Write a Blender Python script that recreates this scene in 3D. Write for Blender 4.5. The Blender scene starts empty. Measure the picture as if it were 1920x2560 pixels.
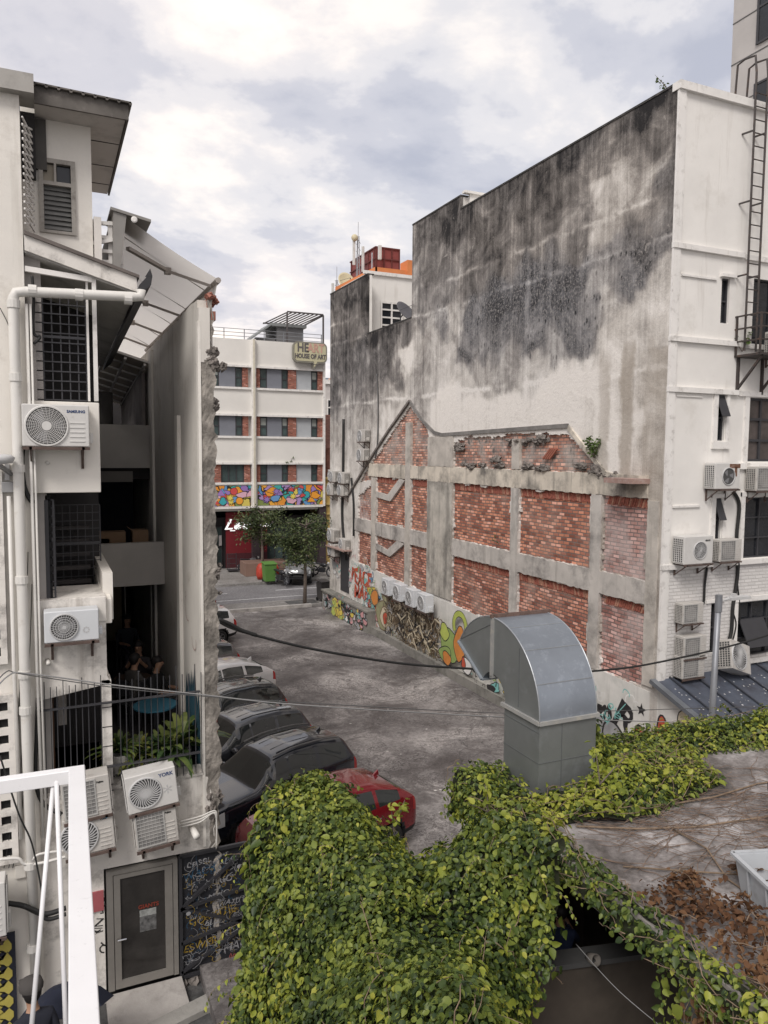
import bpy, bmesh, math, random
import numpy as np
from mathutils import Vector, Matrix, noise
R = math.radians
rnd = random.Random(7)
nrs = np.random.RandomState(11)
C = bpy.context.scene.collection
scene = bpy.context.scene

# ---------------------------------------------------------------- camera
H = 8.0
FPX = 1890.0
yaw, pitch, roll = R(24.1), R(-4.5), R(0.45)
fv = Vector((math.sin(yaw)*math.cos(pitch), math.cos(yaw)*math.cos(pitch), math.sin(pitch)))
rv0 = Vector((math.cos(yaw), -math.sin(yaw), 0))
uv0 = rv0.cross(fv)
rv = rv0*math.cos(roll) + uv0*math.sin(roll)
uv = uv0*math.cos(roll) - rv0*math.sin(roll)
cam = bpy.data.cameras.new('camera')
cam.sensor_fit = 'HORIZONTAL'
cam.sensor_width = 36.0
cam.lens = 36.0*FPX/1920.0
cam.clip_start = 0.05
cam.clip_end = 3000
cam_ob = bpy.data.objects.new('camera', cam)
C.objects.link(cam_ob)
m = Matrix((rv, uv, -fv)).transposed().to_4x4()
m.translation = (0, 0, H)
cam_ob.matrix_world = m
scene.camera = cam_ob

# ---------------------------------------------------------------- light
SUN_EL, SUN_AZ = R(48), R(224)          # soft high light from behind the camera's left
sun = bpy.data.lights.new('sun', 'SUN')
sun.energy = 1.55
sun.angle = R(22)
sun.color = (1.0, 0.95, 0.9)
so = bpy.data.objects.new('sun', sun)
C.objects.link(so)
sd = Vector((math.sin(SUN_AZ)*math.cos(SUN_EL), math.cos(SUN_AZ)*math.cos(SUN_EL), math.sin(SUN_EL)))
so.rotation_euler = sd.to_track_quat('Z', 'Y').to_euler()
so.location = sd*60

world = bpy.data.worlds.new('World')
scene.world = world
world.use_nodes = True
wt = world.node_tree
wt.nodes.clear()
def wn(t, **k):
    n = wt.nodes.new(t)
    for a, b in k.items(): setattr(n, a, b)
    return n
wo = wn('ShaderNodeOutputWorld')
bg = wn('ShaderNodeBackground')
bg.inputs['Strength'].default_value = 0.1
sky = wn('ShaderNodeTexSky', sky_type='NISHITA', sun_disc=False, sun_elevation=SUN_EL, sun_rotation=SUN_AZ)
tc = wn('ShaderNodeTexCoord')
sep = wn('ShaderNodeSeparateXYZ')
wt.links.new(tc.outputs['Generated'], sep.inputs[0])
def wmath(op, a, b=None):
    n = wn('ShaderNodeMath', operation=op)
    for i, v in enumerate((a, b)):
        if v is None: continue
        if isinstance(v, (int, float)): n.inputs[i].default_value = v
        else: wt.links.new(v, n.inputs[i])
    return n.outputs[0]
zc = wmath('ADD', wmath('MAXIMUM', sep.outputs[2], 0.0), 0.32)
cmb = wn('ShaderNodeCombineXYZ')
wt.links.new(wmath('DIVIDE', sep.outputs[0], zc), cmb.inputs[0])
wt.links.new(wmath('DIVIDE', sep.outputs[1], zc), cmb.inputs[1])
mapn = wn('ShaderNodeMapping')
mapn.inputs['Rotation'].default_value = (0, 0, R(35))
mapn.inputs['Scale'].default_value = (1.0, 1.2, 1)
mapn.inputs['Location'].default_value = (3.7, 1.2, 0.4)
wt.links.new(cmb.outputs[0], mapn.inputs[0])
def wnoise(scale, detail, rough, dist=0.0):
    n = wn('ShaderNodeTexNoise')
    n.inputs['Scale'].default_value = scale
    n.inputs['Detail'].default_value = detail
    n.inputs['Roughness'].default_value = rough
    n.inputs['Distortion'].default_value = dist
    wt.links.new(mapn.outputs[0], n.inputs['Vector'])
    return n.outputs['Fac']
def wramp(fac, stops):
    n = wn('ShaderNodeValToRGB')
    cr = n.color_ramp
    cr.interpolation = 'EASE'
    while len(cr.elements) < len(stops): cr.elements.new(0.5)
    for e, (p, c) in zip(cr.elements, stops):
        e.position = p
        e.color = (*c, 1)
    wt.links.new(fac, n.inputs[0])
    return n.outputs[0]
K = 8.8
cl = wramp(wnoise(2.7, 8, 0.56, 0.1), [(0.33, (0.49, 0.495, 0.55)), (0.45, (0.62, 0.61, 0.64)), (0.52, (0.79, 0.755, 0.74)), (0.63, (1.03, 0.94, 0.85))])
big = wramp(wnoise(0.75, 3, 0.5), [(0.35, (0.84, 0.86, 0.90)), (0.65, (1.06, 1.02, 1.0))])
mul = wn('ShaderNodeVectorMath', operation='MULTIPLY')
wt.links.new(cl, mul.inputs[0]); wt.links.new(big, mul.inputs[1])
scl = wn('ShaderNodeVectorMath', operation='SCALE')
wt.links.new(mul.outputs[0], scl.inputs[0]); scl.inputs['Scale'].default_value = K
mx = wn('ShaderNodeMixRGB')
mx.inputs[0].default_value = 0.93
wt.links.new(sky.outputs[0], mx.inputs[1]); wt.links.new(scl.outputs[0], mx.inputs[2])
wt.links.new(mx.outputs[0], bg.inputs[0])
wt.links.new(bg.outputs[0], wo.inputs[0])

scene.view_settings.view_transform = 'Standard'
scene.view_settings.look = 'None'
scene.view_settings.gamma = 1.0
scene.view_settings.exposure = 0.56
scene.cycles.max_bounces = 6
scene.cycles.use_denoising = True

# ---------------------------------------------------------------- sight lines onto real planes
CP = Vector((0, 0, H))
def ray(x, y): return fv + rv*((x-960)/FPX) - uv*((y-1280)/FPX)
def oX(x, y, X): d = ray(x, y); return CP + d*(X/d.x)
def oY(x, y, Y): d = ray(x, y); return CP + d*(Y/d.y)
def oZ(x, y, Z): d = ray(x, y); return CP + d*((Z-H)/d.z)
def oD(x, y, D): return CP + ray(x, y)*D

# ---------------------------------------------------------------- materials
MATS = {}
def mat(name, col, rough=.8, metal=0., var=.12, scale=2.5, dirt=None, streak=None, bump=0., bscale=30., emit=None, coat=0., spec=.4, alpha=None, obj=False):
    """procedural surface: base colour with soft variation, optional blotches of dirt and vertical streaks"""
    if name in MATS: return MATS[name]
    mt = bpy.data.materials.new(name); mt.use_nodes = True
    nt = mt.node_tree; b = nt.nodes['Principled BSDF']
    L = nt.links.new
    b.inputs['Roughness'].default_value = rough
    b.inputs['Metallic'].default_value = metal
    b.inputs['Specular IOR Level'].default_value = spec
    b.inputs['Coat Weight'].default_value = coat
    if alpha is not None: b.inputs['Alpha'].default_value = alpha
    if obj:
        src = nt.nodes.new('ShaderNodeTexCoord').outputs['Object']
    else:
        src = nt.nodes.new('ShaderNodeNewGeometry').outputs['Position']
    def nz(sc, det=5, ro=.6, sx=None):
        v = src
        if sx:
            mp = nt.nodes.new('ShaderNodeMapping'); mp.inputs['Scale'].default_value = sx
            L(src, mp.inputs[0]); v = mp.outputs[0]
        n = nt.nodes.new('ShaderNodeTexNoise')
        n.inputs['Scale'].default_value = sc; n.inputs['Detail'].default_value = det; n.inputs['Roughness'].default_value = ro
        L(v, n.inputs['Vector']); return n.outputs['Fac']
    def ramp(f, a, c0, c1, bb):
        n = nt.nodes.new('ShaderNodeValToRGB'); n.color_ramp.elements[0].position = a; n.color_ramp.elements[1].position = bb
        n.color_ramp.elements[0].color = (*c0, 1); n.color_ramp.elements[1].color = (*c1, 1)
        L(f, n.inputs[0]); return n.outputs[0]
    lo = tuple(max(0, c*(1-var)) for c in col); hi = tuple(min(1, c*(1+var)) for c in col)
    out = ramp(nz(scale), .3, lo, hi, .7)
    def mixto(out, fac, c):
        n = nt.nodes.new('ShaderNodeMixRGB'); L(fac, n.inputs[0]); L(out, n.inputs[1]); n.inputs[2].default_value = (*c, 1); return n.outputs[0]
    if dirt:
        dc, amt, dsc = dirt
        out = mixto(out, ramp(nz(dsc, 8, .7), .62-amt*.3, (0,)*3, (min(1, .5+amt*.6),)*3, .62-amt*.3+.22), dc)
    if streak:
        dc, amt, dsc = streak
        out = mixto(out, ramp(nz(1., 6, .65, (dsc, dsc, dsc*.08)), .68-amt*.3, (0,)*3, (min(1, .3+amt),)*3, .68-amt*.3+.2), dc)
    L(out, b.inputs['Base Color'])
    if bump:
        bn = nt.nodes.new('ShaderNodeBump'); bn.inputs['Strength'].default_value = bump; bn.inputs['Distance'].default_value = .02
        L(nz(bscale, 6, .6), bn.inputs['Height']); L(bn.outputs[0], b.inputs['Normal'])
    if emit:
        b.inputs['Emission Color'].default_value = (*emit[0], 1); b.inputs['Emission Strength'].default_value = emit[1]
    MATS[name] = mt
    return mt

def brick_mat(name, c1, c2, mortar, axes='YZ', bw=.24, bh=.1, white=None, var=.5, grime=None):
    if name in MATS: return MATS[name]
    mt = bpy.data.materials.new(name); mt.use_nodes = True
    nt = mt.node_tree; b = nt.nodes['Principled BSDF']; L = nt.links.new
    b.inputs['Roughness'].default_value = .9; b.inputs['Specular IOR Level'].default_value = .2
    g = nt.nodes.new('ShaderNodeNewGeometry'); sp = nt.nodes.new('ShaderNodeSeparateXYZ'); L(g.outputs['Position'], sp.inputs[0])
    cm = nt.nodes.new('ShaderNodeCombineXYZ')
    ix = {'X': 0, 'Y': 1, 'Z': 2}
    nzw = nt.nodes.new('ShaderNodeTexNoise'); nzw.inputs['Scale'].default_value = 2.2; nzw.inputs['Detail'].default_value = 4
    sc = nt.nodes.new('ShaderNodeMath'); sc.operation = 'MULTIPLY_ADD'; L(nzw.outputs[0], sc.inputs[0]); sc.inputs[1].default_value = .10; L(sp.outputs[ix[axes[1]]], sc.inputs[2])
    L(sp.outputs[ix[axes[0]]], cm.inputs[0]); L(sc.outputs[0], cm.inputs[1])
    br = nt.nodes.new('ShaderNodeTexBrick')
    br.inputs['Color1'].default_value = (*c1, 1); br.inputs['Color2'].default_value = (*c2, 1); br.inputs['Mortar'].default_value = (*mortar, 1)
    br.inputs['Scale'].default_value = 1; br.inputs['Brick Width'].default_value = bw; br.inputs['Row Height'].default_value = bh
    br.inputs['Mortar Size'].default_value = .016; br.inputs['Mortar Smooth'].default_value = .25; br.inputs['Bias'].default_value = 0
    L(cm.outputs[0], br.inputs['Vector'])
    br.inputs['Color1'].default_value = (0, 0, 0, 1); br.inputs['Color2'].default_value = (1, 1, 1, 1); br.inputs['Mortar'].default_value = (.5, .5, .5, 1)
    rp = nt.nodes.new('ShaderNodeValToRGB'); cr = rp.color_ramp
    while len(cr.elements) < 5: cr.elements.new(.5)
    for e, (p, c) in zip(cr.elements, [(.05, tuple(q*.62 for q in c2)), (.3, c2), (.62, c1), (.84, tuple(min(1, q*1.25+.03) for q in c1)), (.97, tuple(min(1, q*1.3+.16) for q in c1))]): e.position = p; e.color = (*c, 1)
    L(br.outputs['Color'], rp.inputs[0]); mm = nt.nodes.new('ShaderNodeMixRGB'); L(br.outputs['Fac'], mm.inputs[0]); L(rp.outputs[0], mm.inputs[1]); mm.inputs[2].default_value = (*mortar, 1)
    out = mm.outputs[0]
    def nzr(scale, a, bb, det=6, top=1.):
        n = nt.nodes.new('ShaderNodeTexNoise'); n.inputs['Scale'].default_value = scale; n.inputs['Detail'].default_value = det; n.inputs['Roughness'].default_value = .65
        L(g.outputs['Position'], n.inputs['Vector'])
        r_ = nt.nodes.new('ShaderNodeValToRGB'); r_.color_ramp.elements[0].position = a; r_.color_ramp.elements[1].position = bb
        r_.color_ramp.elements[1].color = (top, top, top, 1)
        L(n.outputs[0], r_.inputs[0]); return r_.outputs[0]
    def mixto(out, fac, c, bt='MIX'):
        n = nt.nodes.new('ShaderNodeMixRGB'); n.blend_type = bt; L(fac, n.inputs[0]); L(out, n.inputs[1]); n.inputs[2].default_value = (*c, 1); return n.outputs[0]
    out = mixto(out, nzr(2.5, .5, .75, 3, var*.3), tuple(c*.6 for c in c2))
    out = mixto(out, nzr(1.3, .55, .8, 7, .35), (.16, .13, .12))
    if white: out = mixto(out, nzr(white[1], white[2], white[2]+.2, 8, white[3]), white[0])
    if grime: out = mixto(out, nzr(3.2, grime, grime+.12, 9, .85), (.09, .085, .08))
    L(out, b.inputs['Base Color'])
    bn = nt.nodes.new('ShaderNodeBump'); bn.inputs['Strength'].default_value = .7; bn.inputs['Distance'].default_value = .02; bn.invert = True
    L(br.outputs['Fac'], bn.inputs['Height']); L(bn.outputs[0], b.inputs['Normal'])
    MATS[name] = mt
    return mt

# ---------------------------------------------------------------- mesh builder
OFF = {}
class MB:
    def __init__(s): s.v = []; s.f = []; s.m = []
    def add(s, vs, fs, mi=0, M=None):
        o = len(s.v)
        if M is not None: vs = [M @ Vector(p) for p in vs]
        s.v += [tuple(p) for p in vs]; s.f += [tuple(i+o for i in f) for f in fs]; s.m += [mi]*len(fs)
        return s
    def box(s, x0, x1, y0, y1, z0, z1, mi=0, M=None):
        if x0 > x1: x0, x1 = x1, x0
        if y0 > y1: y0, y1 = y1, y0
        if z0 > z1: z0, z1 = z1, z0
        v = [(x, y, z) for z in (z0, z1) for y in (y0, y1) for x in (x0, x1)]
        return s.add(v, [(0, 2, 3, 1), (4, 5, 7, 6), (0, 1, 5, 4), (2, 6, 7, 3), (0, 4, 6, 2), (1, 3, 7, 5)], mi, M)
    def bar(s, a, b, w, h=None, mi=0, up=(0, 0, 1)):
        """square bar between two points"""
        a = Vector(a); b = Vector(b); h = h or w; d = b-a; l = d.length
        if l < 1e-6: return s
        d /= l; u = Vector(up)
        if abs(d.dot(u)) > .98: u = Vector((1, 0, 0))
        x = d.cross(u).normalized(); y = x.cross(d)
        M = Matrix((x, d, y)).transposed().to_4x4(); M.translation = a
        return s.box(-w/2, w/2, 0, l, -h/2, h/2, mi, M)
    def tube(s, pts, r, n=8, mi=0, cap=True):
        pts = [Vector(p) for p in pts]; N = len(pts)
        rs = r if isinstance(r, (list, tuple)) else [r]*N
        rings = []; pv = None
        for i, p in enumerate(pts):
            d = (pts[min(i+1, N-1)]-pts[max(i-1, 0)]).normalized()
            if pv is None:
                u = Vector((0, 0, 1)) if abs(d.z) < .9 else Vector((1, 0, 0))
                x = d.cross(u).normalized()
            else:
                x = (pv - d*pv.dot(d)).normalized()
            pv = x; y = d.cross(x)
            rings.append([p + (x*math.cos(2*math.pi*k/n)+y*math.sin(2*math.pi*k/n))*rs[i] for k in range(n)])
        v = [q for rg in rings for q in rg]; f = []
        for i in range(N-1):
            for k in range(n):
                f.append((i*n+k, i*n+(k+1) % n, (i+1)*n+(k+1) % n, (i+1)*n+k))
        if cap: f += [tuple(range(n))[::-1], tuple((N-1)*n+k for k in range(n))]
        return s.add(v, f, mi)
    def lathe(s, prof, n=24, mi=0, M=None):
        """prof: (r, z) pairs round the local Z axis"""
        v = []; f = []
        for r_, z in prof:
            v += [(r_*math.cos(2*math.pi*k/n), r_*math.sin(2*math.pi*k/n), z) for k in range(n)]
        for i in range(len(prof)-1):
            for k in range(n):
                f.append((i*n+k, i*n+(k+1) % n, (i+1)*n+(k+1) % n, (i+1)*n+k))
        return s.add(v, f, mi, M)
    def disc(s, r, n=24, mi=0, M=None, z=0):
        return s.add([(r*math.cos(2*math.pi*k/n), r*math.sin(2*math.pi*k/n), z) for k in range(n)], [tuple(range(n))], mi, M)
    def prism(s, poly, vec, mi=0):
        """closed polygon (3D points) pushed along vec"""
        n = len(poly); p = [Vector(q) for q in poly]; vec = Vector(vec)
        v = p + [q+vec for q in p]
        f = [tuple(range(n))[::-1], tuple(range(n, 2*n))] + [(i, (i+1) % n, n+(i+1) % n, n+i) for i in range(n)]
        return s.add(v, f, mi)
    def quad(s, a, b, c, d, mi=0): return s.add([a, b, c, d], [(0, 1, 2, 3)], mi)
    def poly(s, pts, mi=0): return s.add(pts, [tuple(range(len(pts)))], mi)
    def build(s, name, mats, parent=None, smooth=False, bevel=0, fix=True):
        return build_mesh(name, s.v, s.f, mats, parent, s.m, smooth, bevel, fix)

def build_mesh(name, v, f, mats, parent=None, mi=None, smooth=False, bevel=0, fix=True):
    if not isinstance(mats, (list, tuple)): mats = [mats]
    v = np.array([tuple(p) for p in v], dtype=np.float64).reshape(-1, 3)
    if parent is not None: off = OFF.get(parent.name, Vector((0, 0, 0)))
    else:
        lo = v.min(0); hi = v.max(0); off = Vector(((lo[0]+hi[0])/2, (lo[1]+hi[1])/2, lo[2]))
    v = v - np.array(off)
    me = bpy.data.meshes.new(name)
    me.from_pydata(v.tolist(), [], f)
    for mm in mats: me.materials.append(mm)
    if mi is not None and len(mats) > 1: me.polygons.foreach_set('material_index', mi)
    if fix:
        bm = bmesh.new(); bm.from_mesh(me); bmesh.ops.recalc_face_normals(bm, faces=bm.faces); bm.to_mesh(me); bm.free()
    if smooth:
        me.polygons.foreach_set('use_smooth', [True]*len(me.polygons))
    me.update()
    o = bpy.data.objects.new(name, me); C.objects.link(o)
    OFF[o.name] = off
    if parent is not None: o.parent = parent
    else: o.location = off
    if bevel:
        bv = o.modifiers.new('bevel', 'BEVEL'); bv.width = bevel; bv.segments = 2; bv.limit_method = 'ANGLE'; bv.angle_limit = R(40)
        me.polygons.foreach_set('use_smooth', [True]*len(me.polygons))
        bv.harden_normals = True
    return o

def tag(o, label, cat=None, group=None):
    o['label'] = label
    if cat: o['category'] = cat
    if group: o['group'] = group
    return o
def thing(name, loc, label, cat, group=None, rz=0):
    o = bpy.data.objects.new(name, None); C.objects.link(o)
    o.location = loc; o.rotation_euler = (0, 0, rz); o.empty_display_size = .2
    tag(o, label, cat, group)
    OFF[o.name] = Vector(loc) if rz == 0 else Vector((0, 0, 0))
    return o
def local_thing(name, label, cat, group=None):
    """a thing whose parts are modelled round the origin and which is then put in its place"""
    return thing(name, (0, 0, 0), label, cat, group)
def struct(o): o['kind'] = 'structure'; return o
def place(o, loc, rz=0, sc=1): o.location = loc; o.rotation_euler = (0, 0, rz); o.scale = (sc, sc, sc) if isinstance(sc, (int, float)) else sc; return o
def dup(root, loc, rz, label, group=None, sc=1):
    def rec(o, par):
        c = o.copy(); C.objects.link(c); c.parent = par
        for ch in list(o.children): rec(ch, c)
        return c
    c = rec(root, None)
    c['label'] = label
    if group: c['group'] = group
    return place(c, loc, rz, sc)

FRONT = Matrix(((1, 0, 0), (0, 0, -1), (0, 1, 0))).to_4x4()        # local xy -> world XZ, normal -Y
WALLM = Matrix(((0, 0, -1), (-1, 0, 0), (0, 1, 0))).to_4x4()       # local x -> -Y, y -> Z, normal -X
def frame(M, loc):
    m_ = M.copy(); m_.translation = Vector(loc); return m_
def text_geo(s, size, extrude=0.002, offset=0., shear=0., space=1.):
    cu = bpy.data.curves.new('txt', 'FONT'); cu.body = s; cu.size = size; cu.extrude = extrude; cu.offset = offset; cu.shear = shear
    cu.align_x = 'CENTER'; cu.align_y = 'CENTER'; cu.resolution_u = 3; cu.space_character = space
    ob = bpy.data.objects.new('txt', cu); C.objects.link(ob)
    dg = bpy.context.evaluated_depsgraph_get(); dg.update()
    me = bpy.data.meshes.new_from_object(ob.evaluated_get(dg))
    vs = [tuple(v.co) for v in me.vertices]; fs = [tuple(p.vertices) for p in me.polygons]
    bpy.data.objects.remove(ob); bpy.data.meshes.remove(me); bpy.data.curves.remove(cu)
    return vs, fs
def text(s, size, M, name, mt, parent, extrude=.002, offset=0., width=None, shear=0.):
    vs, fs = text_geo(s, size, extrude, offset, shear)
    if width:
        w = max(p[0] for p in vs)-min(p[0] for p in vs)
        vs = [(p[0]*width/w, p[1], p[2]) for p in vs]
    return MB().add(vs, fs, 0, M).build(name, mt, parent, fix=False)

# ---------------------------------------------------------------- graffiti made of thin painted ribbons and fills
class Paint:
    def __init__(s, M): s.M = M; s.mb = MB(); s.z = .004
    def ribbon(s, pts, w, mi, closed=False):
        s.z += .0002
        P = [Vector((p[0], p[1])) for p in pts]
        if closed: P.append(P[0])
        n = len(P); v = []
        for i, p in enumerate(P):
            d = P[min(i+1, n-1)]-P[max(i-1, 0)]
            if closed and i in (0, n-1): d = P[1]-P[n-2]
            d = d.normalized() if d.length > 1e-9 else Vector((1, 0)); nn = Vector((-d.y, d.x))*w/2
            v += [(p.x+nn.x, p.y+nn.y, s.z), (p.x-nn.x, p.y-nn.y, s.z)]
        s.mb.add(v, [(2*i, 2*i+1, 2*i+3, 2*i+2) for i in range(n-1)], mi, s.M)
    def fill(s, pts, mi):
        s.z += .0002
        cx = sum(p[0] for p in pts)/len(pts); cy = sum(p[1] for p in pts)/len(pts); n = len(pts)
        s.mb.add([(cx, cy, s.z)]+[(p[0], p[1], s.z) for p in pts], [(0, 1+i, 1+(i+1) % n) for i in range(n)], mi, s.M)
    def letters(s, txt, cx, cy, size, mi, offset=0., shear=0., width=None, rot=0.):
        vs, fs = text_geo(txt, size, 0, offset, shear)
        if width:
            w = max(p[0] for p in vs)-min(p[0] for p in vs); vs = [(p[0]*width/w, p[1], p[2]) for p in vs]
        q_ = rnd.random()*50; vs = [(p[0]+size*.22*noise.noise(Vector((p[0]*2.2/size, p[1]*2.2/size, q_))), p[1]+size*.25*noise.noise(Vector((p[0]*2.2/size, p[1]*2.2/size, q_+9))), 0) for p in vs]
        s.z += .0003; c, sn = math.cos(rot), math.sin(rot)
        s.mb.add([(cx+p[0]*c-p[1]*sn, cy+p[0]*sn+p[1]*c, s.z) for p in vs], fs, mi, s.M)
    def build(s, name, mats, parent): return s.mb.build(name, mats, parent, fix=False)
def blob(cx, cy, rx, ry, n=14, j=.25, rg=rnd):
    ph = rg.random()*6
    return [(cx+rx*math.cos(2*math.pi*k/n)*(1+j*math.sin(3*2*math.pi*k/n+ph)+rg.uniform(-j, j)*.3), cy+ry*math.sin(2*math.pi*k/n)*(1+j*math.cos(2*2*math.pi*k/n+ph))) for k in range(n)]
def curl(cx, cy, r_, rg=rnd, n=9):
    a = rg.uniform(0, 6.3); t = rg.choice((-1, 1))*rg.uniform(.1, .75); p = [(cx, cy)]
    for i in range(n):
        p.append((p[-1][0]+math.cos(a)*r_/3, p[-1][1]+math.sin(a)*r_/3)); a += t+rg.uniform(-.4, .4)+(math.pi*.8 if rg.random() < .12 else 0)
    return p
# ================================================================ GROUND
XW, YF, YL = 13.22, 13.5, 11.4
def ground_mat(name, cols, scale, rings=False, rough=.85):
    mt = bpy.data.materials.new(name); mt.use_nodes = True
    nt = mt.node_tree; b = nt.nodes['Principled BSDF']; L = nt.links.new
    b.inputs['Specular IOR Level'].default_value = .35
    g = nt.nodes.new('ShaderNodeNewGeometry')
    def nz(sc, det, ro, dist=0, vec=None):
        n = nt.nodes.new('ShaderNodeTexNoise'); n.inputs['Scale'].default_value = sc; n.inputs['Detail'].default_value = det
        n.inputs['Roughness'].default_value = ro; n.inputs['Distortion'].default_value = dist
        L(vec or g.outputs['Position'], n.inputs['Vector']); return n.outputs['Fac']
    def ramp(f, stops):
        n = nt.nodes.new('ShaderNodeValToRGB'); cr = n.color_ramp
        while len(cr.elements) < len(stops): cr.elements.new(.5)
        for e, (p, c) in zip(cr.elements, stops): e.position = p; e.color = (*c, 1)
        L(f, n.inputs[0]); return n.outputs[0]
    def mix(f, a, c, bt='MIX'):
        n = nt.nodes.new('ShaderNodeMixRGB'); n.blend_type = bt; L(f, n.inputs[0]); L(a, n.inputs[1])
        if isinstance(c, tuple): n.inputs[2].default_value = (*c, 1)
        else: L(c, n.inputs[2])
        return n.outputs[0]
    base = ramp(nz(scale, 8, .62, .6), [(.36, cols[0]), (.5, cols[1]), (.64, cols[2])])
    fine = ramp(nz(9, 9, .78), [(.32, (.35,)*3), (.66, (1.5,)*3)])
    out = mix_f = nt.nodes.new('ShaderNodeMixRGB'); mix_f.blend_type = 'MULTIPLY'; mix_f.inputs[0].default_value = .7
    L(base, mix_f.inputs[1]); L(fine, mix_f.inputs[2]); out = mix_f.outputs[0]
    if rings:
        # dried puddle rims: narrow bands of a warped noise
        mp = nt.nodes.new('ShaderNodeMapping'); mp.inputs['Scale'].default_value = (1, 1.0, 1); L(g.outputs['Position'], mp.inputs[0])
        n2 = nz(2.3, 5, .6, .5, mp.outputs[0])
        band = ramp(n2, [(.44, (0,)*3), (.47, (.85,)*3), (.48, (0,)*3), (.53, (0,)*3), (.562, (.95,)*3), (.572, (0,)*3), (.61, (0,)*3), (.635, (.8,)*3), (.645, (0,)*3)])
        msk = nt.nodes.new('ShaderNodeMath'); msk.operation = 'MULTIPLY'
        L(band, msk.inputs[0]); L(ramp(nz(.45, 4, .6), [(.4, (.15,)*3), (.55, (1,)*3)]), msk.inputs[1])
        out = mix(msk.outputs[0], out, (.05, .043, .042))
        n3 = nz(.8, 9, .74, 1.2)
        out = mix(ramp(n3, [(.5, (0,)*3), (.6, (.7,)*3)]), out, (.085, .075, .073))
        L(ramp(n3, [(.45, (.8,)*3), (.65, (.5,)*3)]), b.inputs['Roughness'])
        vo = nt.nodes.new('ShaderNodeTexVoronoi'); vo.feature = 'DISTANCE_TO_EDGE'; vo.inputs['Scale'].default_value = .16
        wv = nt.nodes.new('ShaderNodeMixRGB'); wv.inputs[0].default_value = .25
        nn = nt.nodes.new('ShaderNodeTexNoise'); nn.inputs['Scale'].default_value = 1.2; L(g.outputs['Position'], nn.inputs[0])
        add = nt.nodes.new('ShaderNodeVectorMath'); add.operation = 'ADD'; L(g.outputs['Position'], add.inputs[0]); L(nn.outputs['Color'], add.inputs[1])
        L(add.outputs[0], vo.inputs['Vector'])
        out = mix(ramp(vo.outputs['Distance'], [(0, (.55,)*3), (.004, (0,)*3)]), out, (.05, .045, .045))
    else:
        b.inputs['Roughness'].default_value = rough
    L(out, b.inputs['Base Color'])
    bn = nt.nodes.new('ShaderNodeBump'); bn.inputs['Strength'].default_value = .35; bn.inputs['Distance'].default_value = .02
    L(nz(35, 6, .7), bn.inputs['Height']); L(bn.outputs[0], b.inputs['Normal'])
    return mt
m_lot = ground_mat('lot_concrete', [(.10, .09, .088), (.225, .21, .204), (.42, .395, .38)], .33, True)
m_road = ground_mat('street_asphalt', [(.15, .145, .15), (.175, .17, .175), (.20, .195, .198)], .5)
m_pave = ground_mat('pavement_concrete', [(.17, .16, .15), (.22, .21, .20), (.27, .26, .25)], .8)
m_alley = ground_mat('alley_asphalt', [(.05, .05, .05), (.08, .08, .08), (.13, .125, .12)], .9)
m_paint = mat('road_paint', (.55, .55, .55), .7, dirt=((.2, .2, .2), .5, 8))

struct(MB().box(-400, 400, -60, 900, -1.5, -.35).build('ground', m_alley))
struct(MB().box(2.0, 18, 9.0, 37.0, -.35, 0).build('parking_lot', m_lot))
struct(MB().box(-6, 4.9, -3, 11.9, -.34, -.22).build('alley', m_alley))
struct(MB().box(-60, 90, 38.6, 44.4, -.35, -.02).build('street', m_road))
o = MB()
o.box(-60, 90, 37.0, 38.6, -.35, .10); struct(o.build('near_pavement', m_pave))
o = MB(); o.box(-60, 12.4, 36.78, 37.0, .002, .16); struct(o.build('kerb', mat('kerb_stone', (.42, .40, .38), dirt=((.15, .14, .13), .4, 3))))
o = MB(); o.box(-60, 90, 44.4, 50.5, -.35, .12); o.box(-60, 90, 44.3, 44.4, -.34, .13); struct(o.build('far_pavement', m_pave))
o = MB()
o.box(-60, 90, 40.05, 40.15, -.019, -.016)
for k in range(-8, 14): o.box(k*6.0, k*6.0+3.2, 42.1, 42.22, -.019, -.016)
o.box(-60, 90, 38.95, 39.05, -.019, -.016)
struct(o.build('road_markings', m_paint))
# pale marks and litter scraps lying on the lot
o = MB()
for i in range(34):
    x, y = rnd.uniform(7.5, 12.8), rnd.uniform(13, 33); a = rnd.random()*3; s_ = rnd.uniform(.015, .04)
    o.add([(x+math.cos(a+k*1.57)*s_*(1+.6*(k % 2)), y+math.sin(a+k*1.57)*s_, .006+.003*(k % 2)) for k in range(4)], [(0, 1, 2, 3)])
lt = o.build('litter', mat('paper_scrap', (.6, .58, .55)), fix=False); lt['kind'] = 'stuff'; lt['label'] = 'pale paper scraps scattered over the grey parking lot'

# ================================================================ BIG STAINED WALL AND THE SHOPHOUSE BEHIND IT
m_white = mat('white_paint', (.78, .76, .725), .75, var=.05, scale=1.2, dirt=((.55, .52, .47), .2, .9), streak=((.42, .38, .33), .26, 3.0), bump=.08)
m_white2 = mat('old_white_paint', (.64, .62, .59), .8, var=.07, scale=1.5, dirt=((.28, .25, .22), .22, 1.6), streak=((.30, .27, .24), .3, 3.0), bump=.15)
m_trim = mat('white_trim', (.78, .76, .73), .7, var=.06, dirt=((.26, .24, .21), .3, 4), streak=((.3, .27, .23), .3, 5))
m_conc = mat('bare_concrete', (.50, .465, .42), .9, var=.22, scale=1.6, dirt=((.13, .12, .11), .36, 1.4), streak=((.12, .11, .10), .3, 2.5), bump=.4)
m_beam = mat('beam_plaster', (.66, .60, .51), .9, var=.15, scale=.9, dirt=((.10, .095, .09), .58, .8), streak=((.09, .085, .08), .5, 2.2), bump=.35, bscale=14)
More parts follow.
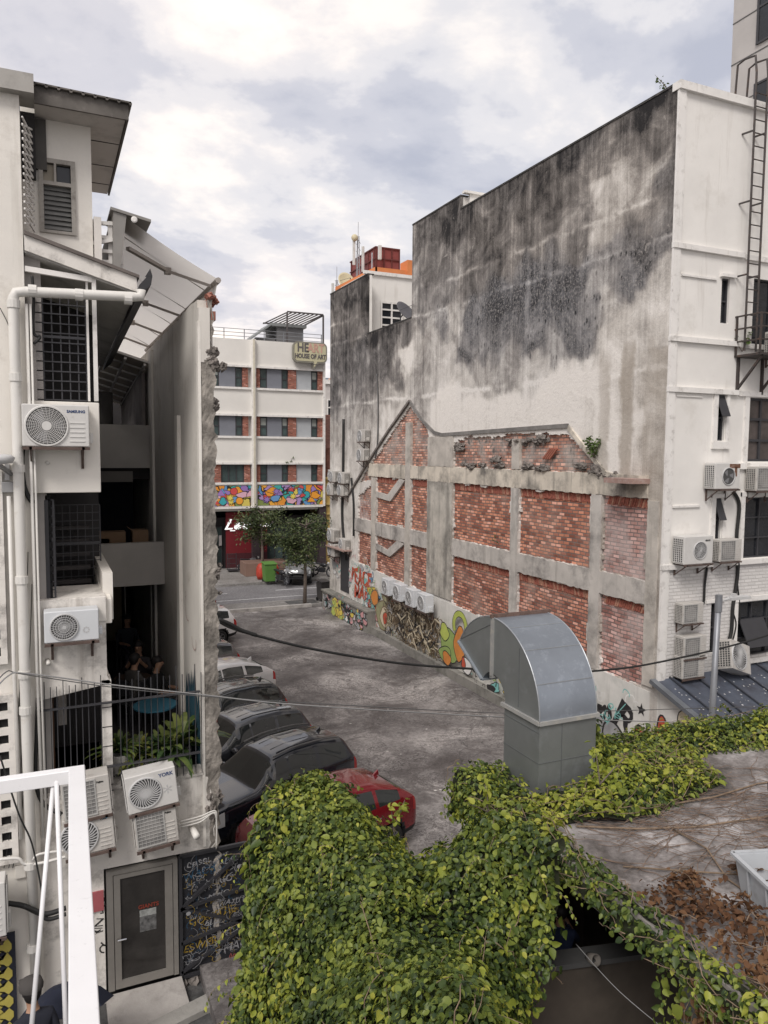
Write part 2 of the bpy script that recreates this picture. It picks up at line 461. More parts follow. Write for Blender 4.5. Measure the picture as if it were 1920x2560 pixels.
m_beam2 = mat('beam_cement', (.52, .49, .455), .9, var=.16, scale=1.2, dirt=((.15, .14, .135), .52, 1.1), streak=((.13, .12, .11), .42, 3), bump=.3, bscale=14)
m_edge = mat('torn_plaster', (.19, .17, .155), .95, var=.45, scale=8, dirt=((.08, .07, .06), .4, 3), bump=.9, bscale=12)
m_dark = mat('dark_glass', (.018, .02, .024), .12, var=.3, spec=.5)
m_frame_d = mat('dark_frame', (.045, .045, .05), .5)
m_black = mat('black_void', (.012, .012, .013), .9)
m_dkmetal = mat('dark_steel', (.05, .042, .04), .55, dirt=((.14, .07, .04), .35, 9))
m_slab = mat('brown_stain', (.33, .22, .19), .9, dirt=((.5, .45, .42), .4, 9))

def wall_mat():
    mt = bpy.data.materials.new('stained_plaster'); mt.use_nodes = True
    nt = mt.node_tree; b = nt.nodes['Principled BSDF']; L = nt.links.new
    b.inputs['Roughness'].default_value = .92; b.inputs['Specular IOR Level'].default_value = .15
    g = nt.nodes.new('ShaderNodeNewGeometry'); at = nt.nodes.new('ShaderNodeAttribute'); at.attribute_name = 'grime'
    sp = nt.nodes.new('ShaderNodeSeparateColor'); L(at.outputs['Color'], sp.inputs[0])
    def nz(sc, det, ro, sx=None, dist=0):
        v = g.outputs['Position']
        if sx:
            mp = nt.nodes.new('ShaderNodeMapping'); mp.inputs['Scale'].default_value = sx; L(v, mp.inputs[0]); v = mp.outputs[0]
        n = nt.nodes.new('ShaderNodeTexNoise'); n.inputs['Scale'].default_value = sc; n.inputs['Detail'].default_value = det; n.inputs['Roughness'].default_value = ro
        n.inputs['Distortion'].default_value = dist; L(v, n.inputs['Vector']); return n.outputs['Fac']
    def mth(op, a, c, d=None):
        n = nt.nodes.new('ShaderNodeMath'); n.operation = op
        for i, x in enumerate((a, c, d)):
            if x is None: continue
            if isinstance(x, (int, float)): n.inputs[i].default_value = x
            else: L(x, n.inputs[i])
        return n.outputs[0]
    def ramp(f, stops, ease=False):
        n = nt.nodes.new('ShaderNodeValToRGB'); cr = n.color_ramp
        if ease: cr.interpolation = 'EASE'
        while len(cr.elements) < len(stops): cr.elements.new(.5)
        for e, (p, c) in zip(cr.elements, stops): e.position = p; e.color = (*c, 1)
        L(f, n.inputs[0]); return n.outputs[0]
    def mix(f, a, c, bt='MIX'):
        n = nt.nodes.new('ShaderNodeMixRGB'); n.blend_type = bt
        L(f, n.inputs[0]) if not isinstance(f, float) else setattr(n.inputs[0], 'default_value', f)
        L(a, n.inputs[1])
        if isinstance(c, tuple): n.inputs[2].default_value = (*c, 1)
        else: L(c, n.inputs[2])
        return n.outputs[0]
    dark, tone, spot = sp.outputs[0], sp.outputs[1], sp.outputs[2]
    streak = nz(1, 7, .68, (3.6, 3.6, .16)); fine_streak = nz(1, 5, .7, (11, 11, .45)); blot = nz(1.1, 9, .68, None, .5); grit = nz(26, 5, .75)
    w = mth('ADD', mth('MULTIPLY', mth('SUBTRACT', streak, .5), .85), mth('ADD', mth('MULTIPLY', mth('SUBTRACT', fine_streak, .5), .55), mth('ADD', mth('MULTIPLY', mth('SUBTRACT', blot, .5), 1.8), mth('MULTIPLY', mth('SUBTRACT', grit, .5), .55))))
    d = mth('ADD', mth('SUBTRACT', mth('MULTIPLY', dark, 1.0), .045), mth('MULTIPLY', w, mth('MULTIPLY_ADD', dark, .6, .38)))
    warm = ramp(d, [(.04, (.78, .745, .70)), (.22, (.60, .565, .52)), (.42, (.36, .33, .30)), (.62, (.195, .178, .165)), (.82, (.105, .095, .088)), (1, (.03, .028, .028))])
    cool = ramp(d, [(.02, (.66, .65, .64)), (.22, (.47, .465, .46)), (.42, (.26, .255, .26)), (.62, (.135, .134, .14)), (.82, (.06, .06, .065)), (1, (.025, .025, .028))])
    out = mix(tone, warm, cool)
    out = mix(mth('MULTIPLY', at.outputs['Alpha'], .75), out, (.36, .315, .265))
    # salt-and-pepper pitting where plaster has gone mouldy
    v1 = nt.nodes.new('ShaderNodeTexVoronoi'); v1.inputs['Scale'].default_value = 4.2
    mp = nt.nodes.new('ShaderNodeMapping'); mp.inputs['Scale'].default_value = (1, 1.5, .75); L(g.outputs['Position'], mp.inputs[0]); L(mp.outputs[0], v1.inputs['Vector'])
    sel = mth('MULTIPLY', ramp(v1.outputs['Distance'], [(.16, (1,)*3), (.30, (0,)*3)]), ramp(nz(2.2, 5, .7), [(.42, (0,)*3), (.50, (1,)*3)]))
    out = mix(mth('MULTIPLY', sel, mth('MULTIPLY', spot, 1.0)), out, (.016, .017, .02))
    pale = mth('MULTIPLY', ramp(nz(13, 6, .85), [(.52, (0,)*3), (.57, (1,)*3)]), mth('MULTIPLY', spot, .7))
    out = mix(pale, out, (.36, .34, .325))
    # ragged pale flakes
    fl = ramp(nz(2.2, 10, .74, (1, 1, 1.0), 1.0), [(.635, (0,)*3), (.65, (.85,)*3)])
    out = mix(mth('MULTIPLY', fl, ramp(dark, [(.3, (0,)*3), (.6, (.75,)*3)])), out, (.42, .39, .36))
    # hairline cracks and thin mud stains
    cr_ = nz(1.1, 9, .6, None, 1.6)
    out = mix(ramp(cr_, [(.496, (0,)*3), (.4995, (.45,)*3), (.503, (0,)*3)]), out, (.1, .09, .085))
    L(out, b.inputs['Base Color'])
    bn = nt.nodes.new('ShaderNodeBump'); bn.inputs['Strength'].default_value = .55; bn.inputs['Distance'].default_value = .03
    hh = mth('ADD', nz(9, 8, .7), mth('MULTIPLY', blot, 1.5)); L(hh, bn.inputs['Height']); L(bn.outputs[0], b.inputs['Normal'])
    return mt
m_wall = wall_mat()

# how dark and how cool the stains are, read off the real wall: (photo x, photo y, dark, cool, pitted)
S_ = 1.1573
SAMP = [(1460,215,.95,.3,0),(1400,235,.98,.3,0),(1250,320,.95,.3,0),(1100,400,.85,.2,0),(1000,455,.9,.2,0),(1435,290,.75,0,.2),(1380,300,.72,0,0),(1300,350,.72,0,0),
 (1250,380,.78,0,0),(1200,420,.8,0,0),(1130,440,.78,0,0),(1050,490,.8,0,0),(1315,400,.34,0,0),(1318,460,.36,0,0),(1400,380,.5,0,0),(1440,400,.75,.4,.6),(1380,440,.42,0,0),(1430,420,.5,0,0),
 (1350,460,.52,0,0),(1250,500,.68,.1,.2),(1180,500,.76,0,.1),(1100,550,.8,0,.2),(1020,590,.8,.1,.2),(1400,520,.72,.6,.8),(1330,540,.66,.6,.9),(1420,510,.66,.6,.9),(1430,480,.5,.3,.5),
 (1250,580,.76,.9,1),(1150,600,.8,1,1),(1080,650,.78,1,1),(1020,690,.74,1,.9),(1200,660,.76,1,1),(1370,590,.62,.9,1),(1300,600,.45,.5,.5),(1310,650,.30,.2,.2),(1280,660,.60,.8,.9),
 (1250,720,.66,.9,.9),(1150,740,.62,.9,.8),(1060,750,.6,.8,.7),(1200,770,.42,.6,.5),(1400,620,.30,.1,.1),(1420,580,.34,.1,.2),(1380,680,.28,.1,0),(1340,700,.26,0,0),(1420,700,.22,0,0),
 (1330,760,.16,0,0),(1400,760,.30,.1,0),(1290,800,.10,0,0),(1240,830,.04,0,0),(1150,800,.24,.3,.1),(1100,810,.42,.4,.2),(1040,810,.34,.3,.1),(1000,820,.22,.2,0),(1180,860,.04,0,0),(1100,880,.02,0,0),
 (1020,880,.02,0,0),(960,870,.06,0,0),(1350,850,.18,0,0),(1400,850,.36,0,0),(1370,900,.10,0,0),(1410,950,.34,0,0),(1330,940,.05,0,0),(1400,1010,.30,0,0),(1300,980,.04,0,0),(1410,1100,.30,0,0),(1418,1180,.36,0,0),(1412,1240,.5,.2,0),
 (1405,1300,.3,.1,0),(1400,1400,.3,.1,0),(905,520,.85,.2,0),(950,500,.9,.2,0),(985,450,.95,.2,0),(920,560,.66,.2,0),(960,560,.62,.2,0),(905,620,.55,.4,.2),(970,620,.6,.4,.3),(910,680,.46,.4,.4),(960,700,.55,.7,.6),(980,680,.34,.2,.2),
 (905,750,.34,.2,.1),(940,760,.42,.3,.1),(975,760,.28,.2,.1),(940,820,.34,.3,0),(905,830,.4,.3,0),(1000,760,.6,.8,.7),(860,700,.95,.2,0),(820,720,.95,.2,0),(840,740,.78,.3,0),(870,740,.6,.3,0),(876,770,.1,0,0),(820,800,.74,.4,.1),(860,810,.62,.3,.1),
 (850,860,.34,.2,0),(815,860,.5,.3,0),(870,860,.28,.1,0),(725,640,.9,.2,0),(780,615,.95,.2,0),(730,700,.72,.1,0),(770,700,.68,.1,0),(740,760,.8,.4,.2),(780,760,.76,.5,.2),(725,820,.68,.5,.2),(765,840,.62,.5,.1),(745,900,.42,.4,0),(780,920,.40,.3,0),
 (725,950,.34,.2,0),(740,1020,.22,.2,0),(790,980,.22,.2,0),(840,920,.14,.1,0),(820,980,.2,.1,0),(745,1100,.22,.1,0),(735,1180,.25,.1,0),(760,1200,.16,.1,0),(750,1260,.16,.2,0),(850,1300,.1,.3,0),(1000,1380,.08,.5,0),(1300,1520,.10,.6,0),(1380,1560,.10,.3,0),
 (1480,1640,.06,.1,0),(960,1440,.1,.4,0),(720,1290,.3,.2,0),(1100,950,.08,0,0),(1380,1470,.10,.3,0)]
SP = np.array([[oX(a*S_, b_*S_, XW).y, oX(a*S_, b_*S_, XW).z, c, d, e] for a, b_, c, d, e in SAMP])
ZL = [oX(1157, 694, XW).z, oX(1300, 640, XW).z-.9, oX(1150, 985, XW).z]
def grime(Y, Z):
    out = np.zeros((len(Y), 3)); W = np.zeros(len(Y))
    nv = np.array([noise.noise_vector(Vector((y*.9, z*.9, 2)))*.55+noise.noise_vector(Vector((y*3.1, z*3.1, 7)))*.22+noise.noise_vector(Vector((y*8, z*8, 5)))*.10 for y, z in zip(Y, Z)])
    Y2 = Y+nv[:, 0]*.8; Z2 = Z+nv[:, 1]*1.1
    for y, z, a, b_, c in SP:
        w = 1.0/(((Y2-y)*.9)**2+(Z2-z)**2+.03)**2.7
        W += w; out += w[:, None]*np.array([a, b_, c])
    out = out/W[:, None]
    # pale seams where pours meet, tan washes down the near edge
    for z0 in ZL:
        d_ = abs(Z+nv[:, 1]*.22-z0-.012*(Y-14)); s_ = np.clip(1-d_/.09, 0, 1)*np.clip(.5+nv[:, 0]*3, 0, 1); out[:, 0] -= .42*s_
    for y0 in (19.2, 26.9, 23.3, 16.3):
        d_ = abs(Y+nv[:, 0]*.15-y0); out[:, 0] -= .25*np.clip(1-d_/.16, 0, 1)*np.clip(.45+nv[:, 1]*2.5, 0, 1)*(Z > 9.5)
    tan = np.clip((10.6-Z+nv[:, 1])/.5, 0, 1)*np.clip(1.25-abs(Y-14.9)/1.3, 0, 1)*np.clip(.5+2.2*np.sin(Y*7.3+nv[:, 0]*2), 0, 1)
    tan = np.maximum(tan, .75*np.clip((14.6-Y)/.6, 0, 1)*(Z < 10.5)*np.clip(.7+nv[:, 0]*2, 0, 1))
    return np.concatenate([out, tan[:, None]], 1)

# openings in the plaster where brick shows (y, z)
zb1, zt1, zb2, zt2 = 6.95, 7.5, 4.36, 4.94
def zlow(y): return 2.28+(y-14)*.031
BR = {}
BR['gable'] = [(33.0, 6.1), (31.6, 7.2), (30.0, 8.1), (28.4, 9.1), (27.1, 9.85), (26.1, 9.2), (25.5, 8.75), (25.5, zt1), (32.3, zt1-.9)]
BR['attic'] = [(23.5, 8.42), (22.4, 8.6), (21.0, 8.5), (19.8, 8.66), (18.3, 8.55), (17.1, 8.55), (16.2, 7.95), (15.6, zt1), (23.55, zt1)]
for nm, (a, b_) in dict(far=(32.5, 30.92), left=(30.4, 27.45), narrow=(26.95, 25.5)).items(): pass
PAN = [(32.5, 30.92), (30.4, 27.45), (26.95, 25.5), (23.53, 19.85), (19.4, 16.05), (15.6, 13.98)]
def inpoly(Y, Z, poly):
    r_ = np.zeros(len(Y), bool); n = len(poly)
    for i in range(n):
        y0, z0 = poly[i]; y1, z1 = poly[(i+1) % n]
        c = ((z0 > Z) != (z1 > Z)) & (Y < (y1-y0)*(Z-z0)/((z1-z0) or 1e-9)+y0); r_ ^= c
    return r_
polys = [BR['gable'], BR['attic']]
for i, (a, b_) in enumerate(PAN):
    top = zb1 if i else 6.6
    rag = .0 if i < 5 else .25
    polys.append([(a, zt2), (a, top if i else 6.0), (b_, top), (b_+.05-rag*.2, 6.2), (b_+rag*.3, 5.4), (b_-rag*.2, zt2)])
    polys.append([(a, zlow(a)), (a, zb2), (b_, zb2), (b_, zlow(b_))])

def wall_block(name, y0, y1, z0, z1, parent, st=.075, holes=True, toplines=None):
    ny = max(2, int(round((y1-y0)/st))); nz_ = max(2, int(round((z1-z0)/st)))
    ys = np.linspace(y0, y1, ny+1); zs = np.linspace(z0, z1, nz_+1)
    YY, ZZ = np.meshgrid(ys, zs); Yf, Zf = YY.ravel(), ZZ.ravel()
    jit = nrs.uniform(-.028, .028, (len(Yf), 2)); inner = (Yf > y0+.01) & (Yf < y1-.01) & (Zf > z0+.01) & (Zf < z1-.01)
    jit[~inner] = 0
    if not holes: jit[:] = 0
    V = np.stack([np.full(len(Yf), XW), Yf+jit[:, 0], Zf+jit[:, 1]], 1)
    idx = np.arange(len(Yf)).reshape(nz_+1, ny+1)
    F = np.stack([idx[:-1, :-1], idx[:-1, 1:], idx[1:, 1:], idx[1:, :-1]], -1).reshape(-1, 4)
    cy = (ys[:-1]+ys[1:])/2; cz = (zs[:-1]+zs[1:])/2; CY, CZ = np.meshgrid(cy, cz); CY, CZ = CY.ravel(), CZ.ravel()
    keep = np.ones(len(F), bool)
    if toplines is not None: keep &= CZ < toplines(CY)
    if holes:
        wob = np.array([noise.noise(Vector((y*1.7, z*1.7, 3.1)))+.6*noise.noise(Vector((y*5, z*5, 1.1))) for y, z in zip(CY, CZ)])*.07
        wob2 = np.array([noise.noise(Vector((y*1.7, z*1.7, 9.1))) for y, z in zip(CY, CZ)])*.07
        for p in polys: keep &= ~inpoly(CY+wob, CZ+wob2, p)
    F = F[keep]
    used = np.unique(F); mp = -np.ones(len(V), int); mp[used] = np.arange(len(used)); V = V[used]; F = mp[F]
    # thickness of the plaster round every broken edge
    e = np.concatenate([F[:, [0, 1]], F[:, [1, 2]], F[:, [2, 3]], F[:, [3, 0]]]); es = np.sort(e, 1)
    key = es[:, 0].astype(np.int64)*len(V)+es[:, 1]; _, ix, ct = np.unique(key, return_index=True, return_counts=True)
    be = e[ix[ct == 1]]; bv = np.unique(be); m2 = -np.ones(len(V), int); m2[bv] = np.arange(len(bv))+len(V)
    V2 = V[bv].copy(); V2[:, 0] += .08
    F2 = np.stack([be[:, 1], be[:, 0], m2[be[:, 0]], m2[be[:, 1]]], 1)
    VV = np.concatenate([V, V2]); FF = np.concatenate([F, F2])
    g = grime(VV[:, 1], VV[:, 2]); 
    o = build_mesh(name, VV, [tuple(int(i) for i in f) for f in FF], m_wall, parent, fix=False)
    a = o.data.color_attributes.new('grime', 'FLOAT_COLOR', 'POINT')
    a.data.foreach_set('color', g.ravel())
    return o

shop = thing('stained_shophouse', (18, 20, 0), 'tall shophouse with black-stained side wall, old brick panels and white rear face', 'building')
ZA, ZB, ZC, ZD = 16.33, 16.78, 13.25, 15.85
wall_block('side_wall', 13.46, 23.32, .0, ZA, shop)
wall_block('side_wall', 23.32, 27.05, .0, ZB, shop)
wall_block('side_wall', 27.05, 31.5, .0, ZC, shop)
wall_block('side_wall', 31.5, 36.33, .0, ZD, shop)
# core behind the plaster
o = MB()
xb = XW+.081
o.box(xb+.02, 26, 13.62, 23.3, -.3, ZA-.02); o.box(xb+.02, 26, 23.3, 27.03, -.3, ZB-.02); o.box(xb+.02, 26, 27.03, 31.5, -.3, 10); o.box(xb+.02, XW+.3, 27.03, 31.5, 10, ZC-.02); o.box(xb+.02, XW+.2, 31.52, 36.3, -.3, ZD-.02); o.box(XW+.2, 20, 32.33, 36.3, -.3, 10)
o.build('building_core', m_white2, shop)
for a, b_, c in ((13.6, 23.3, ZA), (23.3, 27.05, ZB), (27.05, 31.5, ZC), (31.5, 36.35, ZD)): MB().box(XW-.02, XW+.3, a, b_, c, c+.05).build('parapet_capping', mat('black_coping', (.05, .048, .046), .9, var=.3, dirt=((.2, .18, .17), .3, 3)), shop)
o = MB(); o.box(XW+.3, 15.6, 23.2, 23.3, ZA-.3, ZB+.1, 0); o.box(XW+.05, 15.7, 23.12, 23.32, ZB+.08, ZB+.16); o.build('stair_tower_end', m_white, shop)

# brick panels behind the plaster
bm1 = brick_mat('red_brick', (.56, .235, .145), (.38, .145, .10), (.17, .14, .125), var=.5, white=((.50, .38, .32), 1.1, .48, .38))
bm2 = brick_mat('brown_red_brick', (.52, .23, .155), (.37, .14, .10), (.13, .105, .095), var=.5, white=((.50, .38, .32), 1.3, .45, .42))
bm3 = brick_mat('pale_pink_brick', (.52, .28, .24), (.42, .20, .17), (.14, .11, .10), var=.35, white=((.52, .44, .42), 1.0, .38, .7))
bm4 = brick_mat('whitewashed_brick', (.46, .22, .16), (.38, .15, .11), (.18, .15, .14), var=.3, white=((.62, .58, .56), 1.0, .40, .9))
bm5 = brick_mat('attic_brick', (.60, .31, .22), (.47, .21, .15), (.20, .165, .15), var=.4, white=((.42, .39, .36), 1.6, .42, .8), grime=.56)
sold = [brick_mat('soldier_brick', (.36, .12, .08), (.24, .08, .06), (.10, .08, .07), bw=.3, bh=.095, var=.4)]
def brick_panel(poly, mt):
    o = MB(); o.poly([(xb-.006, y, z) for y, z in poly]); o.build('brick_panel', mt, shop, fix=False)
o = MB(); o.poly([(xb-.009, y, z) for y, z in [(33.6, 5.8), (33.5, 6.4), (27.05, 10.1), (25.3, 8.95), (25.3, 7.0), (30.95, 7.0), (30.95, 5.8)]]); o.build('brick_panel', bm5, shop, fix=False)
brick_panel([(23.7, 8.75), (16.9, 8.75), (15.3, 7.4), (23.7, 7.4)], bm5)
cols_ = [bm4, bm1, bm1, bm1, bm1, bm3]; cols2 = [bm2, bm2, bm2, bm2, bm2, bm3]
for i, (a, b_) in enumerate(PAN):
    brick_panel([(a+.15, zt2-.1), (a+.15, zb1+.1 if i else 6.7), (b_-.2, zb1+.1), (b_-.2, zt2-.1)], cols_[i])
    brick_panel([(a+.15, zlow(a)-.15), (a+.15, zb2+.1), (b_-.2, zb2+.1), (b_-.2, zlow(b_)-.15)], cols2[i])
# leaning soldier course under each beam: real bricks, tilted
m_sb = [mat('loose_brick_red', (.30, .10, .07), .9, var=.4, scale=14), mat('loose_brick_pale', (.40, .20, .14), .9, var=.35, scale=14)]
for i, (a, b_) in enumerate(PAN):
    for zt in (zb1, zb2):
        if i == 0 and zt == zb1: continue
        if i < 3 and zt == zb2: continue
        o = MB(); y = b_+.06; lean = .05 if i != 5 else -.07
        hh = .21
        while y < a-.08:
            j = rnd.uniform(-.015, .015); mi = 1 if rnd.random() < .3 else 0
            zz = zt-.03+rnd.uniform(-.012, .012)
            o.prism([(xb-.03, y, zz-hh), (xb-.03, y+.062, zz-hh), (xb-.03, y+.062+lean+j, zz), (xb-.03, y+lean+j, zz)], (.024+rnd.uniform(0, .012), 0, 0), mi)
            y += .078
        o.build('soldier_course', m_sb, shop, fix=False)

# concrete frame: beams and columns a little proud of the plaster
def slab(y0, y1, z0, z1, mt, name, pr=.03, wob=.02):
    """ragged-edged concrete strip on the wall"""
    n = max(2, int(max(abs(y1-y0), abs(z1-z0))/.12)); hor = abs(y1-y0) > abs(z1-z0)
    A, B = [], []
    for k in range(n+1):
        t = k/n
        if hor: y = y0+(y1-y0)*t; A.append((y, z0+rnd.uniform(-wob, wob))); B.append((y, z1+rnd.uniform(-wob, wob)))
        else: z = z0+(z1-z0)*t; A.append((y0+rnd.uniform(-wob, wob), z)); B.append((y1+rnd.uniform(-wob, wob), z))
    o = MB(); v = [(XW-pr, y, z) for y, z in A]+[(XW-pr, y, z) for y, z in B]+[(XW+.07, y, z) for y, z in A]+[(XW+.07, y, z) for y, z in B]
    m_ = n+1; f = []
    for k in range(n):
        f += [(k, k+1, m_+k+1, m_+k), (k, 2*m_+k, 2*m_+k+1, k+1), (m_+k, m_+k+1, 3*m_+k+1, 3*m_+k)]
    f += [(0, m_, 3*m_, 2*m_), (n, 2*m_+n, 3*m_+n, m_+n)]
    o.add(v, f); return o.build(name, mt, shop)
slab(14.0, 25.5, zb1, zt1, m_beam, 'beam'); slab(27.1, 31.3, zb1, zt1, m_beam, 'beam', .028)
slab(25.5, 27.1, zb1+.05, zt1-.02, m_beam, 'beam', .028)
slab(13.9, 23.5, zb2, zt2, m_beam2, 'beam', .032); slab(23.5, 32.9, zb2, zt2, m_beam2, 'beam', .028)
for (y0, y1, z0, z1, mt) in [(30.42, 30.9, 2.8, 6.9, m_conc), (26.97, 27.43, 2.7, 9.2, m_conc), (19.42, 19.83, 2.45, 6.94, m_beam2), (15.62, 16.03, 2.3, 6.94, m_beam2), (19.42, 19.83, 7.52, 8.45, m_conc), (13.6, 13.96, 2.4, 6.9, m_conc)]:
    slab(y0, y1, z0, z1, mt, 'column', .036, .012)
slab(23.55, 25.48, 2.7, zb1-.01, mat('column_mould', (.50, .47, .42), .9, var=.2, dirt=((.04, .038, .036), .62, .55), streak=((.05, .05, .048), .5, 1.6), bump=.3), 'column', .04, .02)
slab(23.55, 25.48, zt1+.01, 8.6, m_conc, 'column', .038, .015)
# cement render patches, stair-shaped scars, a ledge, clumps of torn cement
for pts in ([(30.4, 6.05), (28.9, 5.95), (27.5, 6.88), (28.0, 6.95), (29.2, 6.2), (30.4, 6.3)], [(30.4, 3.75), (28.9, 3.6), (27.5, 4.3), (28.2, 4.36), (29.2, 3.85), (30.4, 4.0)]):
    MB().prism([(XW-.02, y, z) for y, z in pts], (.09, 0, 0)).build('stair_scar', m_beam2, shop)
o = MB(); o.prism([(XW-.55, 14.95, 7.3), (XW-.55, 13.95, 7.3), (XW-.55, 13.95, 7.42), (XW-.55, 14.95, 7.42)], (.56, 0, 0)); o.build('broken_ledge', m_slab, shop)
def rubble(name, spots, mt, parent, seed=1, rr=.12):
    rg = random.Random(seed)
    for (x, y, z, sx, sy, sz) in spots:
        o = MB()
        for k in range(10):
            bm = bmesh.new(); bmesh.ops.create_icosphere(bm, subdivisions=2, radius=1)
            c = Vector((x+rg.uniform(-sx, sx), y+rg.uniform(-sy, sy), z+rg.uniform(-sz, sz))); r_ = rg.uniform(.45, 1.2)*rr; ph = rg.random()*9
            sc = (rg.uniform(.5, 1), rg.uniform(.7, 1.5), rg.uniform(.5, 1))
            vs = []
            for v_ in bm.verts:
                q = v_.co*(1+.8*noise.noise(v_.co*1.6+Vector((ph, 0, 0)))+.5*noise.noise(v_.co*4+Vector((ph, 3, 0))))
                vs.append((c.x+q.x*r_*sc[0], c.y+q.y*r_*sc[1], c.z+q.z*r_*sc[2]))
            o.add(vs, [tuple(v_.index for v_ in f.verts) for f in bm.faces]); bm.free()
        o.build(name, mt, parent, fix=False)
rubble('cement_remnant', [(XW, 22.3, 7.62, .05, .9, .07), (XW, 20.9, 7.7, .05, .6, .12), (XW, 19.8, 8.35, .06, .9, .08), (XW, 18.2, 8.4, .05, .45, .08), (XW, 18.6, 7.62, .05, .6, .06), (XW, 16.3, 7.6, .04, .5, .1), (XW, 23.2, 8.2, .03, .3, .1), (XW, 15.5, 7.45, .04, .4, .1)], m_edge, shop, 4, .11)
o = MB()
for k in range(4): o.bar((XW-.03, 18.2-k*.1, 7.85), (XW-.03, 17.85-k*.1, 8.15), .05)
o.build('loose_tiles', mat('loose_tile', (.33, .12, .08), .8), shop)
# eave line of the vanished roof: a dark cement ridge
o = MB()
pts = [(33.6, 6.0), (31.0, 7.72), (29.0, 8.95), (27.05, 10.05)]
for a, b_ in zip(pts, pts[1:]): o.bar((XW-.03, a[0], a[1]), (XW-.03, b_[0], b_[1]), .12, .09)
o.build('roof_scar', m_edge, shop)
o = MB(); pts = [(27.05, 10.0), (25.9, 9.2), (25.0, 8.75), (24.4, 8.66), (21, 8.72), (17.1, 8.78)]
for a, b_ in zip(pts, pts[1:]): o.bar((XW-.015, a[0], a[1]), (XW-.015, b_[0], b_[1]), .07, .12)
o.build('roof_scar', mat('cement_ridge', (.20, .19, .18), .95, var=.3, scale=3), shop)
o = MB(); pts = [(17.1, 8.74), (16.3, 8.1), (15.5, 7.5), (15.0, 7.42)]
for a, b_ in zip(pts, pts[1:]): o.bar((XW-.01, a[0], a[1]), (XW-.01, b_[0], b_[1]), .08, .12)
o.build('roof_scar', m_wall if False else m_beam, shop)
# plinth along the foot of the wall and a mossy gutter
o = MB(); o.box(XW-.28, XW+.05, 13.5, 33.6, -.05, .32); o.box(XW-.42, XW-.001, 30.3, 36.3, -.04, .92); o.box(XW-.48, XW+.02, 30.3, 36.35, .92, 1.0)
o.build('plinth', mat('mossy_cement', (.24, .23, .21), .95, dirt=((.07, .075, .06), .45, 1.6), streak=((.05, .05, .045), .35, 2)), shop)
m_band = mat('chalky_render', (.68, .665, .63), .85, var=.08, dirt=((.33, .36, .33), .3, .9), streak=((.28, .27, .25), .3, 2.2))
o = MB()
pl = [(XW-.012, 13.7, .3), (XW-.012, 13.7, zlow(13.7)), (XW-.012, 33.4, zlow(33.4)), (XW-.012, 33.4, .3)]
o.prism(pl, (.02, 0, 0)); o.build('painted_dado', m_band, shop)

# ---- graffiti on the foot of the wall
pal = [mat('spray_'+n, c, .6, var=.12) for n, c in dict(white=(.72, .71, .69), black=(.03, .028, .03), red=(.50, .09, .05), orange=(.62, .24, .06), green=(.28, .38, .12), lime=(.45, .52, .12), teal=(.22, .50, .47), yellow=(.66, .52, .10), brown=(.17, .125, .08), grey=(.36, .36, .37), pink=(.62, .33, .34), blue=(.12, .26, .42), cream=(.62, .54, .40), olive=(.30, .29, .17)).items()]
WH, BK, RD, OR, GR, LM, TE, YE, BN, GY, PK, BL, CRM, OL = range(14)
def wp(y, z): return (-y, z)              # wall paint coordinates
P = Paint(frame(WALLM, (XW-.013, 0, 0)))
rg = random.Random(5)
def zone(P, y0, y1, z0, z1, n, cols, s0=.12, s1=.4, outline=BK, fillp=.5, lw=.03):
    for k in range(n):
        y = rg.uniform(y0, y1); z = rg.uniform(z0, z1); r_ = rg.uniform(s0, s1)
        if rg.random() < fillp:
            b_ = blob(*wp(y, z), r_*.9, r_*.6, rg=rg); P.fill(b_, rg.choice(cols)); P.ribbon(b_, lw, outline, True)
        else: P.ribbon(curl(*wp(y, z), r_, rg), lw*rg.uniform(.7, 1.8), rg.choice(cols+[outline]))
zone(P, 33, 36, 1.5, 3.4, 46, [PK, GY, TE, WH], .1, .35, GY, .3)
zone(P, 30.5, 33, 1.3, 3.0, 40, [TE, GR, WH, GY, BL], .08, .3, GY, .2, .022)
g1 = oX(903, 1445, XW); g2 = oX(913, 1488, XW)
P.letters('PEACE', *wp(g1.y, g1.z), .95, RD, .03, .15, 2.5); P.letters('MAN.x', *wp(g2.y, g2.z), .9, RD, .03, .1, 2.6)
P.fill([wp(31.3, 1.9), wp(30.4, 2.05), wp(30.0, 1.75), wp(30.5, 1.45), wp(31.2, 1.55)], YE); P.ribbon([wp(31.3, 1.9), wp(30.4, 2.05), wp(30.0, 1.75), wp(30.5, 1.45), wp(31.2, 1.55)], .04, BN, True)
zone(P, 29.8, 31.4, .4, 1.9, 46, [RD, OR, PK, TE, BL, WH, LM], .1, .3, BN, .5)
zone(P, 27.0, 33.0, .4, 2.3, 150, [BK, GR, GY, TE, PK], .06, .22, BK, .05, .016)
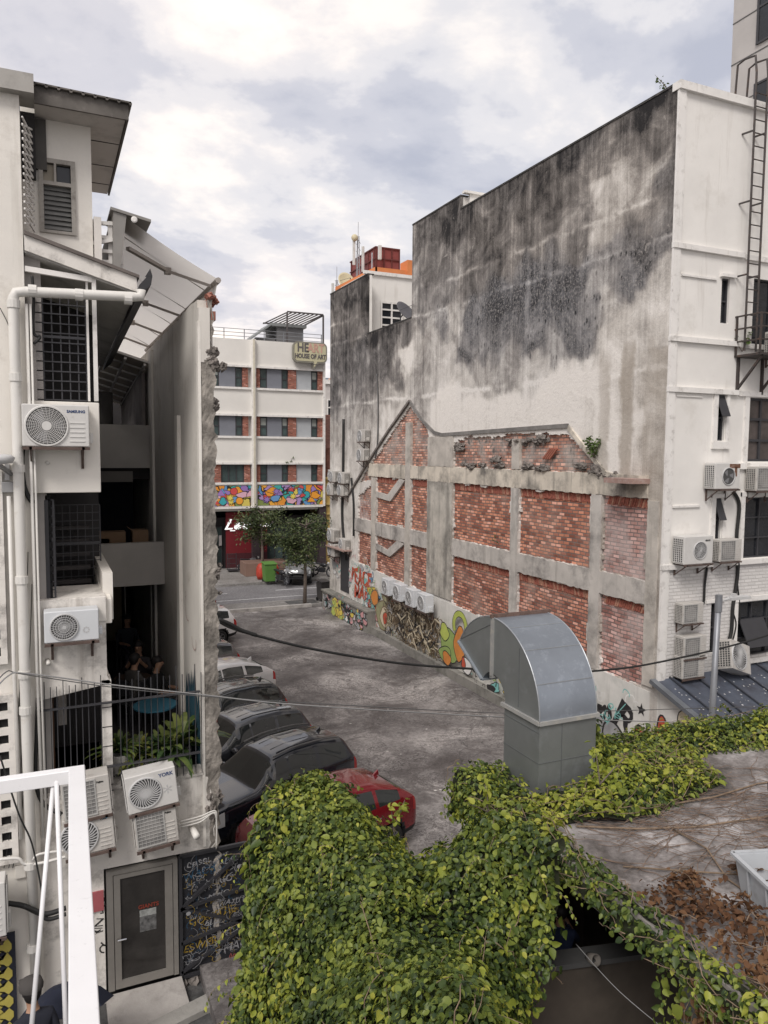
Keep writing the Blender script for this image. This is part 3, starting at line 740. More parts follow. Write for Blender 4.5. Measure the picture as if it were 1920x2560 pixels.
# olive round figure and its red cap
for (y, z, a, b_, c) in [(29.3, 1.0, .8, .72, OL), (29.2, .95, .5, .42, CRM), (29.15, .9, .22, .3, RD), (30.3, 1.6, .4, .35, OR), (28.9, 1.85, .55, .3, OL), (28.1, 1.7, .5, .28, RD)]:
    b__ = blob(*wp(y, z), a, b_, 20, .12, rg); P.fill(b__, c); P.ribbon(b__, .05, BN, True)
zone(P, 24.3, 28.9, .38, 1.95, 90, [CRM, GY, OL, WH], .12, .35, BN, .6, .03)
zone(P, 24.2, 29.0, .38, 2.0, 330, [BN, BN, BK, CRM], .12, .4, BN, .0, .03)
for k in range(26):                       # tangled brown letter piece
    y = rg.uniform(24.4, 28.2); z = rg.uniform(.5, 2.0); P.ribbon([wp(y, z), wp(y-rg.uniform(.1, .5), z+rg.uniform(-.5, .5)), wp(y-rg.uniform(.4, .9), z+rg.uniform(-.5, .4))], .07, rg.choice([BN, CRM, BK]))
# green serpent-like creature with an orange belly
tail = [wp(22.6+.42*math.cos(t), 2.0+.42*math.sin(t)) for t in np.linspace(-.6, 3.9, 18)]
P.ribbon(tail, .24, BK); P.ribbon(tail, .19, LM)
for (y, z, a, b_, c) in [(23.3, 1.15, .75, .62, GR), (23.6, .75, .45, .3, GR), (22.6, 1.35, .38, .6, OR), (23.5, .62, .3, .26, OR), (23.7, 1.55, .34, .3, LM), (22.1, .7, .34, .3, WH), (22.3, .75, .14, .2, RD)]:
    b__ = blob(*wp(y, z), a, b_, 20, .14, rg); P.fill(b__, c); P.ribbon(b__, .035, BK, True)
zone(P, 18.0, 21.8, .35, 2.1, 80, [BK, BL, WH, GR, TE], .06, .22, BK, .1, .018)
zone(P, 15.6, 21.0, .35, 1.3, 60, [YE, RD, GR, TE, BK], .1, .3, BK, .5)
zone(P, 14.2, 15.8, 1.3, 2.1, 14, [TE, WH], .12, .28, TE, 0, .025)
zone(P, 14.8, 19, .32, .6, 30, [BL, BK, WH], .06, .16, BK, .2, .018)
P.build('graffiti', pal, shop)
Pd = Paint(frame(WALLM, (XW-.425, 0, 0)))
zone(Pd, 30.5, 36.1, .1, .85, 130, [WH, GY, PK, YE, BK, TE], .1, .28, BK, .5, .03)
zone(Pd, 33.4, 34.6, .1, .85, 18, [YE, YE, LM], .2, .35, BN, .9)
Pd.build('graffiti', pal, shop)

# ---- low wall continuing under the lean-to roof
lean_top = lambda y: 2.56 - (13.5-y)*.335
o = MB(); o.prism([(XW-.005, 13.455, 0), (XW-.005, 13.455, lean_top(13.455)-.03), (XW-.005, 7.8, lean_top(7.8)-.03), (XW-.005, 7.8, 0)], (.2, 0, 0))
lw_ = tag(o.build('low_wall', m_band), 'low cream wall with pastel graffiti under the blue-grey sloping roof', 'wall')
P = Paint(frame(WALLM, (XW-.006, 0, 0)))
zone(P, 8.6, 12.6, .2, 1.6, 18, [CRM, PK, CRM, GY], .15, .4, BN, .8, .02)
for (y, z, a, b_, c) in [(12.5, 1.9, .32, .26, CRM), (12.7, 1.5, .22, .3, PK), (11.9, 1.55, .26, .3, CRM), (9.9, 1.2, .55, .45, OR), (10.4, .6, .6, .3, OR), (11.4, 1.1, .55, .62, CRM), (11.45, 1.0, .42, .5, OL), (11.1, .8, .2, .5, LM), (11.7, 1.85, .17, .34, CRM), (11.7, 2.02, .17, .2, BK), (11.3, .45, .5, .12, OR), (10.5, .7, .15, .2, BK)]:
    b__ = blob(*wp(y, z), a, b_, 20, .08, rg); P.fill(b__, c); P.ribbon(b__, .03, BK, True)
P.ribbon([wp(10.9, .9), wp(10.6, .6), wp(10.0, .35)], .05, BK); P.ribbon([wp(12.0, .8), wp(11.8, .3), wp(12.3, .1)], .05, BK)
P.build('graffiti', pal, lw_)
P = Paint(frame(WALLM, (XW-.0142, 0, 0)))  # black bubble letters nearest the duct
for (t, y, z, w, rot) in [('I', 15.9, 1.45, .16, .1), ('m', 15.3, 1.35, .7, 0), ('R', 14.55, 1.35, .55, -.2)]:
    P.letters(t, *wp(y, z), .9 if t != 'm' else 1.1, BK, .03, .1, w, rot)
st = []
for k in range(10): a = math.pi/2+k*math.pi/5; r_ = .17 if k % 2 == 0 else .07; st.append((wp(13.95, 1.75)[0]+r_*math.cos(a), 1.75+r_*math.sin(a)))
P.fill(st, BK)
for (y, z, a, b_, c) in [(15.6, .75, .5, .45, GY), (14.9, .62, .45, .5, GY), (14.3, .55, .4, .4, GY), (13.95, .85, .24, .5, RD), (15.2, .25, .5, .3, RD)]:
    b__ = blob(*wp(y, z), a, b_, 20, .1, rg); P.fill(b__, c); P.ribbon(b__, .06, BK, True)
P.build('graffiti', pal, shop)
P = Paint(frame(WALLM, (XW-.0085, 0, 0)))
for (y, z, a, b_, c) in [(13.2, .75, .35, .55, GY), (12.7, .5, .35, .45, GY), (13.25, 1.35, .2, .45, RD), (12.2, .3, .5, .3, RD), (11.9, .55, .3, .25, RD)]:
    b__ = blob(*wp(y, z), a, b_, 20, .1, rg); P.fill(b__, c); P.ribbon(b__, .05, BK, True)
P.build('graffiti', pal, lw_)

# ---- white rear face (plane y = 13.5)
fac = MB(); XR = 24.0
holes = [(14.80, 15.06, 11.15, 12.2), (14.82, 15.08, 8.35, 9.45), (14.88, 15.1, 5.85, 6.95), (14.9, 15.1, 3.1, 4.35), (15.86, 17.9, 10.7, 12.3), (15.88, 17.9, 7.85, 9.42), (15.88, 17.7, 5.42, 6.95), (15.8, 17.5, 2.9, 4.3)]
xs = sorted({XW, XR}|{h[0] for h in holes}|{h[1] for h in holes}); zs = sorted({-.2, 5.33, 16.2}|{h[2] for h in holes}|{h[3] for h in holes})
low = MB()
for i in range(len(xs)-1):
    for k in range(len(zs)-1):
        cx_, cz_ = (xs[i]+xs[i+1])/2, (zs[k]+zs[k+1])/2
        if any(h[0] < cx_ < h[1] and h[2] < cz_ < h[3] for h in holes): continue
        (low if cz_ < 5.33 else fac).quad((xs[i], YF, zs[k]), (xs[i+1], YF, zs[k]), (xs[i+1], YF, zs[k+1]), (xs[i], YF, zs[k+1]))
fac.build('rear_wall', m_white, shop)
wb = brick_mat('white_painted_brick', (.70, .68, .66), (.66, .64, .62), (.60, .58, .56), axes='XZ', bw=.25, bh=.085, var=.05)
rw = [n for n in wb.node_tree.nodes if n.type == 'VALTORGB'][0].color_ramp
for e, k in zip(rw.elements, (.64, .67, .69, .71, .73)): e.color = (k, k*.975, k*.95, 1)
for n in wb.node_tree.nodes:
    if n.type == 'MIX_RGB' and tuple(round(c, 2) for c in n.inputs[2].default_value[:3]) == (.16, .13, .12): n.inputs[2].default_value = (.5, .48, .45, 1)
low.build('rear_wall', wb, shop)
o = MB()
for h in holes:                           # reveals
    x0, x1, z0, z1 = h; d = .12
    o.quad((x0, YF, z0), (x0, YF, z1), (x0, YF+d, z1), (x0, YF+d, z0)); o.quad((x1, YF, z0), (x1, YF, z1), (x1, YF+d, z1), (x1, YF+d, z0))
    o.quad((x0, YF, z0), (x1, YF, z0), (x1, YF+d, z0), (x0, YF+d, z0)); o.quad((x0, YF, z1), (x1, YF, z1), (x1, YF+d, z1), (x0, YF+d, z1))
o.build('window_reveals', m_white, shop)
def win(x0, x1, z0, z1, y, nx, nz_, parent, mt=None, fw=.035, gl=None, name='window'):
    o = MB(); ax = (x1-x0)/nx; az = (z1-z0)/nz_
    for i in range(nx+1): xx = x0+i*ax; o.box(xx-fw/2 if 0 < i < nx else (xx if i == 0 else xx-fw), (xx+fw/2) if 0 < i < nx else (xx+fw if i == 0 else xx), y-.02, y+.03, z0, z1)
    for k in range(nz_+1): zz = z0+k*az; o.box(x0+.001, x1-.001, y-.017, y+.027, (zz-fw/2) if 0 < k < nz_ else (zz if k == 0 else zz-fw), (zz+fw/2) if 0 < k < nz_ else (zz+fw if k == 0 else zz))
    w = o.build(name, mt or m_frame_d, parent)
    MB().box(x0+.002, x1-.002, y+.031, y+.04, z0+.002, z1-.002).build('pane', gl or m_dark, w)
    return w
wy = YF+.08
win(14.80, 15.06, 11.15, 12.2, wy, 1, 2, shop); win(14.82, 15.08, 8.35, 9.45, wy, 1, 2, shop); win(14.88, 15.1, 5.85, 6.95, wy, 1, 2, shop); win(14.9, 15.1, 3.1, 4.35, wy, 1, 2, shop)
win(15.86, 17.9, 10.7, 12.3, wy, 3, 1, shop); win(15.88, 17.9, 7.85, 9.42, wy, 4, 3, shop, fw=.06, gl=mat('dusty_glass', (.09, .075, .07), .3, var=.4)); win(15.88, 17.7, 5.42, 6.95, wy, 3, 3, shop); win(15.8, 17.5, 2.9, 4.3, wy, 3, 3, shop)
# tilted open vents
for (x0, x1, z0, z1) in [(14.82, 15.08, 8.93, 9.45), (14.88, 15.1, 6.42, 6.95)]:
    o = MB(); o.prism([(x0, YF+.06, z1), (x1, YF+.06, z1), (x1, YF-.16, z0), (x0, YF-.16, z0)], (0, -.02, .01)); o.build('vent_sash', m_frame_d, shop)
o = MB(); o.prism([(15.9, YF+.04, 3.85), (16.75, YF+.04, 3.85), (16.75, YF-.3, 3.2), (15.9, YF-.3, 3.2)], (0, -.03, .012)); o.build('vent_sash', m_frame_d, shop)
# mouldings
o = MB()
def hb(x0, x1, z, h=.1, d=.07): o.box(x0, x1, YF-d, YF+.01, z, z+h)
for z in (12.72, 10.62, 9.46): hb(XW-.02, 15.45, z, .12, .08); hb(15.5, XR, z-.02, .12, .06)
hb(XW-.02, XR, 5.28, .12, .08)
o.box(XW-.03, XR, YF-.1, YF+.15, 16.2, 16.38)
for z0, z1 in ((12.84, 16.2), (10.74, 12.72), (9.58, 10.62), (5.4, 9.46), (2.4, 5.28)): o.box(XW-.008, XW+.2, YF-.05, YF+.01, z0, z1); o.box(XW+.2, XW+.26, YF-.02, YF+.01, z0, z1)
hb(14.72, 15.18, 12.22, .07, .1); hb(13.5, 14.6, 12.12, .05, .04); hb(13.5, 14.3, 9.36, .03, .03); hb(13.5, 14.35, 6.75, .05, .04); hb(14.8, 15.25, 5.78, .1, .04)
for (a, b_, c, d) in [(14.68, 14.82, 8.15, 9.46), (15.1, 15.2, 8.15, 9.46), (14.74, 14.88, 5.7, 7.05), (15.12, 15.24, 5.7, 7.05), (15.72, 15.87, 7.65, 9.46), (15.74, 15.87, 5.4, 7.1), (15.66, 15.79, 2.75, 4.45)]: o.box(a, b_, YF-.04, YF+.01, c, d)
hb(14.66, 15.22, 8.15, .18, .06); hb(15.6, 18, 7.66, .15, .07); hb(14.74, 15.26, 6.97, .09, .05); hb(15.74, 18, 6.98, .1, .05); hb(15.6, 18, 4.33, .12, .06); hb(15.4, 18, 2.72, .12, .08)
hb(14.7, 15.3, 4.37, .08, .04)
o.build('moulding', m_trim, shop)
# ================================================================ far end block, lightwell, roof things
ob = thing('rooftop_block', (15, 33, 0), 'white lightwell face with an orange parapet at the far end of the stained wall', 'building')
m_orange = mat('orange_paint', (.62, .22, .08), .8, var=.08)
o = MB(); o.box(XW+.2, 17.5, 32.3, 36.2, 10, 16.05); o.box(XW+.0, XW+.21, 31.51, 32.3, 13.0, ZD-.0)
o.build('wall', m_white, ob)
o = MB(); o.box(XW+.1, 17.5, 32.2, 32.32, 16.05, 16.2); o.build('coping', m_trim, ob)
pa, pb = oY(938, 667, 32.5), oY(1018, 650, 32.45); o = MB(); o.box(pa.x, 17.4, 32.5, 35.0, 16.2, pa.z); o.box(pb.x, 17.4, 32.4, 33.2, 16.2, pb.z); o.prism([(pa.x, 32.5, 16.2), (pa.x, 32.5, pa.z), (XW+.1, 35.9, 15.9+.25), (XW+.1, 35.9, 15.86)], (.1, 0, 0)); o.build('parapet', m_orange, ob)
wa, wb_ = oY(953, 753, 32.2), oY(1007, 835, 32.2); win(wa.x, wb_.x, wb_.z, wa.z, 32.24, 2, 4, ob, m_trim, .07)
tk = thing('water_tank', (17, 37, 0), 'dark red panelled water tank above the orange parapet', 'water tank')
m_tank = mat('red_oxide', (.22, .055, .05), .7, var=.15)
p0 = oY(1120, 600, 36.0)
o = MB(); tx0, tx1, tz0, tz1 = oY(940, 640, 36).x, oY(998, 640, 36).x, oY(960, 680, 36).z, oY(960, 619, 36).z
o.box(tx0, tx1, 36, 39.5, tz0, tz1); o.build('tank_shell', m_tank, tk)
o = MB()
for k in range(4): x = tx0+(tx1-tx0)*k/3; o.box(x-.03, x+.03, 35.95, 36.01, tz0, tz1)
for z in (tz0+.02, (tz0+tz1)/2, tz1-.05): o.box(tx0-.05, tx1+.02, 35.94, 36.0, z, z+.06); o.box(tx0-.06, tx0+.001, 35.97, 39.5, z+.002, z+.062)
for k in range(5): y = 36.1+k*.8; o.box(tx0-.055, tx0+.001, y, y+.06, tz0, tz1)
o.build('rib', mat('red_oxide_dark', (.13, .035, .03), .7), tk)
def antenna_mast(x, y, z0, z1, lab, dish=True, panels=2):
    t = thing('antenna_mast', (x, y, z0), lab, 'antenna')
    mg = mat('galvanised', (.42, .43, .45), .45, .5)
    o = MB(); 
    for a in range(3): o.tube([(x+.13*math.cos(a*2.1), y+.13*math.sin(a*2.1), z0), (x+.05*math.cos(a*2.1), y+.05*math.sin(a*2.1), z1)], .022, 5)
    n = 9
    for k in range(n):
        z = z0+(z1-z0)*k/n; o.tube([(x+.13, y, z), (x-.07, y+.1, z+(z1-z0)/n)], .012, 4)
    o.tube([(x, y, z1-.1), (x, y, z1+.7)], .015, 5)
    o.build('mast', mg, t)
    for k in range(panels):
        MB().box(x-.32+k*.5, x-.18+k*.5, y-.1, y, z1-1.5-k*.3, z1-.2-k*.3).build('panel', mat('antenna_panel', (.6, .6, .58), .6), t, bevel=.02)
    if dish:
        M = Matrix.Translation((x-.25, y-.1, z1-.15)) @ Matrix.Rotation(R(90), 4, 'X')
        MB().lathe([(.0, 0), (.17, .0), (.17, .08), (0, .09)], 20, 0, M).build('dish', mat('cream_drum', (.62, .56, .38), .6), t, True)
    return t
am = oY(895, 690, 37); antenna_mast(am.x, 37, 15.8, oY(895, 590, 37).z, 'tall lattice antenna mast with a cream drum left of the red tank')
am = oY(842, 720, 39); antenna_mast(am.x, 39, 15.0, oY(842, 700, 39).z, 'short antenna pole with a white panel at the far roof corner', False)
t = thing('antenna_mast', (16.7, 35.8, 16.7), 'slim white panel antenna on a pole in front of the red tank', 'antenna')
ap = oY(948, 665, 35.5); aq = oY(948, 612, 35.5); MB().tube([(ap.x-.35, 35.6, 16.3), (ap.x-.35, 35.6, aq.z-.4)], .03, 6).build('mast', mat('galvanised', (.4, .4, .4)), t)
MB().box(ap.x-.02, ap.x+.14, 35.5, 35.65, oY(948, 648, 35.5).z, aq.z).build('panel', mat('antenna_panel', (.6, .6, .58), .6), t, bevel=.02)
def dish(x, y, z, r_, rz, el, lab, mt):
    t = local_thing('satellite_dish', lab, 'satellite dish')
    M = Matrix.Rotation(R(90-el), 4, 'X')
    pr = [(r_*k/6, .18*r_*(k/6)**2) for k in range(7)]; pr += [(r_*k/6, .18*r_*(k/6)**2+.02) for k in range(6, -1, -1)]
    MB().lathe(pr, 24, 0, M).build('reflector', mt, t, True)
    tip = M @ Vector((0, 0, r_*.9))
    MB().tube([M @ Vector((0, -r_, .18*r_)), tip], .015, 5).tube([M @ Vector((r_*.8, 0, .12*r_)), tip], .01, 5).tube([M @ Vector((-r_*.8, 0, .12*r_)), tip], .01, 5).build('feed_arm', m_frame_d, t)
    MB().tube([(0, .05, 0), (0, .25, -.2), (0, .25, -.9)], .03, 6).build('mount', m_frame_d, t)
    return place(t, (x, y, z), rz)
dq = oY(1012, 782, 31.0); dish(dq.x, 31.0, dq.z, .55, R(25), 35, 'dark satellite dish in front of the white lightwell window', mat('dark_dish', (.10, .10, .11), .5))
dq = oY(865, 706, 36.5); dish(dq.x, 36.5, dq.z, .5, R(10), 20, 'pale cream satellite dish on the far roof edge', mat('cream_drum', (.62, .56, .38), .6))
dd = dish(14.6, 15.2, 16.45, .5, R(160), 25, 'dark round dish showing above the white rear parapet', mat('dark_dish', (.10, .10, .11), .5))

# weeds
def leaf_mesh(name, pos, nrm, tip, size, mts, parent=None, mi=None, fold=.16, wide=.37):
    """many folded leaves: pos, normal, tip direction and size arrays"""
    n = len(pos); tip = tip-nrm*(tip*nrm).sum(1)[:, None]; tip /= np.linalg.norm(tip, axis=1)[:, None]+1e-9
    side = np.cross(nrm, tip)
    prof = [(0, 0, 0), (-wide*.72, .14, fold*.8), (-wide, .44, fold), (-wide*.62, .78, fold*.5), (0, 1.06, -.14), (wide*.62, .78, fold*.5), (wide, .44, fold), (wide*.72, .14, fold*.8), (0, .5, 0)]
    V = np.zeros((n, 9, 3))
    for k, (a, b_, c) in enumerate(prof): V[:, k] = pos+side*(a*size)[:, None]+tip*(b_*size)[:, None]+nrm*(c*size)[:, None]
    base = (np.arange(n)*9)[:, None]
    off = np.zeros(3)
    if parent is not None: off = np.array(OFF.get(parent.name, Vector((0, 0, 0))))
    else:
        f_ = V.reshape(-1, 3); off = np.array([(f_[:, 0].min()+f_[:, 0].max())/2, (f_[:, 1].min()+f_[:, 1].max())/2, f_[:, 2].min()])
    V = V.reshape(-1, 3)-off
    me = bpy.data.meshes.new(name)
    loops = np.concatenate([(base+np.array([k])).ravel() for k in ([0, 8, 2, 1], [8, 4, 3, 2], [0, 7, 6, 8], [8, 6, 5, 4])]); tot = np.full(4*n, 4); st_ = np.concatenate([[0], np.cumsum(tot)[:-1]])
    me.vertices.add(len(V)); me.vertices.foreach_set('co', V.ravel()); me.loops.add(len(loops)); me.loops.foreach_set('vertex_index', loops.astype(np.int32))
    me.polygons.add(len(tot)); me.polygons.foreach_set('loop_start', st_.astype(np.int32)); me.polygons.foreach_set('loop_total', tot.astype(np.int32))
    if not isinstance(mts, (list, tuple)): mts = [mts]
    for mm in mts: me.materials.append(mm)
    if mi is not None: me.polygons.foreach_set('material_index', np.concatenate([mi, mi, mi, mi]).astype(np.int32))
    me.update(calc_edges=True); me.validate()
    o = bpy.data.objects.new(name, me); C.objects.link(o); OFF[o.name] = Vector(off)
    if parent is not None: o.parent = parent
    else: o.location = off
    return o
def leaf_mat(name, c0, c1, c2, scale=1.2, rough=.45, trans=.25):
    mt = bpy.data.materials.new(name); mt.use_nodes = True
    nt = mt.node_tree; b = nt.nodes['Principled BSDF']; L = nt.links.new
    g = nt.nodes.new('ShaderNodeNewGeometry'); n = nt.nodes.new('ShaderNodeTexNoise'); n.inputs['Scale'].default_value = scale; n.inputs['Detail'].default_value = 4
    L(g.outputs['Position'], n.inputs[0])
    ad = nt.nodes.new('ShaderNodeMath'); ad.operation = 'MULTIPLY_ADD'; L(g.outputs['Random Per Island'], ad.inputs[0]); ad.inputs[1].default_value = .8
    sb = nt.nodes.new('ShaderNodeMath'); sb.operation = 'MULTIPLY_ADD'; L(n.outputs[0], sb.inputs[0]); sb.inputs[1].default_value = 1.5; sb.inputs[2].default_value = -.64; L(sb.outputs[0], ad.inputs[2])
    r_ = nt.nodes.new('ShaderNodeValToRGB'); cr = r_.color_ramp; cr.elements.new(.5)
    for e, (p, c) in zip(cr.elements, ((.1, c0), (.5, c1), (.92, c2))): e.position = p; e.color = (*c, 1)
    L(ad.outputs[0], r_.inputs[0]); L(r_.outputs[0], b.inputs['Base Color'])
    b.inputs['Roughness'].default_value = rough; b.inputs['Specular IOR Level'].default_value = .35
    tr = nt.nodes.new('ShaderNodeBsdfTranslucent'); L(r_.outputs[0], tr.inputs[0]); mx_ = nt.nodes.new('ShaderNodeMixShader'); mx_.inputs[0].default_value = trans
    out = nt.nodes['Material Output']; L(b.outputs[0], mx_.inputs[1]); L(tr.outputs[0], mx_.inputs[2]); L(mx_.outputs[0], out.inputs[0])
    MATS[name] = mt; return mt
m_leaf = leaf_mat('vine_leaf', (.030, .052, .018), (.085, .125, .026), (.23, .27, .05))
m_leaf_y = leaf_mat('young_vine_leaf', (.16, .20, .03), (.31, .35, .05), (.44, .44, .08), trans=.35)
m_leaf_d = leaf_mat('dead_leaf', (.06, .030, .016), (.13, .062, .030), (.21, .115, .055), rough=.8)
m_tree = leaf_mat('street_tree_leaf', (.035, .055, .026), (.085, .115, .048), (.16, .19, .075), .8)
m_weed = leaf_mat('weed_leaf', (.06, .10, .03), (.1, .16, .04), (.16, .2, .07))
m_bark = mat('bark', (.16, .13, .11), .9, var=.3, scale=12, bump=.4)
m_stem = mat('vine_stem', (.20, .145, .10), .85, var=.35, scale=9)
def rand_unit(n):
    v = nrs.normal(size=(n, 3)); return v/np.linalg.norm(v, axis=1)[:, None]
def weed(name, base, h, n, size, lab, lean=(0, 0, 1), cat='weed', leafm=None, spread=.35, stems=5):
    t = thing(name, base, lab, cat); base = np.array(base); lean = np.array(lean, float)
    o = MB(); P_, N_ = [], []
    for k in range(stems):
        d = lean+nrs.normal(size=3)*spread; d /= np.linalg.norm(d); pts = [base, base+d*h*.5, base+d*h+np.array([0, 0, -.05*h])]
        o.tube([tuple(p) for p in pts], [.012*h+.004, .008*h+.003, .003], 5)
        for j in range(n//stems):
            s_ = nrs.uniform(.25, 1); P_.append(base+d*h*s_+nrs.normal(size=3)*.06*h); 
    o.build('stem', m_bark, t)
    P_ = np.array(P_); nn = rand_unit(len(P_)); nn[:, 2] = abs(nn[:, 2])+.5; nn /= np.linalg.norm(nn, axis=1)[:, None]
    leaf_mesh('foliage', P_, nn, rand_unit(len(P_)), nrs.uniform(.6, 1.2, len(P_))*size, leafm or m_weed, t)
    return t
weed('weed', (XW-.05, 15.95, 7.9), .55, 150, .09, 'green fern growing from the torn brick edge of the stained wall', (-.3, 0, .8))
weed('weed', (XW+.1, 13.9, 16.35), .62, 30, .07, 'bare sapling with few leaves on the top corner of the stained wall', (-.15, .2, .5), stems=3)
weed('weed', (15.45, 13.4, 10.5), .6, 16, .14, 'small leafy plant beside the black steel platform', (-.2, -.1, 1), stems=2)
weed('weed', (XW-.05, 20.6, 5.2), .25, 30, .05, 'tiny green tuft on the middle brick panel', (-.4, 0, .4), stems=3)
weed('weed', (15.3, 50.0, 7.05), .55, 40, .12, 'little shrub sprouting from the white band of the far building', (0, -.1, 1), stems=3)

# ================================================================ escape ladder, platform
lad = thing('escape_ladder', (15.5, 13.2, 10.5), 'tall rusty black ladder fixed to the white rear wall', 'ladder')
o = MB(); ly = YF-.24; x0, x1 = 15.36, 15.74
o.tube([(x0, ly, 10.5), (x0, ly, 16.9), (x0, ly+.05, 17.3), (x0, ly+.35, 17.35), (x0, ly+.55, 17.3), (x0, ly+.6, 16.4)], .026, 7)
o.tube([(x1, ly, 10.5), (x1, ly, 16.9), (x1, ly+.05, 17.3), (x1, ly+.35, 17.35), (x1, ly+.55, 17.3), (x1, ly+.6, 16.4)], .026, 7)
o.build('rail', m_dkmetal, lad)
for k in range(20): z = 10.75+k*.3; MB().tube([(x0, ly, z), (x1, ly, z)], .014, 6).build('rung', m_dkmetal, lad)
o = MB()
for z in (12.3, 14.0, 15.6):
    for x in (x0, x1): o.bar((x, ly, z), (x-.12, YF-.005, z-.03), .035)
o.build('bracket', m_dkmetal, lad)
pf = thing('steel_platform', (16.4, 13, 10.3), 'small black steel platform with railing on the white rear wall', 'platform')
o = MB(); o.box(15.3, 18.2, 12.75, YF-.003, 10.36, 10.41); o.build('deck', m_dkmetal, pf)
o = MB()
for x in (15.42, 16.25, 17.1): MB().bar((x, YF-.03, 9.6), (x, 12.8, 10.35), .05).bar((x, YF-.03, 9.5), (x, YF-.03, 10.36), .06).build('brace', m_dkmetal, pf)
o = MB()
for z in (10.72, 11.02, 11.32): o.bar((15.3, 12.77, z), (18.2, 12.77, z), .035); o.bar((15.3, 12.77, z+.001), (15.3, YF, z+.001), .035)
for x in (15.3, 16.1, 16.9, 17.7): o.bar((x, 12.77, 10.4), (x, 12.77, 11.34), .04)
o.bar((15.3, YF-.05, 10.4), (15.3, YF-.05, 11.34), .04)
o.build('railing', m_dkmetal, pf)

# ================================================================ air conditioners
m_acw = mat('ac_enamel', (.60, .59, .57), .5, var=.05, dirt=((.34, .31, .28), .2, 6), obj=True)
m_acg = mat('ac_enamel_grimy', (.50, .48, .45), .6, var=.1, dirt=((.2, .17, .15), .35, 5), obj=True)
m_acb = mat('ac_enamel_clean', (.60, .62, .64), .45, var=.04)
m_gril = mat('ac_grille', (.50, .50, .50), .5)
m_coil = mat('ac_coil', (.07, .07, .07), .6)
m_fan = mat('ac_fan', (.20, .20, .21), .5)
m_bkt = mat('rusty_bracket', (.10, .07, .06), .8, var=.3, scale=9)
m_ink = mat('logo_blue', (.03, .06, .16), .5); m_ink2 = mat('logo_black', (.03, .03, .03), .5); m_cy = mat('logo_cyan', (.05, .35, .6), .5)
def ac_unit(name, lab, w=.85, h=.6, d=.32, style='rings', mt=None, logo=None, fx=None, fr=None, side='L', ribs=True, bracket=True, group=None, wallside=True):
    """condenser: front face is local -Y, base at z=0, back against y=0"""
    t = local_thing(name, lab, 'air conditioner', group); mt = mt or m_acw
    fx = w*.31 if fx is None else fx; fr = h*.43 if fr is None else fr; fz = h*.49
    o = MB(); o.box(0, w, -d, -.02, .0, h); o.build('casing', mt, t, bevel=.018)
    M = frame(FRONT, (fx, -d-.001, fz))
    if style != 'panel':
        o = MB(); o.disc(fr*.97, 28, 0, M, .001); o.build('fan_opening', m_coil, t, fix=False)
        o = MB()
        for k in range(3):
            a = k*2.094; o.add([(.05*math.cos(a), .05*math.sin(a), .004), (fr*.85*math.cos(a-.3), fr*.85*math.sin(a-.3), .003), (fr*.85*math.cos(a+.45), fr*.85*math.sin(a+.45), .006), (.05*math.cos(a+1), .05*math.sin(a+1), .005)], [(0, 1, 2, 3)], 0, M)
        o.build('fan_blade', m_fan, t, fix=False)
        o = MB()
        o.lathe([(fr*.96, .0), (fr*.98, .022), (fr*1.04, .022), (fr*1.08, 0)], 32, 0, M)
        if style == 'rings':
            for k in range(1, 9): r_ = fr*(.22+.74*k/9); o.lathe([(r_, .016), (r_+.003, .019), (r_+.006, .016)], 28, 0, M)
            for k in range(30):
                a = k*2*math.pi/30; a2 = a+.35; o.bar(M @ Vector((fr*.22*math.cos(a), fr*.22*math.sin(a), .017)), M @ Vector((fr*.97*math.cos(a2), fr*.97*math.sin(a2), .017)), .004)
            o.disc(fr*.24, 20, 0, M, .024)
        elif style == 'spokes':
            for k in range(32):
                a = k*2*math.pi/32; o.bar(M @ Vector((fr*.18*math.cos(a), fr*.18*math.sin(a), .017)), M @ Vector((fr*.97*math.cos(a), fr*.97*math.sin(a), .017)), .006 if k % 2 else .004)
            for r_ in (.4, .6, .78): o.lathe([(fr*r_, .015), (fr*r_+.003, .018), (fr*r_+.007, .015)], 24, 0, M)
            o.disc(fr*.17, 16, 0, M, .024)
        elif style == 'swirl':
            for k in range(30):
                a = k*2*math.pi/30; q = [M @ Vector((fr*(.2+.77*j/3)*math.cos(a+.5*j/3), fr*(.2+.77*j/3)*math.sin(a+.5*j/3), .017)) for j in range(4)]
                for u_, w_ in zip(q, q[1:]): o.bar(u_, w_, .011)
            o.disc(fr*.2, 16, 0, M, .024)
        if style != 'open': o.build('fan_grille', m_gril if style != 'rings' else mat('ac_grille_light', (.64, .63, .61), .5), t)
        else: o.build('fan_ring', m_gril, t)
    else:
        x0, x1, z0, z1 = w*.06, w*.68, h*.08, h*.92
        o = MB(); o.box(x0, x1, -d-.004, -d+.01, z0, z1); o.build('fan_opening', mat('ac_mesh', (.21, .205, .20), .7), t)
        o = MB(); o.disc(min(x1-x0, z1-z0)*.42, 24, 0, frame(FRONT, ((x0+x1)/2, -d-.0055, (z0+z1)/2)), 0); o.build('fan_blade', mat('ac_fan_pale', (.28, .27, .26), .6), t, fix=False)
        o = MB()
        for k in range(8): xx = x0+(x1-x0)*k/7; o.box(xx-.003, xx+.003, -d-.012, -d-.006, z0, z1)
        for k in range(10): zz = z0+(z1-z0)*k/9; o.box(x0, x1, -d-.0135, -d-.0065, zz-.003, zz+.003)
        for (a, b_, c, e) in [(x0-.015, x1+.015, z0-.015, z0), (x0-.015, x1+.015, z1, z1+.015), (x0-.015, x0, z0, z1), (x1, x1+.015, z0, z1)]: o.box(a, b_, -d-.015, -d+.01, c, e)
        o.build('fan_grille', mat('ac_grille_grey', (.42, .415, .40), .5), t)
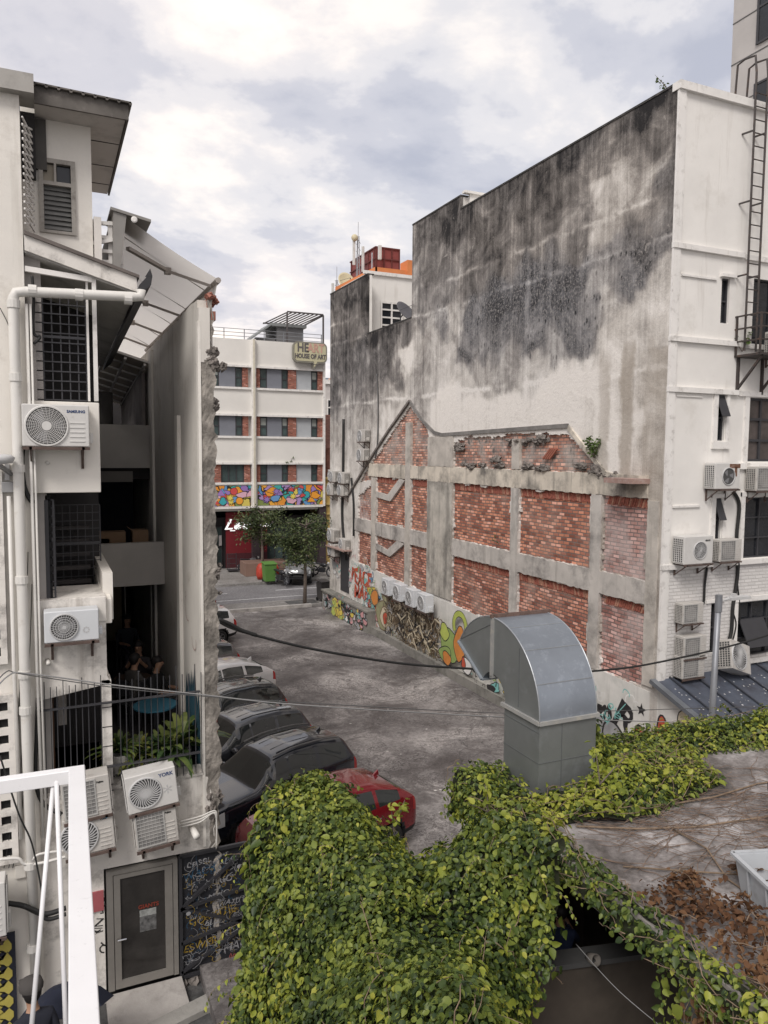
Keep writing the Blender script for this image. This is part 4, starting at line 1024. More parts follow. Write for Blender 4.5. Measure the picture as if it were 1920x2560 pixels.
    if ribs:
        o = MB()
        for k in range(5): o.box(w*.70, w*.93, -d-.008, -d+.002, h*(.12+.11*k), h*(.12+.11*k)+.012)
        o.build('rib_panel', mt, t)
    if side:                                  # slotted coil grille on the visible end
        xs_ = -.004 if side == 'L' else w+.004
        o = MB(); o.box(xs_-.004, xs_+.004, -d+.03, -.05, .05, h-.06); o.build('coil', m_coil, t)
        o = MB(); xo = xs_-.008 if side == 'L' else xs_+.008
        for k in range(6): yy = -d+.03+(d-.08)*k/5; o.box(xo-.005, xo+.005, yy-.007, yy+.007, .04, h-.05)
        for k in range(12): zz = .05+(h-.11)*k/11; o.box(xo-.004, xo+.004, -d+.03, -.05, zz-.005, zz+.005)
        o.build('side_grille', mt, t)
        if side == 'R': pass
    if logo:
        lt_, sz, mm = logo; text(lt_, sz, frame(FRONT, (w*.80, -d-.003, h*.84)), 'logo', mm, t, .001, .002)
    o = MB(); o.box(w, w+.05, -d*.7, -d*.25, .05, h*.35); o.build('valve_cover', mt, t, bevel=.01)
    if bracket:
        o = MB()
        for x in (.08, w-.1): o.box(x, x+.035, -d-.03, .0, -.04, 0); o.box(x, x+.035, -.03, .0, -.3, .35); o.bar((x+.017, -.02, -.28), (x+.017, -d, -.03), .02)
        o.box(0, w, -d-.03, -d, -.041, -.002)
        o.build('bracket', m_bkt, t)
    return t
G1, G2, G3 = 'air conditioners on the left white building', 'air conditioners on the stained wall', 'air conditioners on the white rear wall'
# four in a row over the graffiti, facing the lot
def put_wall(base, y, z, lab, grp=G2, sc=1, dx=0):
    return dup(base, (XW-.03-dx, y, z), R(-90), lab, grp, sc)
proto_w = ac_unit('air_conditioner', 'white air conditioner nearest the duct in the row of four over the graffiti', w=.7, h=.66, d=.36, style='spokes', mt=m_acb, side=None, group=G2, fx=.3, fr=.24)
def wrow(px, py): q = oX(px, py, XW-.6); return q.y, q.z
ay, az = wrow(1046, 1524); place(proto_w, (XW-.3, ay, az), R(-90)); 
for y, z, l in [(*wrow(1016, 1511), 'second white air conditioner from the duct end in the row of four'), (*wrow(985, 1497), 'third white air conditioner from the duct end in the row of four'), (*wrow(957, 1483), 'white air conditioner farthest from the duct in the row of four')]:
    put_wall(proto_w, y, z, l, dx=.27)
small = ac_unit('air_conditioner', 'upper air conditioner of the pair beside the thin conduit high on the wall', w=.8, h=.55, d=.3, style='spokes', mt=m_acg, side='R', group=G2)
def wz(px, py): p = oX(px*1.0, py*1.0, XW); return p.y, p.z
y, z = wz(910, 1105); place(small, (XW-.02, y, z), R(-90))
for (px, py), l in [((908, 1152), 'lower air conditioner of the pair beside the thin conduit high on the wall'),
     ((860, 1208), 'upper right air conditioner in the cluster of six on the far wall edge'), ((838, 1204), 'upper middle air conditioner in the cluster of six on the far wall edge'),
     ((858, 1238), 'lower right air conditioner in the cluster of six on the far wall edge'), ((832, 1236), 'lower middle air conditioner in the cluster of six on the far wall edge'),
     ((835, 1350), 'upper air conditioner of the stacked pair low on the far wall end'), ((836, 1386), 'lower air conditioner of the stacked pair low on the far wall end'), ((862, 1372), 'single air conditioner right of the stacked pair low on the far wall end')]:
    y, z = wz(px, py); dup(small, (XW-.02, y, z), R(-90), l, G2, 1.15 if px < 850 and py > 1300 else 1)
for px, py, l in [(822, 1202, 'upper left air conditioner in the cluster, jutting past the wall end'), (818, 1234, 'lower left air conditioner in the cluster, jutting past the wall end')]:
    y, z = wz(828, py); dup(small, (XW+.42, 37.0, z), R(-90), l, G2)
# on the white rear wall
def fpos(px, py, dy=.02): p = oY(px, py, YF-.34); return (p.x, YF-dy, p.z)
a = ac_unit('air_conditioner', 'rusty air conditioner with its fan missing under the dusty window', w=.8, h=.62, d=.36, style='open', mt=m_acw, ribs=False, group=G3, fx=.42, fr=.2)
MB().box(.45, .8, -.364, -.355, .5, .6).box(.62, .7, -.364, -.355, .3, .52).build('rust_patch', mat('rust', (.16, .08, .05), .9, dirt=((.5, .45, .42), .4, 10)), a)
place(a, fpos(1784, 1223)); 
a2 = ac_unit('air_conditioner', 'air conditioner cut by the right picture edge beside the rusty one', w=.8, h=.6, d=.34, style='panel', mt=m_acg, group=G3); place(a2, fpos(1888, 1228))
a3 = ac_unit('air_conditioner', 'large round-fan air conditioner above the white cornice', w=.92, h=.66, d=.38, style='spokes', mt=m_acw, ribs=False, group=G3, fx=.5, fr=.2, logo=('daichi', .07, m_ink2)); place(a3, fpos(1704, 1412))
dup(a2, fpos(1800, 1406), 0, 'grey square-grille air conditioner right of the round-fan one above the cornice', G3, .9)
dup(a2, fpos(1710, 1563), 0, 'single square-grille air conditioner above the stack of two', G3, .82)
dup(a2, fpos(1710, 1650), 0, 'upper square-grille air conditioner of the stack of two by the lean-to roof', G3, .9)
dup(a2, fpos(1706, 1700), 0, 'bottom square-grille air conditioner resting by the lean-to roof', G3, .9)
dup(a2, (16.05, 13.3, 10.42), 0, 'air conditioner standing on the black steel platform', G3, .95)
a5 = ac_unit('air_conditioner', 'battered air conditioner tipped over on the lean-to roof', w=.85, h=.72, d=.42, style='swirl', mt=m_acg, group=G3, fx=.34, bracket=False, ribs=False)
p = oY(1798, 1682, 13.1); a5.location = (p.x, 13.2, p.z+.06); a5.rotation_euler = (R(-18), R(20), R(8))

# cables on the rear wall
m_cab = mat('black_cable', (.02, .02, .02), .6)
def cable(name, pts, r_, lab, mt=None, cat='cable', n=6, sag=True, group=None):
    P_ = [Vector(p) for p in pts]; Q = []
    for i in range(len(P_)-1):
        p0 = P_[max(i-1, 0)]; p1 = P_[i]; p2 = P_[i+1]; p3 = P_[min(i+2, len(P_)-1)]
        for k in range(6):
            t_ = k/6; Q.append(.5*((2*p1)+(p2-p0)*t_+(2*p0-5*p1+4*p2-p3)*t_*t_+(-p0+3*p1-3*p2+p3)*t_**3))
    Q.append(P_[-1])
    return tag(MB().tube(Q, r_, n).build(name, mt or m_cab, smooth=True), lab, cat, group)
def fy(px, py, d=.05): p = oY(px, py, YF-d); return tuple(p)
cable('cable_bundle', [fy(1834, 1230), fy(1848, 1262), fy(1842, 1340), fy(1845, 1420), fy(1838, 1480), fy(1832, 1520), fy(1828, 1580), fy(1815, 1625)], .045, 'thick black cable bundle running down the white rear wall')
cable('cable_bundle', [fy(1768, 1418), fy(1762, 1460), fy(1760, 1500), fy(1757, 1512)], .03, 'short black cable between the round-fan unit and the unit below')
cable('cable', [fy(1832, 1530), fy(1840, 1560), fy(1832, 1600), fy(1822, 1625)], .018, 'thin loose cable beside the thick bundle near the open window')
cable('cable', [fy(1846, 1400), fy(1843, 1450), fy(1848, 1500), fy(1850, 1550)], .02, 'cable passing behind the street lamp arm on the rear wall')

# ---- lean-to roof
m_lean = mat('blue_grey_metal', (.105, .12, .155), .5, .3, var=.18, scale=3, dirt=((.05, .04, .045), .45, 1.6), bump=.1)
lr = thing('lean_to_roof', (16, 11.5, 1.5), 'blue-grey metal lean-to roof with raised seams below the air conditioners', 'roof')
o = MB(); ya, yb = YF-.005, 8.6; xa, xb2 = XW-.15, 19.5; za, zb_ = lean_top(ya)+.06, lean_top(yb)+.06
o.prism([(xa, ya, za), (xb2, ya, za+.1), (xb2, yb, zb_+.1), (xa, yb, zb_)], (0, 0, -.05)); o.build('roof_sheet', m_lean, lr)
o = MB()
for k in range(9): x = xa+.55+k*.72; o.bar((x, ya, za+.02+.1*(x-xa)/6), (x, yb, zb_+.02+.1*(x-xa)/6), .035, .05)
o.build('seam', mat('seam_metal', (.06, .065, .08), .5, .3), lr)
o = MB(); o.bar((xa, ya, za+.01), (xa, yb, zb_+.01), .16, .1); o.build('edge_flashing', mat('flashing', (.24, .26, .29), .35, .6), lr)
o = MB()
for i in range(140):
    x, y = rnd.uniform(xa+.3, xa+3.2), rnd.uniform(11.3, 13.1); zz = za-(13.495-y)*.335+.1*(x-xa)/6.4+.006; s_ = rnd.uniform(.01, .035)
    o.quad((x, y, zz), (x+s_, y-s_*.2, zz), (x+s_*.8, y+s_, zz+.335*s_), (x-s_*.2, y+s_, zz+.335*s_))
o.build('bird_dropping_spots', mat('chalk_white', (.7, .7, .7), .8), lr, fix=False)

# ---- street lamp
sl = thing('street_lamp', (12.87, 11.5, 0), 'grey street lamp pole with flat lamp head by the rear wall', 'street lamp')
mp_ = mat('galvanised_pole', (.25, .26, .28), .45, .4)
MB().tube([(12.82, 11.5, -.2), (12.84, 11.5, 2.2), (12.9, 11.5, 4.95)], [.075, .07, .06], 12).build('pole', mp_, sl, True)
MB().tube([(12.9, 11.5, 4.7), (12.9, 11.5, 5.06)], .075, 12).build('pole_cap', mp_, sl)
MB().tube([(12.9, 11.5, 4.92), (13.2, 11.5, 4.96)], .03, 8).box(13.18, 13.75, 11.42, 11.58, 4.93, 4.99).box(13.28, 13.38, 11.46, 11.54, 4.99, 5.06).build('lamp_head', mat('lamp_grey', (.5, .5, .5), .4), sl)

# ---- tower at the upper right
tw = thing('concrete_tower', (30, 15, 0), 'tall grey concrete office tower behind the white building', 'building')
o = MB(); o.box(26, 60, -12, 23.7, 0, 60); o.build('wall', mat('tower_concrete', (.42, .40, .385), .85, var=.08, scale=.8, streak=((.25, .24, .23), .2, 1)), tw)
o = MB(); 
for k in range(16): z = 20.6+k*1.62; o.box(25.98, 26.001, -12, 23.7, z, z+.035)
o.build('joint', mat('joint_dark', (.1, .1, .1), .9), tw)
for z in (19.4, 24.1, 28.8):
    w = MB().box(25.96, 26.002, -12, 22.45, z, z+3.2).build('window', m_dark, tw)
    o = MB()
    for k in range(16): y = 22.45-k*1.3; o.box(25.93, 25.965, y-.05, y+.05, z, z+3.2)
    for q in (0, 1.35, 3.15): o.box(25.925, 25.962, -12, 22.5, z+q, z+q+.08)
    o.build('frame', m_frame_d, w)

# ================================================================ HEART building across the street
YH = 50.0
hb_ = thing('art_building', (10, 55, 0), 'white four-storey building with brick window piers and a colourful mural band', 'building')
def hx(px): return oY(px, 1000, YH).x
xl, xr = -12.0, hx(811)
zs_ = dict(top=14.25, w3t=12.15, w3b=10.45, w2t=8.95, w2b=7.2, w1t=5.75, w1b=4.2, mt=4.0, mb=2.35)
def hz(py): return oY(680, py, YH).z
ZT, R3T, R3B, R2T, R2B, R1T, R1B, MT, MBt = hz(853), hz(922), hz(972), hz(1042), hz(1092), hz(1161), hz(1206), hz(1214), hz(1264)
m_hw = mat('heart_white', (.74, .72, .68), .8, var=.05, scale=.6, streak=((.5, .47, .42), .12, 1.2))
o = MB()
for z0, z1 in ((R3T, ZT), (R2T, R3B), (R1T, R2B), (MBt-.15, R1B)): o.box(xl, xr, YH, YH+1, z0, z1)
o.box(xl, xr, YH+.25, YH+14, 4.0, ZT-.35); o.build('wall', m_hw, hb_)
o = MB()
xm0, xm1 = hx(628), hx(638)
o.box(xm0, xm1, YH-.25, YH+.1, MBt-.1, ZT+.02); o.box(hx(807), xr+.02, YH-.15, YH+.2, MBt-.1, ZT-.3)
for z in (R3B-.12, R2B-.12, R1B-.12, R3T, R2T, R1T, MBt-.15): o.box(xl, xm0-.002, YH-.12, YH+.05, z, z+.14); o.box(xm1+.002, hx(807)-.002, YH-.12, YH+.05, z, z+.14)
o.build('trim', m_trim, hb_)
MB().box(xm0+.08, xm0+.2, YH-.33, YH-.252, MBt, ZT).build('drain_pipe', mat('cream_pipe', (.60, .56, .46), .6), hb_)
hbr = brick_mat('pier_brick', (.36, .12, .08), (.30, .09, .06), (.26, .17, .14), axes='XZ', bw=.25, bh=.085, var=.2)
m_g1 = mat('grey_panel', (.19, .20, .23), .6, var=.05); m_g2 = mat('pale_grey_panel', (.40, .42, .44), .6, var=.05)
m_gl = mat('tinted_glass', (.05, .075, .075), .15, var=.4, scale=1, spec=.6)
for zi, (z0, z1) in enumerate(((R3B, R3T), (R2B, R2T), (R1B, R1T))):
    bays = [(500, 532, 'g'), (532, 549, 'w'), (549, 589, 'd'), (589, 607, 'w'), (607, 621, 'b'), (641, 650, 'b'), (650, 669, 'w'), (669, 705, 'd'), (705, 721, 'w'), (721, 741, 'b'), (741, 779, 'l'), (779, 795, 'w'), (795, 807, 'b')]
    if zi == 2: bays = [(500, 535, 'b'), (535, 551, 'b'), (551, 610, 'W'), (610, 625, 'b')]+bays[5:]
    for a, b_, k in bays:
        x0, x1 = hx(a), hx(b_)
        if k == 'b': MB().box(x0, x1, YH+.03, YH+.3, z0+.02, z1).build('brick_pier', hbr, hb_)
        elif k in 'dlg': MB().box(x0, x1, YH+.12, YH+.3, z0+.02, z1).build('infill_panel', m_g2 if k == 'l' else m_g1, hb_)
        else:
            win(x0, x1, z0+.02, z1, YH+.15, 1 if k == 'w' else 3, 2 if k == 'w' else 1, hb_, m_frame_d, .07, m_gl)
            if rnd.random() < .5 and k == 'w': MB().box(x0+.08, x1-.08, YH+.175, YH+.179, z0+.1+(z1-z0)*.5, z1-.1).build('blind', mat('blind', (.3, .32, .30), .8), hb_)
# mural
def mural_mat():
    mt = bpy.data.materials.new('mural'); mt.use_nodes = True
    nt = mt.node_tree; b = nt.nodes['Principled BSDF']; L = nt.links.new
    g = nt.nodes.new('ShaderNodeNewGeometry'); n = nt.nodes.new('ShaderNodeTexNoise'); n.inputs['Scale'].default_value = 1.3; L(g.outputs['Position'], n.inputs[0])
    mxv = nt.nodes.new('ShaderNodeVectorMath'); mxv.operation = 'MULTIPLY_ADD'; L(n.outputs['Color'], mxv.inputs[0]); mxv.inputs[1].default_value = (1.3, 0, 1.3); L(g.outputs['Position'], mxv.inputs[2])
    v = nt.nodes.new('ShaderNodeTexVoronoi'); v.inputs['Scale'].default_value = 1.9; L(mxv.outputs[0], v.inputs['Vector'])
    e = nt.nodes.new('ShaderNodeTexVoronoi'); e.feature = 'DISTANCE_TO_EDGE'; e.inputs['Scale'].default_value = 1.9; L(mxv.outputs[0], e.inputs['Vector'])
    s_ = nt.nodes.new('ShaderNodeSeparateColor'); L(v.outputs['Color'], s_.inputs[0])
    r_ = nt.nodes.new('ShaderNodeValToRGB'); cr = r_.color_ramp; cr.interpolation = 'CONSTANT'
    cs = [(.30, .18, .46), (.75, .30, .04), (.05, .33, .40), (.66, .55, .12), (.42, .28, .55), (.22, .28, .08), (.62, .10, .10), (.12, .30, .55), (.72, .42, .50), (.35, .22, .5), (.80, .40, .06), (.06, .42, .38)]
    while len(cr.elements) < len(cs): cr.elements.new(.5)
    for i, (el, c) in enumerate(zip(cr.elements, cs)): el.position = i/len(cs); el.color = (*c, 1)
    L(s_.outputs[0], r_.inputs[0])
    rr = nt.nodes.new('ShaderNodeValToRGB'); rr.color_ramp.interpolation = 'CONSTANT'; rr.color_ramp.elements[1].position = .045; L(e.outputs['Distance'], rr.inputs[0])
    m_ = nt.nodes.new('ShaderNodeMixRGB'); m_.blend_type = 'MULTIPLY'; m_.inputs[0].default_value = .93; L(r_.outputs[0], m_.inputs[1]); L(rr.outputs[0], m_.inputs[2])
    L(m_.outputs[0], b.inputs['Base Color']); b.inputs['Roughness'].default_value = .6
    return mt
mm_ = mural_mat()
for a, b_ in ((500, 625), (643, 806)):
    mu = MB().box(hx(a), hx(b_), YH-.06, YH+.001, MBt+.03, MT+.02).build('mural_panel', mm_, hb_)
Pm = Paint(frame(FRONT, (0, YH-.061, 0))); rgm = random.Random(3)
mpal = [mat('mural_'+k, c, .6, var=.03) for k, c in dict(purple=(.32, .20, .50), orange=(.80, .34, .04), teal=(.05, .38, .42), yellow=(.75, .62, .12), black=(.02, .02, .02), blue=(.15, .33, .60), pink=(.70, .42, .52), red=(.6, .08, .08)).items()]
for a, b_ in ((505, 624), (645, 805)):
    x0, x1 = hx(a), hx(b_); k = 0
    while k < (26 if a < 600 else 34):
        cx_, cz_ = rgm.uniform(x0+.4, x1-.4), rgm.uniform(MBt+.3, MT-.3); c = rgm.choice([0, 1, 2, 3, 5, 6, 7, 0, 1]); q = rgm.random()
        if q < .4: b__ = blob(cx_, cz_, rgm.uniform(.15, .38), rgm.uniform(.15, .27), 18, .22, rgm)
        elif q < .6: b__ = [(cx_+.25*math.cos(t), cz_+.25*math.sin(t)) for t in np.linspace(0, 6.1, 18)]
        elif q < .8: b__ = [(cx_-.3, cz_-.2), (cx_, cz_+.25), (cx_+.3, cz_-.2)]
        else: b__ = [(cx_+(.28 if j % 2 else .14)*math.cos(j*.45), cz_+(.26 if j % 2 else .13)*math.sin(j*.45)) for j in range(14)]
        Pm.fill(b__, c); Pm.ribbon(b__, .035, 4, True); k += 1
Pm.build('mural_painting', mpal, hb_)
text('PETRONAS.com', .12, frame(FRONT, (hx(603), YH-.13, MBt-.09)), 'lettering', m_ink2, hb_) if False else None
# ground floor, recessed and dark
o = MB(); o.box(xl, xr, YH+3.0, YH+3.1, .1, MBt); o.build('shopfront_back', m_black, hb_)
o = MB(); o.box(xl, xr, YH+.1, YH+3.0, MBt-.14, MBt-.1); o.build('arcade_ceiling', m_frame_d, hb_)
m_mar = mat('maroon_shutter', (.16, .012, .018), .6, var=.1)
MB().box(hx(567), hx(672), YH+.6, YH+.7, .12, MBt-.45).build('shutter', m_mar, hb_)
MB().box(hx(567), hx(672), YH+.57, YH+.6, .12, 1.1).build('shutter_base', mat('maroon_dark', (.07, .015, .02), .6), hb_)
o = MB()
for k in range(5): x = hx(570)+k*.75; o.box(x, x+.3, YH+.55, YH+.599, 3.15, 3.25)
o.build('small_lamps', mat('pale_label', (.5, .35, .35), .6), hb_)
for a, b_ in ((533, 562), (674, 720), (722, 745)): win(hx(a), hx(b_), .12, 2.9, YH+1.2, 2, 2, hb_, m_frame_d, .06, m_gl)
MB().box(hx(553), hx(560), YH+1.1, YH+1.17, 1.6, 2.3).box(hx(543), hx(549), YH+1.1, YH+1.17, 1.2, 1.6).build('notice', mat('notice_paper', (.45, .42, .42), .7), hb_)
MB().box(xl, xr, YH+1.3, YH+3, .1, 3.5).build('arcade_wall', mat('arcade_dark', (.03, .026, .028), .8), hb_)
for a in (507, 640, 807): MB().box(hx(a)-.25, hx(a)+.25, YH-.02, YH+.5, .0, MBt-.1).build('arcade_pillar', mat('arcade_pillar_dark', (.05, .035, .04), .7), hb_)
m_sgn = mat('lit_letters', (.75, .75, .75), .4, emit=((1, 1, 1), .5))
ls = thing('shop_lettering', (hx(605), YH+.5, 3.6), 'white script shop lettering on the maroon front', 'shop sign')
zz = hz(1311)
text('Lee', 1.0, frame(FRONT, (hx(593), YH+.53, zz)), 'script_lettering', m_sgn, ls, .02, .01, 1.8, .45)
MB().box(hx(577), hx(590), YH+.52, YH+.54, zz-.42, zz-.36).build('underline', m_sgn, ls)
text('s Tandoori', .5, frame(FRONT, (hx(642), YH+.53, zz-.04)), 'lettering', m_sgn, ls, .02, .01, 2.6)
# roof terrace: railing, stair hood, pergola
rl = thing('roof_railing', (8, YH, ZT), 'thin grey railing along the roof edge of the white art building', 'railing')
o = MB()
for z in (.25, .5, .75, 1.0): o.bar((xl, YH+.3, ZT+z*.95-.25), (xr, YH+.3, ZT+z*.95-.25), .035)
o.build('rails', mp_, rl)
for k in range(8): x = hx(512)+k*1.35; MB().bar((x, YH+.3, ZT-.35), (x, YH+.3, ZT+.72), .05).build('post', mp_, rl)
hd = thing('stair_hood', (13, YH+2, ZT), 'dark grey roof stair hood under a slatted pergola', 'roof structure')
MB().prism([(hx(705), YH+1.2, ZT-.4), (hx(772), YH+1.2, ZT-.4), (hx(772), YH+1.2, ZT+1.35), (hx(705), YH+1.2, ZT+1.35)], (0, 3, 0)).build('hood_wall', mat('hood_grey', (.14, .14, .145), .7), hd)
MB().prism([(hx(640), YH+1.0, ZT+.2), (hx(690), YH+1.0, ZT+1.25), (hx(690), YH+1.0, ZT+1.38), (hx(640), YH+1.0, ZT+.33)], (0, 3, 0)).prism([(hx(690), YH+1.0, ZT+1.2), (hx(778), YH+1.0, ZT+1.2), (hx(778), YH+1.0, ZT+1.4), (hx(690), YH+1.0, ZT+1.4)], (0, 3, 0)).build('hood_roof', mat('hood_roof_grey', (.22, .23, .23), .7), hd)
MB().box(hx(655), hx(703), YH+1.4, YH+3.5, ZT-.4, ZT+.4).build('hood_side', mat('hood_grey', (.14, .14, .145)), hd)
pg = thing('pergola', (15, YH+.5, ZT), 'dark slatted steel pergola on the roof above the sign', 'pergola')
o = MB(); zp = ZT+2.05
o.bar((hx(722), YH+.35, zp+.05), (hx(812), YH+.35, zp+.05), .09); o.bar((hx(690), YH+3.2, zp-.35), (hx(790), YH+3.2, zp-.35), .09)
for k in range(9): o.bar((hx(722)+k*.31, YH+.35, zp), (hx(690)+k*.31, YH+3.2, zp-.4), .09, .05)
o.bar((hx(812), YH+.35, zp), (hx(790), YH+3.2, zp-.4), .09)
o.build('slats', mat('pergola_dark', (.09, .08, .08), .6), pg)
for a in (722, 812): MB().bar((hx(a), YH+.35, ZT-.3), (hx(a), YH+.35, zp), .1).build('post', mat('pergola_dark', (.09, .08, .08)), pg)
sg = thing('speech_bubble_sign', (hx(770), YH-.3, ZT-2), 'cream speech-bubble sign reading HEART HOUSE OF ART', 'sign')
YS = YH-.5
def sx_(px): return oY(px, 880, YS).x
def sz_(py): return oY(775, py, YS).z
x0, x1, z0, z1 = sx_(733), sx_(818), sz_(907), sz_(855); rr_ = .35
def rrect(x0, x1, z0, z1, r_, y):
    pts = []
    for cx_, cz_, a0 in ((x1-r_, z1-r_, 0), (x0+r_, z1-r_, 90), (x0+r_, z0+r_, 180), (x1-r_, z0+r_, 270)):
        for k in range(6): a = R(a0+k*18); pts.append((cx_+r_*math.cos(a), y, cz_+r_*math.sin(a)))
    return pts
MB().prism(rrect(x0, x1, z0, z1, rr_, YH-.5), (0, .3, 0)).prism([(sx_(783), YH-.499, z0+.02), (sx_(797), YH-.499, z0+.02), (sx_(784), YH-.499, sz_(922))], (0, .29, 0)).build('sign_box', mat('sign_grey_edge', (.25, .24, .20), .5), sg)
MB().prism(rrect(x0+.1, x1-.1, z0+.1, z1-.1, rr_-.08, YH-.52), (0, .03, 0)).prism([(sx_(785), YH-.519, z0+.12), (sx_(794), YH-.519, z0+.12), (sx_(785.5), YH-.519, sz_(918))], (0, .02, 0)).build('sign_face', mat('sign_cream', (.52, .49, .33), .5, var=.05), sg)
zc = (z0+z1)/2; xc = (x0+x1)/2
text('HE', .82, frame(FRONT, (sx_(757), YH-.53, zc+.27)), 'sign_lettering', mat('sign_dark', (.12, .11, .11)), sg, .01, .02, .78)
text('ART', .82, frame(FRONT, (sx_(789.5), YH-.53, zc+.27)), 'sign_lettering', mat('sign_salmon', (.55, .33, .27)), sg, .01, .02, 1.22)
text('HOUSE OF ART', .42, frame(FRONT, (sx_(776), YH-.53, zc-.28)), 'sign_lettering', mat('sign_dark', (.12, .11, .11)), sg, .01, .016, 2.2)
MB().box(sx_(770), sx_(806), YH-.53, YH-.521, zc-.80, zc-.77).build('small_print', mat('sign_dark', (.12, .11, .11)), sg)
# neighbours beyond
yb_ = thing('yellow_shophouse', (21, 52, 0), 'yellow arched shophouse front beside the white art building', 'building')
my = mat('ochre_paint', (.50, .36, .13), .8, var=.08, streak=((.3, .2, .08), .15, 1.5))
o = MB(); yx0, yx1 = xr+.05, xr+6; o.box(yx0, yx1, YH+.2, YH+8, 3.2, 6.2); o.box(yx0, yx0+.5, YH+.2, YH+.8, .1, 3.2); o.box(yx0+2.3, yx0+2.9, YH+.2, YH+.8, .1, 3.2)
for k in range(8):
    a0, a1 = math.pi*k/8, math.pi*(k+1)/8; cx_, r_ = yx0+1.4, .9
    o.prism([(cx_+r_*math.cos(a0), YH+.21, 2.3+r_*math.sin(a0)), (cx_+r_*math.cos(a1), YH+.21, 2.3+r_*math.sin(a1)), (cx_+r_*math.cos(a1), YH+.21, 3.21), (cx_+r_*math.cos(a0), YH+.21, 3.21)], (0, .5, 0))
o.build('wall', my, yb_)
o = MB(); o.box(yx0, yx1, YH+.05, YH+.3, 4.3, 4.45); o.box(yx0, yx1, YH+.08, YH+.3, 3.6, 3.7); o.box(yx0, yx1, YH, YH+.3, 6.1, 6.25); o.build('moulding', my, yb_)
MB().box(yx0+.1, yx1, YH+1, YH+1.1, .1, 3.1).build('doorway', m_black, yb_)
o = MB(); o.prism([(yx0-.0, YH+.3, 8.2), (yx0+6, YH+.3, 8.2), (yx0+6, YH+6, 10.8), (yx0, YH+6, 10.8)], (0, 0, .1)); o.prism([(yx0, YH+.3, 6.2), (yx0+6, YH+.3, 6.2), (yx0+6, YH+.3, 8.2), (yx0, YH+.3, 8.2)], (0, 5, 0)); o.build('roof', mat('old_tiles', (.16, .07, .05), .9, var=.4, scale=4), yb_)
bb = thing('distant_building', (24, 75, 0), 'pale cream old building with small windows glimpsed past the wall end', 'building')
o = MB(); o.box(24, 40, 68, 80, 0, 14.6); o.build('wall', mat('far_cream', (.55, .52, .50), .8), bb)
o = MB(); o.box(23.8, 40, 67.8, 68.1, 14.4, 14.8); o.box(23.9, 40, 67.85, 68.1, 9.0, 9.2); o.build('cornice', m_trim, bb)
for k in range(5):
    for z in (10.6, 6.4): win(24.4+k*2.2, 25.4+k*2.2, z, z+2.4, 67.95, 2, 3, bb, m_trim, .12)
bt = thing('glass_tower', (42, 130, 0), 'distant blue glass tower glimpsed past the wall end', 'building')
MB().box(38, 60, 120, 140, 0, 20.3).build('wall', mat('blue_glass', (.22, .27, .33), .3, var=.1), bt)
MB().lathe([(0, 0), (.8, 0), (.8, .1), (0, .1)], 20, 0, frame(FRONT, (oY(829, 956, 119.9).x, 119.9, oY(829, 956, 119.9).z))).build('logo', mat('round_orange', (.6, .35, .25)), bt)
o = MB()
for k in range(14): o.box(38, 60, 119.95, 120.01, k*1.4, k*1.4+.15)
o.build('band', mat('far_grey', (.30, .33, .37)), bt)
# filler blocks flanking the street, behind and beside what is seen
nb = thing('street_row', (-30, 55, 0), 'plain row of old shophouses far down the street behind the left building', 'building')
o = MB(); o.box(-60, xl-.1, YH, YH+12, 0, 11); o.box(30, 90, YH, YH+12, 0, 12); o.build('wall', m_white2, nb)
for k in range(8): win(-55+k*5, -52+k*5, 5, 7, YH-.02, 3, 2, nb)
# ================================================================ STREET: trees, bins, motorbikes
def tree(base, h, cz, rx, rz, n, lab, seed, sz=.16):
    rs = np.random.RandomState(seed); t = thing('street_tree', base, lab, 'tree', 'small street trees'); b = Vector(base)
    o = MB(); top = b+Vector((.1, 0, h*.9))
    o.tube([b, b+Vector((.03, 0, h*.3)), b+Vector((.0, .03, h*.6)), top], [.11, .085, .06, .02], 8)
    P_ = []
    for k in range(26):
        a = rs.uniform(0, 6.28); z0 = rs.uniform(.42, .85)*h; L_ = rx*rs.uniform(.6, 1.05)*(1.15-abs(z0/h-.6))
        e = b+Vector((math.cos(a)*L_, math.sin(a)*L_, z0+rs.uniform(.0, .35)*rz)); s0 = b+Vector((.02, .0, z0))
        o.tube([s0, s0.lerp(e, .5)+Vector((0, 0, .12)), e], [.028, .018, .006], 5)
        for j in range(n//26):
            q = s0.lerp(e, rs.uniform(.3, 1.05)); P_.append((q.x+rs.normal()*.22, q.y+rs.normal()*.22, q.z+rs.normal()*.20))
    o.build('trunk', m_bark, t, True)
    P_ = np.array(P_); nn = rs.normal(size=P_.shape)*.7; nn[:, 2] = abs(nn[:, 2])+.5; nn /= np.linalg.norm(nn, axis=1)[:, None]
    tp = rs.normal(size=P_.shape); tp[:, 2] -= .6
    leaf_mesh('crown', P_, nn, tp, rs.uniform(.6, 1.3, len(P_))*sz, m_tree, t, wide=.3)
    return t
ta = oY(655, 1400, 47.2); tree((ta.x, 47.2, .12), 4.7, 0, 1.55, 1.5, 3100, 'left street tree with a thin trunk in front of the maroon shopfront', 3)
tb = oZ(762, 1510, .1); tree((tb.x, tb.y, .1), 4.9, 0, 1.4, 1.5, 3300, 'right street tree rising from the square soil pit on the near pavement', 8, .14)
struct(MB().box(tb.x-.8, tb.x+.8, 37.2, 38.2, .104, .110).build('tree_pit', m_alley))
pp = oY(655, 1430, 47.2)
tag(MB().box(pp.x-1.2, pp.x+1.6, 46.6, 48.2, .12, .95).build('planter_box', mat('planter_brown', (.22, .14, .11), .8, var=.1), bevel=.02), 'brown concrete planter box round the left street tree', 'planter')
